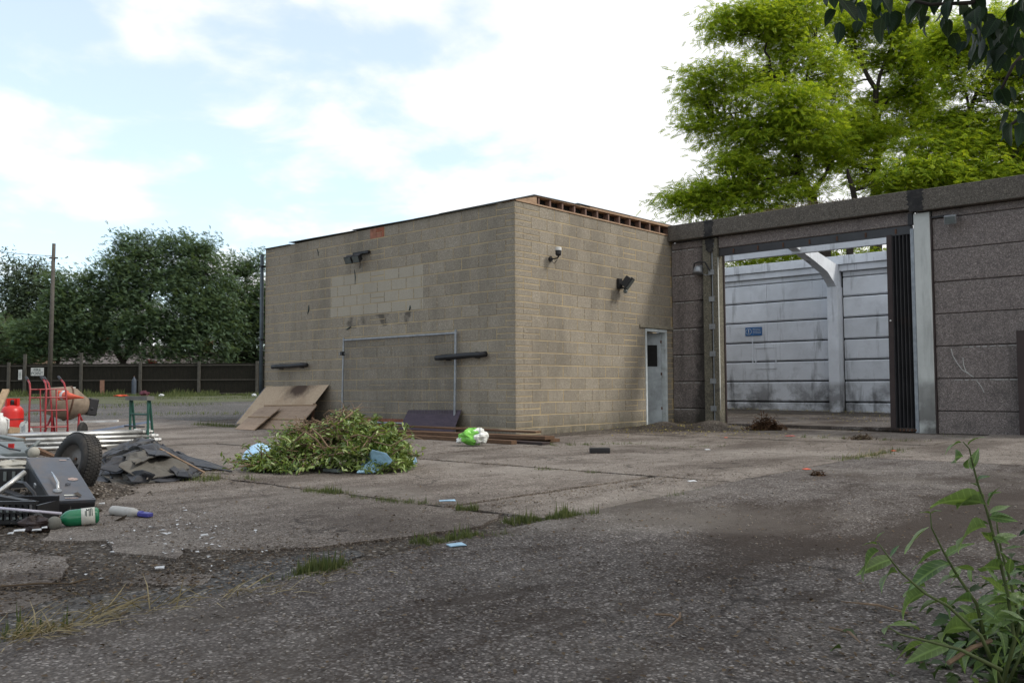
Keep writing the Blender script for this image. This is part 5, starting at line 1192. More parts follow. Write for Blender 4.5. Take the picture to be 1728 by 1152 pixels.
t = thing('black_hose', 'black hose curving over the crates beside the cabinet', 'hose', G(50, 850)); MB().tube([P(20, 812, 6.2), P(42, 815, 6.1), P(58, 832, 6.0), P(64, 852, 5.95), P(62, 866, 6.0)], .012, 8).build('hose', M_PLAST, t, smooth=True)
MB().lathe(P(62, 866, 6.0), (0, 0, -1), [(0, .016), (.03, .016), (.03, 0)], 8).build('hose_end', M_BLACK, t)
o = MB().beam(P(-6, 838, 5.7), P(60, 850, 5.6), .05, .03).build('black_bar', M_PLAST, None, P(20, 845, 5.7)); tag(o, 'flat black bar across the front of the broken crate', 'bar')
o = MB().beam(P(46, 846, 5.6), P(66, 876, 5.5), .05, .03).build('black_bar', M_PLAST, None, P(56, 860, 5.6)); tag(o, 'short black bar slanting down below the hose', 'bar')
# tubes
o = MB().tube([P(-12, 838, 5.75), P(42, 796, 5.95)], .017, 14).build('aluminium_tube', M_ALU, None, P(10, 820, 5.8), smooth=True); tag(o, 'bright thick aluminium tube rising to the cabinet corner', 'tube')
o = MB().tube([P(-12, 856, 5.35), P(104, 866, 5.42)], .0085, 10).build('white_rod', simple('lilac_white_rod', (.55, .53, .62), .4), None, P(50, 861, 5.4), smooth=True); tag(o, 'long thin white rod pointing at the green bottle', 'rod')
# grey plastic tray, chunk, knob, jug
c = P(22, 775, 7.6)
o = camball(P(18, 787, 6.9), .17, .14, .045, 31, .3).build('pale_chunk', M_PALECH, None, P(18, 787, 6.9)); tag(o, 'pale broken slab of plaster at the left edge above the crates', 'rubble')
t = thing('grey_tray', 'grey plastic tray with a red clip on the scrap left of the tyre', 'tray', P(22, 757, 7.6))
b = MB(); q0 = [P(-8, 744, 7.9), P(40, 744, 7.9), P(52, 762, 7.4), P(-8, 766, 7.4)]; b.slab(q0, .05); b.build('tray', M_GREYP, t, bevel=.01)
MB().obox(P(19, 752, 7.55), R3*.022, F3*.01, Z3*.02).build('red_clip', M_REDCAP, t)
MB().tube([P(-4, 748, 7.5), P(14, 756, 7.4), P(34, 760, 7.3)], .007, 6).build('cable', M_BLACK, t)
o = MB().tube([P(44, 762, 7.2), P(58, 752, 7.2), P(66, 744, 7.25)], .016, 8).build('grey_hose', M_GREYP, None, P(55, 755, 7.2)); tag(o, 'short grey hose end sticking up left of the tyre', 'hose')
t = thing('door_knob', 'pale round knob on a stub, sitting above the cabinet', 'knob', P(57, 763, 7.0)); MB().ball(P(57, 763, 7.0), .045, 14, 10).build('knob', M_PALECH, t, smooth=True); MB().tube([P(57, 763, 7.0), P(60, 775, 7.0)], .02, 8).build('stub', M_PALECH, t)
for i, (p1, p2, lb) in enumerate((((-5, 772, 7.0), (46, 772, 7.1), 'thin steel rod lying below the grey tray'), ((-5, 768, 7.2), (30, 778, 7.2), 'thin steel rod crossing under the grey tray'))):
    o = MB().tube([P(*p1), P(*p2)], .009, 7).build('steel_rod', M_GALV, None, P(*p1)); tag(o, lb, 'rod')
o = MB().beam(P(62, 757, 7.3), P(96, 772, 7.3), .07, .02).build('brown_offcut', M_PLANK, None, P(80, 765, 7.3)); tag(o, 'brown wood sliver between the knob and the tyre', 'offcut')
jc = P(-2, 716, 9.0); t = thing('white_jug', 'white plastic jug cut by the left frame edge', 'jug', jc-(0, 0, .12)); jc_ = jc-(0, 0, .14)
MB().lathe(jc_, (0.15, 0, 1), [(0, 0), (0, .075), (.15, .08), (.20, .06), (.235, .025), (.26, .025), (.26, 0)], 18).build('body', M_WPLAST, t, smooth=True)
MB().tube([jc_+R3*.06+Z3*.21, jc_+R3*.10+Z3*.19, jc_+R3*.10+Z3*.10, jc_+R3*.07+Z3*.07], .010, 8).build('handle', M_WPLAST, t)
# heap of mixed scrap and soil that all this rests on
def mound(name, c, w, d, h, mat, label, seed=1, n=26):
    rr = random.Random(seed); b = MB()
    for j in range(n):
        for i in range(n):
            u, v = i/(n-1)*2-1, j/(n-1)*2-1; r_ = math.hypot(u, v); p = np.asarray(c)+R3*u*w+F3*v*d
            hh = h*max(0, math.cos(min(r_, 1)*math.pi/2))**1.1*(.8+.35*math.sin(4*u+seed)+.25*math.sin(7*v+seed))+rr.uniform(-.012, .012)
            b.v.append((p[0], p[1], gz(p[0], p[1])-.02+max(hh, -.0)))
    for j in range(n-1):
        for i in range(n-1): b.f.append((j*n+i, j*n+i+1, (j+1)*n+i+1, (j+1)*n+i))
    return tag(b.build(name, mat), label, kind='structure')
mound('scrap_mound', G(20, 858)+F3*.75, .62, .9, .11, M_DIRT, 'low mound of soil and rubble under the scrap at the left')
mound('scrap_mound', G(0, 800)+F3*.9-R3*.35, .9, 1.5, .24, M_DIRT, 'longer mound of soil behind the crates at the left edge', 5)
# bottles
def bottle(a, b_, r, label, name, mat, capmat, neck=.011):
    a, b_ = np.asarray(a, float), np.asarray(b_, float); ax = unit(b_-a); Lb = np.linalg.norm(b_-a)
    t = thing(name, label, 'bottle', a)
    pr_ = [(0, 0), (0, r*.7), (.012, r*.95), (.03, r), (Lb*.68, r), (Lb*.78, r*.85), (Lb*.88, r*.45), (Lb*.93, neck), (Lb*.93, 0)]
    bo = MB().lathe(a, ax, pr_, 26).build('body', mat, t, smooth=True)
    MB().lathe(b_-ax*Lb*.09, ax, [(0, neck*1.3), (.028, neck*1.3), (.028, 0)], 14).build('cap', capmat, t)
    return t, bo, ax, Lb
ba, bb = G(167, 884)+Z3*.058, G(94, 889)+Z3*.045
t, bo, ax, Lb = bottle(ba, bb, .052, 'green plastic drinks bottle with red cap and pale label', 'green_bottle', M_BOTG, M_REDCAP)
MB().lathe(ba, ax, [(Lb*.10, .0525), (Lb*.10, .0535), (Lb*.42, .0535), (Lb*.42, .0525)], 26).build('label', M_LABEL, t, smooth=True)
# dark print on the side of the label that faces the viewer
side = unit(np.cross(ax, Z3)); side = side if np.dot(side, CAM-ba) > 0 else -side; vv = unit(side*.8+Z3*.6)
tt_ = unit(np.cross(ax, vv))
def lp(f, s_, r_=.0542):
    ang = s_; d_ = math.cos(ang)*vv+math.sin(ang)*tt_; return ba+ax*Lb*f+d_*r_
for (f0, s0, f1, s1) in ((.17, -.5, .17, .5), (.17, .5, .21, .5), (.21, -.5, .21, .5), (.24, -.5, .24, .5), (.24, .5, .27, .2), (.27, .2, .30, .5), (.30, .5, .30, -.5), (.33, -.4, .33, .2)):
    MB().tube([lp(f0+(f1-f0)*k/4, s0+(s1-s0)*k/4) for k in range(5)], .0022, 5).build('label_print', M_INK, t)
ba, bb = G(188, 868)+Z3*.03, G(240, 872)+Z3*.02
t, bo, ax, Lb = bottle(ba, bb, .034, 'small dirty white bottle with a blue cap lying right of the green bottle', 'white_bottle', simple('muddy_white', (.42, .42, .40), .5, grime=.6, grime_col=(.16, .13, .10)), M_BLUEP, .016)
MB().obox(bb+ax*.03, ax*.045, unit(np.cross(ax, Z3))*.025, Z3*.014).build('blue_top', M_BLUEP, t, bevel=.006)
o = MB().ball(G(91, 892)+Z3*.035, .042, 14, 10, .03).build('grey_ball', simple('grey_ball', (.16, .16, .14), .8, grime=.4), None, G(91, 892), smooth=True); tag(o, 'dull grey ball touching the red cap of the green bottle', 'ball')
o = camball(G(62, 893)+Z3*.03, .09, .06, .045, 41, .4).build('rotten_rag', M_DKBROWN, None, G(62, 893)); tag(o, 'dark brown rag on the soil below the white rod', 'rag')
scrap(33, 903, .06, .05, M_PAPER, 'crushed white cup piece below the brown rag', 'litter')
for i, (px, py, w, h) in enumerate(((62, 902, .05, .03), (75, 898, .03, .02), (18, 908, .03, .025), (270, 968, .04, .03), (345, 911, .04, .02), (172, 856, .04, .03))):
    scrap(px, py, w, h, M_PAPER, ['flat white strip right of the crushed cup', 'small white scrap right of the long white strip', 'white scrap at the far left below the crate', 'white scrap at the broken concrete edge', 'pale scrap in the middle of the left concrete', 'white scrap between the two bottles'][i])
# ------------------------------------------------------------------ vegetation
def pinnate():                                                      # a compound leaf of paired leaflets along x
    v = []; f = []
    def lf(x, y, a, l, w):
        o = len(v); d = (math.cos(a), math.sin(a)); n_ = (-d[1], d[0]); dz = -.15*l
        v.extend([(x, y, 0), (x+d[0]*l*.5+n_[0]*w, y+d[1]*l*.5+n_[1]*w, .02), (x+d[0]*l, y+d[1]*l, dz), (x+d[0]*l*.5-n_[0]*w, y+d[1]*l*.5-n_[1]*w, .02)]); f.append((o, o+1, o+2, o+3))
    for i in range(5):
        x = .15+.17*i; l = .26-.015*i
        lf(x, .01, 1.2, l, .085); lf(x, -.01, -1.2, l, .085)
    lf(.95, 0, 0, .22, .06)
    v = [(a, b, c-.18*a*a) for a, b, c in v]
    return v, f
def spray(n=6, l=.5, w=.09):                                        # a windblown twig of narrow leaves
    v = []; f = []; rr = random.Random(4)
    for i in range(n):
        x = .1+.75*i/n; s_ = 1 if i % 2 else -1; a = s_*rr.uniform(.3, .8); o = len(v); d = (math.cos(a), math.sin(a)); n_ = (-d[1], d[0]); z = rr.uniform(-.1, .1)
        v.extend([(x, 0, 0), (x+d[0]*l*.45+n_[0]*w, d[1]*l*.45+n_[1]*w, z), (x+d[0]*l, d[1]*l, -.05), (x+d[0]*l*.45-n_[0]*w, d[1]*l*.45-n_[1]*w, z)]); f.append((o, o+1, o+2, o+3))
    return v, f
def in_lobe(n, g, c, r, shell=.35):
    d = g.normal(size=(n, 3)); d /= np.linalg.norm(d, axis=1)[:, None]; q_ = g.uniform(shell**3, 1, n)**(1/3)
    return np.asarray(c)+d*q_[:, None]*np.asarray(r)
def tree(name, label, group, lobes, depth, leafmat, barkmat, limbs, tmpl, clumps, per, csize, lsize, seed, flat=.45, wind=(0, 0), droop=.3, depth_r=1.0, twigs=True, shell=.3, base=None):
    """lobes: (px, py, rx_px, ry_px, depth offset); limbs: lists of (px, py, depth offset, radius)"""
    g = np.random.default_rng(seed); s_ = depth/F_PX
    ref = P(*limbs[0][0][:2], depth+limbs[0][0][2]); org = np.array([ref[0], ref[1], gz(ref[0], ref[1])])
    t = thing(name, label, 'tree', org, group)
    b = MB(); nodes = []
    for lb in limbs:
        pts = [P(px, py, depth+dz) for (px, py, dz, r) in lb]; rs = [r for *_, r in lb]
        if lb is limbs[0] or (len(lb[0]) > 3 and lb[0][1] > 335 and base):
            pts = [np.array([pts[0][0], pts[0][1], gz(pts[0][0], pts[0][1])-.2])]+pts; rs = [rs[0]*1.25]+rs
        # smooth a little by inserting midpoints
        P2, R2 = [pts[0]], [rs[0]]
        for i in range(1, len(pts)):
            mid = (pts[i-1]+pts[i])/2+g.normal(0, .05, 3); P2 += [mid, pts[i]]; R2 += [(rs[i-1]+rs[i])/2, rs[i]]
        b.tube(P2, R2, 8); 
        for i in range(1, len(P2)):
            for k in range(3): nodes.append(P2[i-1]+(P2[i]-P2[i-1])*k/3)
    nodes = np.array(nodes); b.build('trunk', barkmat, t, smooth=True)
    area = np.array([l[2]*l[3] for l in lobes], float); cnt = np.maximum(1, (clumps*area/area.sum())).astype(int)
    C_ = []
    for l, n in zip(lobes, cnt):
        c = P(l[0], l[1], depth+l[4]); M = in_lobe(n, g, (0, 0, 0), (l[2]*s_, min(l[2], l[3])*s_*depth_r, l[3]*s_), shell)
        C_.append(c+M[:, :1]*R3+M[:, 1:2]*F3+M[:, 2:]*Z3)
    C_ = np.concatenate(C_); n = len(C_)
    if twigs:
        tw = MB()
        for c in C_[::2]:
            d_ = np.linalg.norm(nodes-c, axis=1); near = nodes[np.argmin(d_+np.maximum(0, nodes[:, 2]-c[2])*.8)]; mid = (near+c)/2+g.normal(0, .06, 3)*np.linalg.norm(near-c)*.8-np.array([0, 0, .05])*np.linalg.norm(near-c)
            tw.tube([near, mid, c], [.028*s_*50*.6+.004, .018*s_*50*.6+.003, .005], 4, False)
        tag(tw.build('branches', barkmat, t), kind='stuff')
    k = per; N_ = n*k
    off = g.normal(size=(N_, 3))*np.array([csize, csize, csize*flat]); rr = np.linalg.norm(off[:, :2], axis=1)
    off[:, 2] -= droop*rr*rr/csize*.35
    pos = np.repeat(C_, k, axis=0)+off
    yaw = np.arctan2(off[:, 1], off[:, 0])+g.normal(0, 1.3, N_) if wind == (0, 0) else np.arctan2(wind[1], wind[0])+g.normal(0, .75, N_)
    pit = g.normal(droop, .35, N_) if wind == (0, 0) else g.normal(-.25, .5, N_)
    R_ = rotmats(yaw, pit, g.normal(0, .5, N_))
    o = cloud('crown', leafmat, *tmpl, pos, R_, g.uniform(.7, 1.25, N_)*lsize, t); tag(o, kind='stuff'); del o['kind']
    return t
PIN = pinnate(); SPR = spray(); SPR2 = spray(5, .42, .12)
# robinias behind the shed
tree('robinia_tree', 'bright green feathery tree behind the shed, leftmost, with its crown over the store corner', 'yellow green trees behind the shed',
     [(1275, 40, 70, 38, 0), (1330, 15, 70, 40, .5), (1235, 40, 40, 35, 0), (1215, 125, 50, 24, -.5), (1175, 150, 28, 40, 0), (1210, 185, 55, 26, 0), (1290, 135, 65, 28, .6), (1330, 170, 80, 36, -.8), (1250, 235, 60, 34, .3), (1180, 205, 28, 24, 0), (1300, 215, 70, 36, -.5), (1360, 215, 60, 40, -.8), (1185, 325, 62, 32, 0), (1235, 290, 60, 34, -.4), (1150, 345, 34, 28, .2), (1300, 290, 70, 40, .4), (1240, 345, 70, 28, 0), (1330, 330, 50, 30, -.3), (1370, 270, 50, 30, 0), (1330, 75, 50, 40, 1.0), (1380, 110, 50, 40, 0)],
     29, M_ROB, M_BARK,
     [[(1392, 420, 0, .20), (1373, 345, 0, .16), (1364, 320, 0, .15), (1350, 285, 0, .12), (1338, 240, 0, .09), (1322, 200, 0, .07), (1307, 127, .1, .06), (1298, 98, 0, .05), (1294, 72, 0, .035), (1274, 52, 0, .02)],
      [(1364, 325, 0, .08), (1378, 315, 0, .07), (1400, 280, 0, .05), (1420, 240, .3, .03)], [(1350, 290, 0, .07), (1310, 300, 0, .05), (1260, 305, 0, .035), (1200, 320, 0, .02)],
      [(1338, 240, 0, .06), (1300, 215, 0, .045), (1250, 190, 0, .03), (1195, 200, 0, .015)], [(1307, 127, .1, .04), (1350, 90, .2, .03), (1385, 60, .2, .02)], [(1294, 72, 0, .02), (1315, 60, 0, .014), (1330, 40, 0, .01)], [(1322, 200, 0, .05), (1360, 150, 0, .035), (1365, 100, 0, .02)]],
     PIN, 760, 36, .33, .24, 11, .33, droop=.15, shell=.15, base=True)
tree('robinia_tree', 'bright green feathery tree behind the shed, middle one with a tall straight dark stem', 'yellow green trees behind the shed',
     [(1420, 40, 50, 40, 0), (1400, 150, 30, 26, 0), (1440, 195, 46, 26, -.5), (1500, 160, 55, 26, .6), (1540, 110, 50, 36, 0), (1480, 95, 44, 26, .5), (1530, 60, 60, 36, 0), (1425, 245, 60, 34, -.9), (1470, 225, 56, 24, -.8), (1450, 290, 40, 24, .6), (1540, 200, 55, 34, 0), (1560, 150, 36, 30, 0), (1510, 20, 60, 26, 0), (1460, 10, 60, 22, .5)],
     31, M_ROB, M_BARK,
     [[(1478, 420, 0, .22), (1478, 323, 0, .19), (1480, 269, 0, .15), (1482, 214, 0, .12), (1478, 171, 0, .10), (1467, 134, 0, .08), (1447, 98, 0, .05), (1440, 60, 0, .03)],
      [(1478, 175, 0, .08), (1485, 127, 0, .07), (1494, 100, 0, .05), (1503, 76, 0, .035), (1510, 30, 0, .02)], [(1481, 262, 0, .09), (1494, 251, 0, .08), (1511, 233, 0, .065), (1532, 218, 0, .05), (1560, 200, 0, .03)],
      [(1485, 127, 0, .04), (1510, 112, 0, .03), (1540, 105, 0, .018)], [(1467, 134, 0, .04), (1440, 140, 0, .025), (1410, 135, 0, .012)], [(1482, 200, 0, .05), (1500, 165, 0, .03), (1525, 150, 0, .015)]],
     PIN, 520, 34, .33, .24, 12, .33, droop=.15, shell=.15, base=True)
tree('robinia_tree', 'bright green feathery tree behind the shed, rightmost with a forked stem in the gap', 'yellow green trees behind the shed',
     [(1600, 250, 85, 34, 0), (1560, 290, 80, 34, -.6), (1650, 290, 80, 32, -.4), (1700, 300, 60, 26, 0), (1610, 200, 50, 26, .5), (1650, 215, 60, 26, 0), (1700, 240, 40, 36, .5), (1620, 95, 44, 26, 0), (1590, 70, 50, 30, .4), (1690, 140, 50, 34, 0), (1640, 50, 60, 34, 0), (1700, 60, 50, 50, .5), (1590, 320, 90, 22, 0), (1520, 320, 60, 26, .3), (1710, 200, 40, 30, 0), (1755, 260, 50, 60, 0), (1760, 120, 50, 70, 0), (1600, 140, 30, 24, 0)],
     28, M_ROB, M_BARK,
     [[(1590, 420, 0, .18), (1596, 330, 0, .15), (1615, 260, 0, .11), (1634, 200, 0, .08), (1640, 180, 0, .07), (1652, 145, 0, .055), (1667, 127, 0, .04), (1690, 100, 0, .02)],
      [(1634, 200, 0, .05), (1632, 165, 0, .04), (1620, 140, 0, .025), (1605, 110, 0, .015)], [(1434, 400, .5, .12), (1443, 338, .5, .10), (1436, 309, .5, .08), (1430, 285, .5, .04)], [(1600, 320, 0, .07), (1650, 300, 0, .05), (1700, 290, 0, .03)], [(1545, 400, 0, .08), (1548, 320, 0, .06), (1560, 290, 0, .03)]],
     PIN, 760, 34, .33, .24, 13, .33, droop=.15, shell=.15, base=True)
# low greenery seen through the roof gap of the shed
tree('leafy_shrub', 'green shrub row seen in the gap above the white back wall of the shed', 'shrubs behind the shed',
     [(x, 438, 40, 22, .6*(i % 3)) for i, x in enumerate(range(1225, 1740, 36))], 30, M_ROB, M_BARK, [[(1340, 520, 0, .07), (1338, 450, 0, .05), (1345, 430, 0, .03)]], PIN, 230, 22, .32, .26, 14, .5, twigs=False)
# dark windblown trees beyond the fence
W_ = tuple((-R3*0.9+Z3*0)[:2])
tree('dark_bushy_tree', 'broad dark green windblown tree beyond the fence, widest of the row', 'dark trees beyond the fence',
     [(250, 455, 60, 50, 0), (215, 470, 40, 36, -.5), (310, 450, 55, 46, .5), (340, 470, 50, 50, 0), (280, 520, 85, 50, -1.2), (220, 540, 60, 46, -.6), (340, 540, 66, 50, -.6), (200, 500, 42, 36, 0), (240, 420, 28, 24, 0), (208, 412, 14, 12, 0), (203, 400, 5, 7, 0), (218, 403, 5, 8, 0), (262, 400, 6, 8, 0), (286, 400, 5, 8, 0), (318, 399, 6, 9, 0), (352, 396, 5, 9, 0), (166, 440, 8, 5, 0), (170, 462, 9, 6, 0), (300, 415, 32, 20, 0), (345, 418, 18, 24, 0), (262, 575, 70, 34, -1.5), (345, 585, 60, 34, -1), (195, 570, 40, 36, 0), (375, 520, 40, 60, 0), (185, 435, 14, 10, 0), (175, 490, 24, 22, 0)],
     53, M_DKLEAF, M_BARK, [[(205, 640, 0, .22), (208, 610, 0, .2), (192, 580, 0, .14), (180, 545, 0, .10), (190, 490, 0, .06)], [(208, 610, 0, .16), (225, 575, 0, .12), (250, 530, 0, .08), (260, 470, 0, .05), (245, 430, 0, .02)], [(215, 600, 0, .12), (270, 570, 0, .09), (320, 520, 0, .06), (335, 460, 0, .03)]],
     SPR, 1000, 38, .36, .27, 21, .7, wind=W_, droop=.1, depth_r=.9, shell=.35)
tree('dark_bushy_tree', 'dark green tree beyond the fence, half hidden behind the store downpipe', 'dark trees beyond the fence',
     [(410, 470, 26, 40, 0), (425, 520, 34, 50, 0), (400, 560, 40, 50, -.4), (440, 570, 40, 50, 0), (398, 440, 10, 14, 0), (470, 520, 40, 60, 0), (432, 445, 14, 18, 0), (405, 605, 40, 22, 0)],
     55, M_DKLEAF, M_BARK, [[(432, 650, 0, .16), (430, 590, 0, .12), (420, 520, 0, .07), (412, 455, 0, .03)]], SPR, 400, 36, .38, .27, 22, .7, wind=W_, droop=.1, shell=.25)
tree('dark_bushy_tree', 'small dark green tree beyond the fence directly right of the utility pole', 'dark trees beyond the fence',
     [(130, 500, 34, 24, 0), (150, 540, 36, 40, 0), (105, 540, 36, 36, 0), (70, 570, 44, 34, 0), (135, 585, 50, 26, 0), (150, 470, 20, 12, 0), (100, 495, 18, 14, 0), (95, 470, 16, 12, 0)],
     52, M_DKLEAF, M_BARK, [[(95, 640, 0, .14), (100, 590, 0, .10), (120, 540, 0, .06), (140, 490, 0, .03)]], SPR, 420, 34, .34, .27, 23, .7, wind=W_, droop=.1, shell=.25)
tree('pale_birch_tree', 'thin pale grey green birch left of the utility pole', 'pale trees beyond the fence',
     [(50, 470, 32, 26, 0), (20, 440, 16, 14, 0), (62, 450, 18, 14, 0), (30, 505, 30, 26, 0), (75, 500, 26, 30, 0), (8, 490, 22, 28, 0), (105, 458, 10, 8, 0), (52, 535, 44, 26, 0)],
     58, M_PALELEAF, M_GBARK, [[(18, 640, 0, .12), (20, 560, 0, .09), (20, 500, 0, .06), (12, 460, 0, .04), (2, 435, 0, .02)], [(20, 520, 0, .05), (45, 480, 0, .04), (60, 440, 0, .02)]],
     SPR2, 230, 30, .42, .28, 24, .9, droop=.5, shell=.1)
tree('dark_bushy_tree', 'dark hedge-like tree at the left frame edge beyond the fence', 'dark trees beyond the fence',
     [(5, 580, 50, 40, 0), (-50, 560, 50, 60, 0), (-120, 560, 60, 70, 0), (50, 600, 50, 20, 0), (-200, 560, 60, 60, 0)], 54, M_DKLEAF, M_BARK, [[(-10, 640, 0, .14), (-5, 600, 0, .10), (0, 560, 0, .05)]], SPR, 400, 32, .42, .28, 25, .7, wind=W_, droop=.1, shell=.2)
tree('dark_bushy_tree', 'dark tree beyond the fence wholly behind the store', 'dark trees beyond the fence',
     [(520, 560, 60, 60, 0), (600, 560, 60, 60, 0)], 56, M_DKLEAF, M_BARK, [[(560, 640, 0, .14), (560, 560, 0, .08)]], SPR, 60, 20, .5, .5, 26, .7, wind=W_, twigs=False)
# houses behind the trees
def house(pa, pb, d, zw, zr, wallm, roofm, label, dp=7.0):
    a, b_ = P(pa, 640, d), P(pb, 640, d); a[2] = gz(a[0], a[1])-.3; b_[2] = a[2]; e = unit(b_-a); e[2] = 0; n_ = np.array([-e[1], e[0], 0]); n_ = n_ if np.dot(n_, F3) > 0 else -n_
    t = thing('brick_house', label, 'house', (a+b_)/2, 'houses behind the trees')
    Lh = np.linalg.norm(b_-a); c = (a+b_)/2+n_*dp/2
    MB().obox(c+Z3*zw/2, e*Lh/2, n_*dp/2, Z3*zw/2).build('wall', wallm, t)
    rf = MB(); o1 = .35; A = a-e*o1-n_*o1+Z3*zw; B_ = b_+e*o1-n_*o1+Z3*zw; C2 = a-e*o1+n_*(dp+o1)+Z3*zw; D2 = b_+e*o1+n_*(dp+o1)+Z3*zw; R1 = a-e*o1+n_*dp/2+Z3*zr; R2 = b_+e*o1+n_*dp/2+Z3*zr
    rf.add([A, B_, R2, R1, C2, D2], [(0, 1, 2, 3), (3, 2, 5, 4), (0, 3, 4), (1, 5, 2), (0, 4, 5, 1)]); r_ = rf.build('roof', roofm, t)
    nr = 16; b = MB()
    for i in range(nr):
        p, s_ = A+(R1-A)*(i+.5)/nr, B_+(R2-B_)*(i+.5)/nr; b.beam(p, s_, .08, .03, unit(np.cross(B_-A, R1-A)))
    tag(b.build('tile_courses', roofm, r_), kind='stuff')
    MB().obox(R1+(R2-R1)*.3+Z3*.4, e*.35, n_*.3, Z3*.7).build('chimney', M_BRICK, r_)
    for f in (.2, .5, .8):
        p = a+(b_-a)*f-n_*.012+Z3*1.6; w_ = MB().obox(p, e*.6, n_*.03, Z3*.55).build('window', M_FRAME, t); MB().obox(p-n_*.032, e*.5, n_*.004, Z3*.45).build('pane', M_GLASSD, w_)
    return t
house(-260, 62, 72, 5.2, 7.4, simple('brown_render', (.17, .10, .075)), M_TILE, 'brown brick house glimpsed above the fence at the left edge')
house(95, 262, 64, 2.2, 4.0, M_BRICKY, M_GTILE, 'grey roofed bungalow glimpsed low between the trunks beyond the fence')
house(285, 420, 66, 2.1, 3.6, M_BRICK, M_GTILE, 'low house hidden by the widest dark tree, only bits of roof showing')
lump(254, 608, 56, .35, .12, M_REDCAP, 'red and white cover glimpsed above the fence under the wide tree', 'cover', 'red_cover', 9)
bpy.data.objects['red_cover'].location.z += 1.95

# ---- cut hedge heap with leaves and bare twigs
hc = (G(415, 795)+G(700, 795))/2+F3*.30; hc[2] = 0.0
HP = thing('hedge_cuttings_heap', 'heap of cut leafy hedge branches dumped on the concrete', 'cuttings heap', hc, None)
def heap_h(u, v):                                                  # u across, v away, metres
    return .56*np.exp(-((u-.05)/.60)**6)*np.exp(-(v/.45)**2)*(.82+.14*np.sin(5*u+1)+.12*np.sin(11*u+3*v))+.14*np.exp(-((u+.62)/.25)**2-(v/.4)**2)+.20*np.exp(-((u-.62)/.16)**2-((v+.1)/.35)**2)
g = np.random.default_rng(31)
def leaf_t(l=1, w=.36, fold=.10, curl=.15):
    return [(0, 0, 0), (l*.35, w*.5, fold), (l*.35, 0, 0), (l*.35, -w*.5, fold), (l*.72, w*.38, fold*.6-curl*.4), (l*.72, 0, -curl*.5), (l*.72, -w*.38, fold*.6-curl*.4), (l, 0, -curl)], [(0, 2, 1), (0, 3, 2), (2, 4, 1), (2, 5, 4), (3, 5, 2), (3, 6, 5), (5, 7, 4), (6, 7, 5)]
LT = leaf_t()
tips = []; tw = MB()
for i in range(330):
    u = g.uniform(-.80, .70); v = g.uniform(-.45, .40); hmax = float(heap_h(u, v)); 
    if hmax < .05: continue
    z = hmax*g.uniform(.45, 1.0); a = g.uniform(0, 6.28); ln = g.uniform(.18, .42); el = g.uniform(-.35, .45)
    st = hc+R3*u+F3*v+Z3*(z+.02); d_ = R3*math.cos(a)*math.cos(el)+F3*math.sin(a)*math.cos(el)+Z3*math.sin(el)
    pts = [st]; 
    for k in range(4):
        d_ = unit(d_+g.normal(0, .18, 3)+Z3*-.05); q_ = pts[-1]+d_*ln/4; q_[2] = max(q_[2], .015); pts.append(q_)
    tw.tube(pts, [.010*ln/.4+.002, .008, .006, .004, .002], 5, False); tips.append((pts, d_))
for i in range(420):                                               # bare tangle showing through the middle
    u, v = g.normal(-.12, .20), g.normal(-.08, .16); hm = float(heap_h(u, v)); st = hc+R3*u+F3*v+Z3*(hm*g.uniform(.75, 1.1)+.02); a = g.uniform(0, 6.28); d_ = unit(R3*math.cos(a)+F3*math.sin(a)*.6+Z3*g.uniform(-.6, .5)); pts = [st]
    for k in range(3): d_ = unit(d_+g.normal(0, .3, 3)); pts.append(pts[-1]+d_*g.uniform(.03, .08))
    tw.tube(pts, [.0045, .004, .003, .002], 4, False)
tag(tw.build('twigs', M_TWIG, HP), kind='stuff')
for (pp, r_) in (([(497, 745), (515, 728), (535, 742), (549, 762)], .010), ([(525, 722), (540, 735), (552, 752), (560, 756)], .009), ([(555, 768), (585, 762), (606, 752)], .009), ([(620, 752), (632, 730), (650, 733)], .007), ([(546, 700), (556, 692), (566, 698)], .005), ([(632, 745), (660, 752), (690, 735)], .006)):
    pts = [P(a, b_, 8.75+.0*i) for i, (a, b_) in enumerate(pp)]; MB().tube(pts, [r_]*(len(pts)-1)+[r_*.5], 6).build('bare_branch', M_TWIG, HP, smooth=True)
pos = []; yaw = []; pit = []
for pts, d_ in tips:
    leafy = g.random() < .8
    if not leafy: continue
    for k in range(int(g.integers(16, 34))):
        f = g.uniform(.1, 1)*(len(pts)-1); i = min(int(f), len(pts)-2); p = pts[i]+(pts[i+1]-pts[i])*(f-i); pos.append(p+g.normal(0, .018, 3)); yaw.append(g.uniform(0, 6.28)); pit.append(g.normal(-.25, .5))
for k in range(13000):                                              # leafy cover over the rest of the heap
    u = g.uniform(-.90, .82); v = g.normal(0, .30); hm = float(heap_h(u, v))
    if hm < .04: continue
    p = hc+R3*u+F3*v+Z3*(hm*g.uniform(.35, 1.05)+.01)
    if abs(u+.12) < .30 and abs(v+.1) < .3 and hm > .3 and g.random() < .6: continue
    if (math.sin(9*u+1.3)*math.sin(8*v+14*(p[2]))>.35 and g.random() < .85): continue
    pos.append(p); yaw.append(g.uniform(0, 6.28)); pit.append(g.normal(-.2, .6))
n = len(pos)
tag(cloud('leaves', M_HEAPLEAF, *LT, np.array(pos), rotmats(np.array(yaw), np.array(pit), g.normal(0, .6, n)), g.uniform(.042, .08, n), HP), kind='stuff')
def tarp(pts, label, seed):
    o = felt_sheet([(a, b_, c) for a, b_, c in pts], label, M_TARPB, seed, .9); o.name = 'blue_sheet'; o['category'] = 'plastic sheet'; o['group'] = 'pale blue plastic sheeting caught in the cuttings'; return o
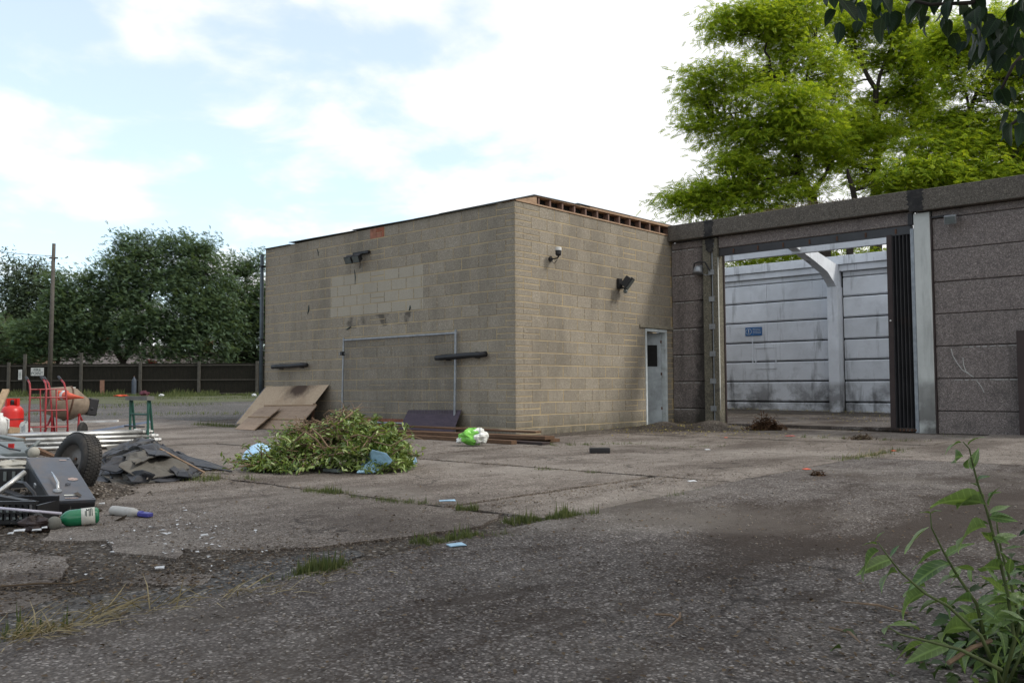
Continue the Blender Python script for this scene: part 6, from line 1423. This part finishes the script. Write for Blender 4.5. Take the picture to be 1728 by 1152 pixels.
tarp([(408, 772, .03), (424, 752, .16), (440, 745, .20), (456, 750, .17), (452, 768, .10), (432, 778, .03)], 'pale blue plastic sheet puffed up at the left end of the cuttings heap', 31)
tarp([(478, 794, .015), (482, 782, .05), (502, 782, .05), (510, 792, .015)], 'small pale blue piece at the front left of the heap', 32)
tarp([(602, 796, .02), (618, 772, .13), (628, 758, .24), (652, 764, .21), (662, 776, .14), (648, 790, .05), (630, 796, .02)], 'crumpled pale blue sheet spilling from the front right of the heap', 33)
tarp([(686, 776, .06), (702, 771, .09), (704, 779, .05), (690, 784, .03)], 'pale blue flap sticking out at the right end of the heap', 34)
o = MB().beam(G(548, 797)+Z3*.03, G(576, 799)+Z3*.03, .05, .03).build('grey_strip', M_GREYP, None, G(560, 797)); tag(o, 'short grey strip at the front foot of the cuttings heap', 'strip')

# ---- grass in the joints, verge weeds, straw
def blades(n, pos, hgt, seed, spread=.35, width=.06):
    g = np.random.default_rng(seed); N_ = len(pos)
    R_ = rotmats(g.uniform(0, 6.28, N_), -g.uniform(.9, 1.55, N_), g.uniform(-.3, .3, N_))
    return R_, g.uniform(.5, 1.2, N_)*hgt
BT = ([(0, -.05, 0), (0, .05, 0), (.5, .035, .06), (.5, -.035, .06), (1, 0, .22)], [(0, 1, 2, 3)])
BTt = ([(0, -.045, 0), (0, .045, 0), (.5, .034, .05), (.5, -.034, .05), (1.0, 0, .22)], [(0, 1, 2), (0, 2, 3), (3, 2, 4)])
tufts = []                                                         # (px, py, half length px, half depth px, count, height)
for (x0, y0, x1, y1, cnt, hh, jit) in ((705, 918, 850, 906, 2600, .045, .055), (845, 884, 1000, 872, 2400, .05, .05), (925, 882, 1005, 870, 900, .06, .03), (500, 975, 598, 960, 2200, .055, .045), (440, 990, 505, 982, 250, .05, .02), (768, 860, 806, 860, 800, .05, .035),
        (518, 828, 585, 833, 900, .045, .05), (585, 838, 735, 852, 600, .035, .03), (1080, 852, 1190, 828, 320, .035, .015), (1135, 842, 1165, 836, 160, .04, .015), (1430, 780, 1530, 760, 1300, .06, .08), (1400, 776, 1500, 772, 500, .04, .08), (325, 808, 365, 812, 420, .06, .09), (330, 716, 420, 722, 1000, .08, .12), (405, 806, 440, 812, 120, .05, .03),
        (900, 792, 940, 793, 160, .035, .02), (985, 797, 1010, 798, 120, .03, .02), (920, 752, 1090, 748, 900, .04, .10), (1090, 758, 1230, 752, 260, .035, .06), (1340, 738, 1560, 745, 700, .05, .10), (0, 1075, 120, 1062, 260, .05, .06), (640, 845, 700, 850, 200, .04, .04), (690, 917, 720, 917, 200, .03, .02), (1040, 862, 1082, 853, 90, .03, .01),
        (780, 984, 860, 963, 40, .02, .01), (655, 728, 700, 740, 120, .05, .03), (1590, 735, 1660, 745, 60, .06, .03), (660, 1000, 690, 994, 40, .03, .01)):
    a, b_ = G(x0, y0), G(x1, y1); gg = np.random.default_rng(int(x0*7+y0)); f = gg.beta(1.3, 1.3, cnt)
    f = (f+.04*np.sin(f*40))
    p = a+(b_-a)*f[:, None]; nrm = unit(np.array([-(b_-a)[1], (b_-a)[0], 0])); p = p+gg.normal(0, jit, cnt)[:, None]*nrm; p[:, 2] = [gz(x, y)+.0 for x, y in p[:, :2]]
    # denser and taller in the middle of each tuft
    dens = .45+.55*np.abs(np.sin(p[:, 0]*9+p[:, 1]*7)); tufts.append((p, hh*dens))
p = np.concatenate([t_[0] for t_ in tufts]); hh = np.concatenate([t_[1] for t_ in tufts]); R_, s_ = blades(0, p, 1.0, 51); s_ = s_*np.random.default_rng(5).uniform(.4, 1.2, len(s_)); s_[::9] *= 1.7
tag(cloud('joint_grass', M_GRASS, *BTt, p, R_, s_*hh*1.0, None, (6, -7, 0)), 'short green grass and weeds growing in the concrete joints', 'grass', kind='stuff')
# verge
n = 26000; gg = np.random.default_rng(52); px = gg.uniform(-60, 640, n); d_ = 48.5-np.abs(gg.normal(0, 4.2, n)); keep = []
A_ = FW+RT*((px-864)/F_PX)[:, None]; pos = CAM+A_*d_[:, None]; pos[:, 2] = [gz(x, y)-.02 for x, y in pos[:, :2]]
msk = (np.sin(pos[:, 0]*.8)*np.sin(pos[:, 1]*.9+1)+.35*np.sin(pos[:, 0]*3.1)) > -.15+.35*(48.5-d_)/8; pos = pos[msk]; hh = (.30*np.exp(-(48.5-d_[msk])/1.2)+.10); R_, s_ = blades(0, pos, 1.0, 53)
tag(cloud('verge_grass', M_GRASS, [(x, y*1.6, z) for x, y, z in BTt[0]], BTt[1], pos, R_, s_*hh, None, (-30, 10, 0)), 'rough grass and weeds along the foot of the far fence', 'grass', kind='stuff')
n = 9000; d1 = gg.uniform(24, 44, n); px = gg.uniform(-20, 600, n); pos = CAM+(FW+RT*((px-864)/F_PX)[:, None])*d1[:, None]; pos[:, 2] = [gz(x, y)-.015 for x, y in pos[:, :2]]
msk = (np.sin(pos[:, 0]*.55+.8)*np.sin(pos[:, 1]*.45)+.4*np.sin(pos[:, 1]*1.7)) > .42; msk |= (np.abs(d1-23.8-0.02*px/10) < 1.0); pos = pos[msk]; R_, s_ = blades(0, pos, 1.0, 54)
tag(cloud('yard_weeds', M_GRASS, [(x, y*1.6, z) for x, y, z in BTt[0]], BTt[1], pos, R_, s_*.10, None, (-15, 3, 0)), 'sparse low weeds scattered over the far yard', 'grass', kind='stuff')
# straw
st = []
for (x0, y0, x1, y1, cnt) in ((20, 1085, 160, 1055, 90), (150, 1040, 420, 1012, 45), (170, 1030, 200, 1045, 60), (300, 1025, 470, 1000, 60), (0, 1095, 90, 1060, 90), (1430, 775, 1480, 768, 80), (340, 806, 345, 802, 20), (500, 992, 600, 965, 30)):
    a, b_ = G(x0, y0), G(x1, y1); gg = np.random.default_rng(int(x0+y0)); f = gg.random(cnt); q_ = a+(b_-a)*f[:, None]+gg.normal(0, .05, (cnt, 3)); q_[:, 2] = gg.uniform(-.01, .015, cnt); st.append(q_)
pos = np.concatenate(st); n = len(pos); gg = np.random.default_rng(61)
tag(cloud('dry_straw', M_STRAW, [(0, -.012, 0), (0, .012, 0), (.5, .010, .10), (.5, -.010, .10), (1, 0, .02)], [(0, 1, 2), (0, 2, 3), (3, 2, 4)], pos, rotmats(gg.normal(.5, .9, n), -np.abs(gg.normal(.10, .28, n)), gg.uniform(-1, 1, n)), gg.uniform(.07, .24, n), None, (6.5, -10, 0)), 'bleached dry grass stalks lying along the near joint', 'dry grass', kind='stuff')
# leaf litter, crumbs and stones
LI = ([(-.5, -.2, 0), (.1, -.32, .1), (.5, .05, .02), (.0, .3, .12)], [(0, 1, 2, 3)])
gg = np.random.default_rng(71); ps = []
def scatter(cnt, cx_, cy_, sx, sy, rot=0.0):
    u, v = gg.normal(0, sx, cnt), gg.normal(0, sy, cnt); c_, s2 = math.cos(rot), math.sin(rot); return np.stack([cx_+u*c_-v*s2, cy_+u*s2+v*c_, np.zeros(cnt)], 1)
ps.append(scatter(2600, 6.35, -9.6, .35, .9, -.2)); ps.append(scatter(2200, 5.0, -10.0, .7, .4)); ps.append(scatter(900, 4.2, -9.2, .8, .5)); ps.append(scatter(1200, 1.6, 3.7, .8, .7)); ps.append(scatter(800, 5.9, -5.6, .14, 1.2)); ps.append(scatter(500, 4.2, -7.1, 1.3, .08)); ps.append(scatter(600, 3.5, -4.4, 1.8, .06)); ps.append(scatter(900, 3.0, 0.5, 2.4, 1.5))
ps.append(np.stack([gg.uniform(-2, 9, 2600), gg.uniform(-11, 3, 2600), np.zeros(2600)], 1)); ps.append(np.stack([gg.uniform(6.8, 11, 1600), gg.uniform(-11, -5, 1600), np.zeros(1600)], 1)); ps.append(scatter(700, 9.2, -8.6, .6, .6)); ps.append(scatter(700, 1.0, -3.0, 1.6, 1.0)); ps.append(scatter(600, 2.0, -7.6, .8, .4))
pos = np.concatenate(ps)
pos = pos[(pos[:, 0] > .1) | (pos[:, 1] < -.1)]
def top_z(x, y): return gz(x, y)+(.024 if x > edge_x(y) and y < 4.9 else (.002 if (y > -9.2 and y < 4.8 and x > -12) else -.01))
pos[:, 2] = [top_z(x, y) + (.09 if (x-1.2)**2+(y-3.9)**2 < .5 else 0)+.004 for x, y in pos[:, :2]]; n = len(pos)
tag(cloud('leaf_litter', M_LITTER, *LI, pos, rotmats(gg.uniform(0, 6.3, n), gg.normal(0, .2, n), gg.normal(0, .2, n)), gg.uniform(.008, .028, n), None, (5, -6, 0)), 'brown leaf crumbs and dirt scattered over the concrete', 'litter', kind='stuff')
OC = ([(1, 0, 0), (0, 1, 0), (-1, 0, 0), (0, -1, 0), (.1, 0, .7), (0, .1, -.6)], [(0, 1, 4), (1, 2, 4), (2, 3, 4), (3, 0, 4), (1, 0, 5), (2, 1, 5), (3, 2, 5), (0, 3, 5)])
n = 5200; pos = np.stack([gg.uniform(1, 11.5, n), gg.uniform(-11, 2, n), np.zeros(n)], 1); near = scatter(2400, 8.2, -9.0, 1.4, 1.3); pos = np.concatenate([pos, near, scatter(900, 6.2, -9.6, .3, .9, -.2)]); n = len(pos)
pos[:, 2] = [top_z(x, y) for x, y in pos[:, :2]]
tag(cloud('loose_stones', M_STONE, *OC, pos, rotmats(gg.uniform(0, 6.3, n), gg.normal(0, .3, n), gg.normal(0, .3, n)), gg.gamma(3, .0013, n)+.0015, None, (7, -7, 0)), 'loose grit and small stones on the concrete', 'gravel', kind='stuff')
n = 170; pos = scatter(n, 5.35, -8.95, .55, .28, -.5); pos[:, 2] = .006; gg2 = np.random.default_rng(9)
tag(cloud('paper_shreds', M_PAPER, *LI, pos, rotmats(gg2.uniform(0, 6.3, n), gg2.normal(0, .15, n), gg2.normal(0, .15, n)), gg2.gamma(2, .008, n)+.004, None, (5.3, -8.9, 0)), 'tiny white paper shreds on the near left concrete', 'litter', kind='stuff')
yl = np.stack([gg.uniform(-2.6, 8, 900), gg.normal(12.3, .35, 900), np.zeros(900)], 1); y2 = scatter(520, 1.7, 3.2, 1.1, .9); y3 = np.stack([gg.uniform(1.5, 5, 240), gg.uniform(5.5, 11.5, 240), np.zeros(240)], 1); yl = np.concatenate([yl, y2, y3]); yl = yl[(yl[:, 0] > .05) | (yl[:, 1] > 6)]; yl[:, 2] = [top_z(x, y)+(.03 if y > 5.2 else .05 if (x-1.2)**2+(y-3.9)**2 < 1 else .012)+.008 for x, y in yl[:, :2]]; n = len(yl)
tag(cloud('yellow_leaves', mat_leaf('yellow_leaf', (.32, .26, .05), (.45, .40, .16), .2, .7, .2), *LI, yl, rotmats(gg.uniform(0, 6.3, n), gg.normal(0, .3, n), gg.normal(0, .3, n)), gg.uniform(.02, .045, n), None, (2, 8, 0)), 'small yellow fallen leaves on the shed floor and the soil by the doorway', 'fallen leaves', kind='stuff')
# broken bits between the scrap
n = 900; g3 = np.random.default_rng(77); cA, cB = G(-20, 880), G(60, 800); f = g3.random(n); pos = cA+(cB-cA)*f[:, None]+R3*g3.normal(.1, .33, n)[:, None]+F3*g3.normal(0, .30, n)[:, None]; pos[:, 2] = np.abs(g3.normal(.02, .035, n))
tag(cloud('scrap_crumbs', mat_leaf('mixed_crumbs', (.02, .018, .016), (.20, .17, .14), .02, .8, .3), [(-.5, -.25, 0), (.4, -.3, .1), (.5, .25, .02), (-.3, .3, .12)], [(0, 1, 2, 3)], pos, rotmats(g3.uniform(0, 6.3, n), g3.normal(0, .5, n), g3.normal(0, .5, n)), g3.gamma(3, .012, n)+.01, None, (4, -8.8, 0)), 'dark broken bits of plastic, slate and bark strewn among the scrap', 'debris', kind='stuff')
for i, (a, b_, w_, mt, lb) in enumerate((((-5, 800, 7.0), (38, 806, 6.7), .06, M_BLACK, 'black rubber strip lying over the crates at the left edge'), ((2, 782, 7.3), (44, 790, 7.0), .04, M_GALV, 'grey metal channel above the crates'), ((-5, 822, 6.4), (36, 838, 6.2), .05, M_PLAST, 'black plastic rail slanting in the scrap left of the cabinet'), ((-4, 735, 8.5), (34, 742, 8.3), .09, M_GREYP, 'dark grey board behind the grey tray'), ((30, 756, 7.7), (84, 768, 7.6), .05, M_RUST, 'rusty strip behind the knob'))):
    p1, p2 = P(*a), P(*b_); o = MB().beam(p1, p2, w_, .02).build('scrap_strip', mt, None, (p1+p2)/2, bevel=.003); tag(o, lb, 'strip')
# sticks on the near concrete
for i, (a, b_) in enumerate((((0, 1003), (118, 998)), ((118, 998), (152, 990)), ((1105, 1052), (1145, 1062)), ((1148, 1050), (1128, 1076)), ((1400, 1075), (1452, 1102)), ((1530, 1050), (1420, 1030)))):
    lab = ['long dark stick on the soil at the left edge', 'dark twig continuing the long stick', 'straight pale twig on the near concrete', 'curved pale twig on the near concrete right of middle', 'thin brown stem on the concrete left of the sapling foot', 'brown fallen stem leading from the sapling across the concrete'][i]
    p1, p2 = G(*a)+Z3*.035, G(*b_)+Z3*.035; mid = (p1+p2)/2+np.array([.012, .015, .006]); o = MB().tube([p1, mid, p2], [.004, .005, .002], 5).build('fallen_stick', M_LITTER if i < 2 else M_TWIG, None, mid); tag(o, lab, 'stick')

# ---- individual leaves: sapling at the lower right, branches hanging in at the upper right
def leaf_mesh(name, mat, l=1.0, w=.5, fold=.10, curl=.25, heart=.0, n=7, seed=0):
    rr = random.Random(seed); b = MB(); xs = [i/n for i in range(n+1)]
    def half(x): 
        s_ = math.sin(math.pi*min(1, x**.72))**.9 if x < 1 else 0
        return w/2*max(0, s_)*(1+heart*math.exp(-(x/.18)**2))
    for i, x in enumerate(xs):
        h_ = half(x); z = -curl*x*x*l; wv = .02*math.sin(9*x+seed)
        b.v += [(x*l, -h_, z+fold*h_*2+wv), (x*l, 0, z), (x*l, h_, z+fold*h_*2-wv)]
    for i in range(n):
        o = i*3; b.f += [(o, o+3, o+4, o+1), (o+1, o+4, o+5, o+2)]
    me = bpy.data.meshes.new(name); me.from_pydata(b.v, [], b.f); me.update(); me.materials.append(mat); me.shade_smooth(); return me
SAP = [leaf_mesh('leaf', M_SAPLEAF, 1, .36+.05*(i % 2), .12+.05*i, .15+.14*i, 0, 8, i) for i in range(4)]
LIM = [leaf_mesh('leaf', M_LIMELEAF, 1, .66+.04*(i % 2), .08+.05*i, .08+.12*i, .25, 8, i+9) for i in range(4)]
def put_leaf(meshes, parent, base, direction, length, roll, name='leaf', k=None):
    d_ = unit(direction); up = np.cross(d_, np.cross(Z3, d_)) if abs(d_[2]) < .98 else R3; up = unit(up); sd_ = np.cross(up, d_)
    c_, s_ = math.cos(roll), math.sin(roll); y_ = c_*sd_+s_*up; z_ = -s_*sd_+c_*up
    o = bpy.data.objects.new(name, random.choice(meshes) if k is None else meshes[k % len(meshes)]); COL.objects.link(o); o.parent = parent
    M = Matrix(((d_[0]*length, y_[0]*length, z_[0]*length, 0), (d_[1]*length, y_[1]*length, z_[1]*length, 0), (d_[2]*length, y_[2]*length, z_[2]*length, 0), (0, 0, 0, 1)))
    M.translation = Vector(np.asarray(base)-ORG[parent.name]); o.matrix_local = M; return o
sb = G(1700, 1165); SP = thing('poplar_sapling', 'leafy green sapling sprouting at the near lower right corner', 'sapling', sb)
def camdir(dx, dy, dz=0.0): return unit(RT*dx-UP*dy+FW*dz)          # screen right, screen down, away
def pstem(pts, r0, parent, mat, nm='stem'):
    P_ = [P(a, b_, d) for a, b_, d in pts]; k = len(P_); MB().tube(P_, [r0*(1-.75*i/(k-1)) for i in range(k)], 7).build(nm, mat, parent, smooth=True); return P_
DS = 2.35
stems = [[(1690, 1160, DS), (1712, 1080, DS), (1700, 1000, DS), (1684, 930, DS), (1665, 860, DS), (1650, 815, DS), (1641, 780, DS), (1636, 757, DS), (1625, 745, DS)],
         [(1690, 1160, DS+.05), (1722, 1050, DS+.05), (1705, 980, DS+.05), (1690, 930, DS+.05), (1683, 890, DS+.05), (1680, 862, DS+.05)],
         [(1690, 1150, DS-.1), (1655, 1072, DS-.1), (1600, 1022, DS-.1), (1560, 1000, DS-.1), (1520, 965, DS-.1), (1500, 940, DS-.1), (1482, 915, DS-.1)],
         [(1670, 1110, DS), (1648, 1018, DS), (1615, 970, DS), (1592, 930, DS), (1572, 890, DS), (1570, 866, DS)],
         [(1690, 1130, DS-.15), (1620, 1095, DS-.15), (1570, 1082, DS-.15), (1520, 1070, DS-.15), (1500, 1058, DS-.15)],
         [(1700, 1160, DS+.2), (1740, 1040, DS+.2), (1750, 960, DS+.2), (1745, 900, DS+.2)], [(1695, 1165, DS-.05), (1720, 1110, DS-.1), (1740, 1060, DS-.1)]]
for s_ in stems: pstem(s_, .0056, SP, M_STEM)
MB().tube([P(1600, 1118, DS-.1), P(1640, 1092, DS-.05), P(1672, 1080, DS)], .006, 6).build('dead_branch', M_TWIG, SP)
# (base px, base py, tip px, tip py, depth, roll)
LV = [(1622, 746, 1590, 750, 0, .3), (1634, 750, 1647, 730, 0, .5), (1625, 770, 1585, 768, 0, 1.1), (1640, 792, 1652, 758, 0, .1), (1636, 790, 1626, 768, 0, 1.2), (1648, 815, 1655, 800, .02, .9), (1650, 820, 1635, 812, 0, .2), (1662, 850, 1575, 826, 0, .9), (1660, 848, 1600, 824, .05, .6), (1668, 852, 1672, 822, 0, .3), (1666, 838, 1678, 826, 0, .8), (1668, 872, 1712, 874, 0, 1.0), (1670, 866, 1706, 850, .03, .4), (1672, 870, 1698, 862, -.02, .3), (1664, 888, 1585, 894, -.03, .9), (1668, 884, 1640, 878, 0, .4), (1670, 906, 1658, 888, 0, .2), (1676, 905, 1700, 914, 0, .5), (1680, 916, 1712, 894, 0, .6), (1672, 915, 1664, 890, .03, .4), (1688, 928, 1722, 918, 0, .3), (1686, 930, 1716, 952, 0, .2), (1684, 934, 1676, 944, 0, 1.0), (1692, 960, 1630, 940, .02, .7), (1644, 962, 1612, 950, -.02, .6), (1640, 955, 1628, 974, 0, .5), (1697, 985, 1722, 972, 0, .5), (1702, 1010, 1735, 1000, 0, .8), (1700, 1015, 1655, 1010, 0, .8), (1695, 1005, 1640, 1000, 0, .2),
      (1480, 918, 1458, 910, 0, .5), (1478, 912, 1486, 898, 0, .7), (1482, 928, 1430, 960, 0, 1.0), (1502, 940, 1512, 918, 0, .4), (1505, 943, 1454, 950, 0, -.6), (1512, 962, 1470, 972, 0, .9), (1515, 966, 1500, 962, 0, .3), (1565, 1000, 1490, 1010, 0, 1.0), (1545, 992, 1515, 996, .04, .5), (1562, 990, 1532, 974, 0, .6), (1598, 1018, 1556, 1002, 0, .5), (1640, 1062, 1560, 1038, 0, 1.1), (1604, 1020, 1598, 1040, 0, .5), (1630, 1060, 1650, 1035, 0, .4), (1655, 1072, 1690, 1050, 0, .3),
      (1570, 866, 1560, 862, 0, .4), (1572, 866, 1580, 858, 0, .4), (1568, 888, 1528, 920, -.03, .3), (1588, 928, 1528, 945, 0, .9), (1596, 940, 1628, 912, 0, .5), (1604, 950, 1540, 962, 0, -.3), (1620, 968, 1606, 982, 0, .3), (1618, 975, 1590, 965, 0, .2), (1640, 1015, 1600, 1000, 0, .6), (1650, 1020, 1700, 1000, .03, .3), (1648, 1022, 1685, 1035, 0, .7), (1660, 1050, 1720, 1020, .05, .9), (1660, 1050, 1610, 1030, .05, .7),
      (1552, 1062, 1518, 1042, -.05, -.2), (1600, 1088, 1545, 1095, 0, -.5), (1560, 1084, 1512, 1096, 0, .6), (1596, 1078, 1600, 1076, 0, .5), (1500, 1058, 1490, 1060, 0, .5), (1690, 1090, 1670, 1152, -.12, .1), (1650, 1095, 1608, 1092, 0, .7), (1660, 1120, 1615, 1128, 0, 1.1), (1710, 1070, 1730, 1100, -.05, .3), (1700, 1040, 1728, 1046, 0, .6), (1715, 1050, 1690, 1040, 0, .2), (1722, 1080, 1735, 1060, .05, .2), (1712, 1100, 1690, 1120, .1, .4), (1740, 970, 1720, 940, .2, .3), (1745, 950, 1725, 965, .2, .6), (1748, 1000, 1720, 1010, .2, .7), (1690, 1030, 1660, 1048, .1, .2), (1705, 1000, 1728, 1020, .1, .5)]
for i, (bx, by, tx, ty_, dz, ro) in enumerate(LV):
    b_, e = P(bx, by, DS+dz), P(tx, ty_, DS+dz-.02*(i % 3)); ln = max(np.linalg.norm(e-b_), .03); d_ = e-b_+FW*ln*random.uniform(-.35, .2); put_leaf(SAP, SP, b_, d_, ln*1.15, ro+random.uniform(-.2, .2))
rl = random.Random(17)
for i in range(75):                                                # more small leaves low on the shoots
    px, py = rl.gauss(1695, 32), rl.uniform(960, 1150)
    if px > 1750: continue
    b_ = P(px, py, DS+rl.uniform(-.1, .25)); put_leaf(SAP, SP, b_, camdir(rl.uniform(-1, 1), rl.uniform(-.5, .6), rl.uniform(-.6, .6)), rl.uniform(.035, .085), rl.uniform(-.3, 1.2))
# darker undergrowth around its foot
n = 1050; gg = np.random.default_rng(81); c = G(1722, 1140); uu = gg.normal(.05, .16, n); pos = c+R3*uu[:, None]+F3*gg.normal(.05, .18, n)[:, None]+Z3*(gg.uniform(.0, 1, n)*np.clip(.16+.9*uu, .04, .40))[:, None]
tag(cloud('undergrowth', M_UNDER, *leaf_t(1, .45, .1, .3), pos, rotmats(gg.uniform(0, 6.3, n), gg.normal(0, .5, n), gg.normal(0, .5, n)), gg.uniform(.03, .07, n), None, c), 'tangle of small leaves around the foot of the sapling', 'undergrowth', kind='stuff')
for (px, py) in ((1618, 1135), (1640, 1145), (1560, 1150), (1590, 1140)):
    pass
# overhanging tree: trunk to the right of the view, limbs reach in overhead
tb = CAM+R3*5.4+F3*2.6; tb[2] = 0
OT = thing('overhanging_tree', 'big leaved dark tree whose branches hang into the upper right of the view', 'tree', tb)
fork = tb+Z3*3.4+R3*-.3
MB().tube([tb-Z3*.1, tb+Z3*1.6+R3*.05, fork], [.26, .20, .17], 14).build('trunk', M_BARK, OT, smooth=True)
DO = 3.7
lim = [[fork, fork-R3*1.0+Z3*.75+F3*.3, P(1760, -90, DO), P(1700, -30, DO-.1), P(1640, 5, DO-.1), P(1570, 8, DO-.1), P(1500, -8, DO)], [fork, fork-R3*1.2+Z3*1.0, P(1600, -160, DO-.2), P(1500, -60, DO-.2), P(1440, -20, DO-.2), P(1400, -5, DO-.2)], [fork, P(1800, 20, DO+.4), P(1750, 70, DO+.3), P(1710, 110, DO+.2), P(1690, 150, DO+.2)], [fork, P(1850, 120, DO+.3), P(1770, 180, DO+.2), P(1720, 200, DO+.2), P(1700, 215, DO+.2)],
       [fork, fork-R3*2.5+Z3*1.6-F3*1.0, CAM+Z3*3.8-R3*.2+F3*.4], [fork, fork+Z3*2.2-R3*1.2+F3*.8, CAM+Z3*4.8+R3*1.2+F3*3], [fork, fork+Z3*2.4+R3*.5, fork+Z3*4.2+R3*1.0-F3*.5], [fork, fork+Z3*1.2+R3*1.6-F3*1, fork+Z3*2.2+R3*2.6-F3*1.6]]
for l_ in lim:
    k = len(l_); MB().tube(l_, [(.075*(1-(i/(k-1)))**3+.006) for i in range(k)], 8).build('limb', M_BARK, OT, smooth=True)
gg = random.Random(5)
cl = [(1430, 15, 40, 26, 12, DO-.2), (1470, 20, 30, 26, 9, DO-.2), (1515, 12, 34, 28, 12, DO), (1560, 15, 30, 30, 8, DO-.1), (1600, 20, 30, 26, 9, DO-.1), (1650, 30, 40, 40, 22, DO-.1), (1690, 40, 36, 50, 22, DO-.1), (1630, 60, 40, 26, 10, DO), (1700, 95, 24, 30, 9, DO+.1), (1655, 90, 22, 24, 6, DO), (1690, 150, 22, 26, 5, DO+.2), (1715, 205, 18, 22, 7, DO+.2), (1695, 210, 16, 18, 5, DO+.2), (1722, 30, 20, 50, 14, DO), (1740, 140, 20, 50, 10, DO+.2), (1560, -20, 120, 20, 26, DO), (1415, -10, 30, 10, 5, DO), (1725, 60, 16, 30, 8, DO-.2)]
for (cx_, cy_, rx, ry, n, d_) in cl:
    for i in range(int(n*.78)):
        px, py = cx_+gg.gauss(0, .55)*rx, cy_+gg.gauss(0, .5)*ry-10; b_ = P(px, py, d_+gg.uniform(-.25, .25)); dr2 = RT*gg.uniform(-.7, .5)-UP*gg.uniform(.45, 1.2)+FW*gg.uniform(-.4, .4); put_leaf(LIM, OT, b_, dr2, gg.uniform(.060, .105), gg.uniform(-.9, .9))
# the rest of the crown, above and to the right of the view
g = np.random.default_rng(91); lobes_ = [(fork+Z3*2.6-R3*.6+F3*.2, (2.4, 2.2, 1.5), 7000), (fork+Z3*1.7+R3*1.2-F3*1.0, (2.2, 2.0, 1.5), 5000), (CAM+Z3*4.7+R3*1.3+F3*1.6, (2.5, 2.2, .9), 6500), (CAM+Z3*4.6-R3*.6-F3*.9, (2.4, 1.8, .8), 5000), (fork+Z3*4.0+F3*1.5, (2.0, 2.0, 1.2), 3500)]
pos = np.concatenate([in_lobe(n, g, (0, 0, 0), r_, .2)[:, :1]*R3+0 if False else (lambda M: c_+M[:, :1]*R3+M[:, 1:2]*F3+M[:, 2:]*Z3)(in_lobe(n, g, (0, 0, 0), r_, .2)) for c_, r_, n in lobes_])
rel = pos-CAM; zf = rel@FW; px = 864+F_PX*(rel@RT)/np.where(zf > .1, zf, 1); py = 576-F_PX*(rel@UP)/np.where(zf > .1, zf, 1)
keep = ~((zf > .1) & (px > -60) & (px < 1728+20) & (py > -40) & (py < 1200)); pos = pos[keep]; n = len(pos)
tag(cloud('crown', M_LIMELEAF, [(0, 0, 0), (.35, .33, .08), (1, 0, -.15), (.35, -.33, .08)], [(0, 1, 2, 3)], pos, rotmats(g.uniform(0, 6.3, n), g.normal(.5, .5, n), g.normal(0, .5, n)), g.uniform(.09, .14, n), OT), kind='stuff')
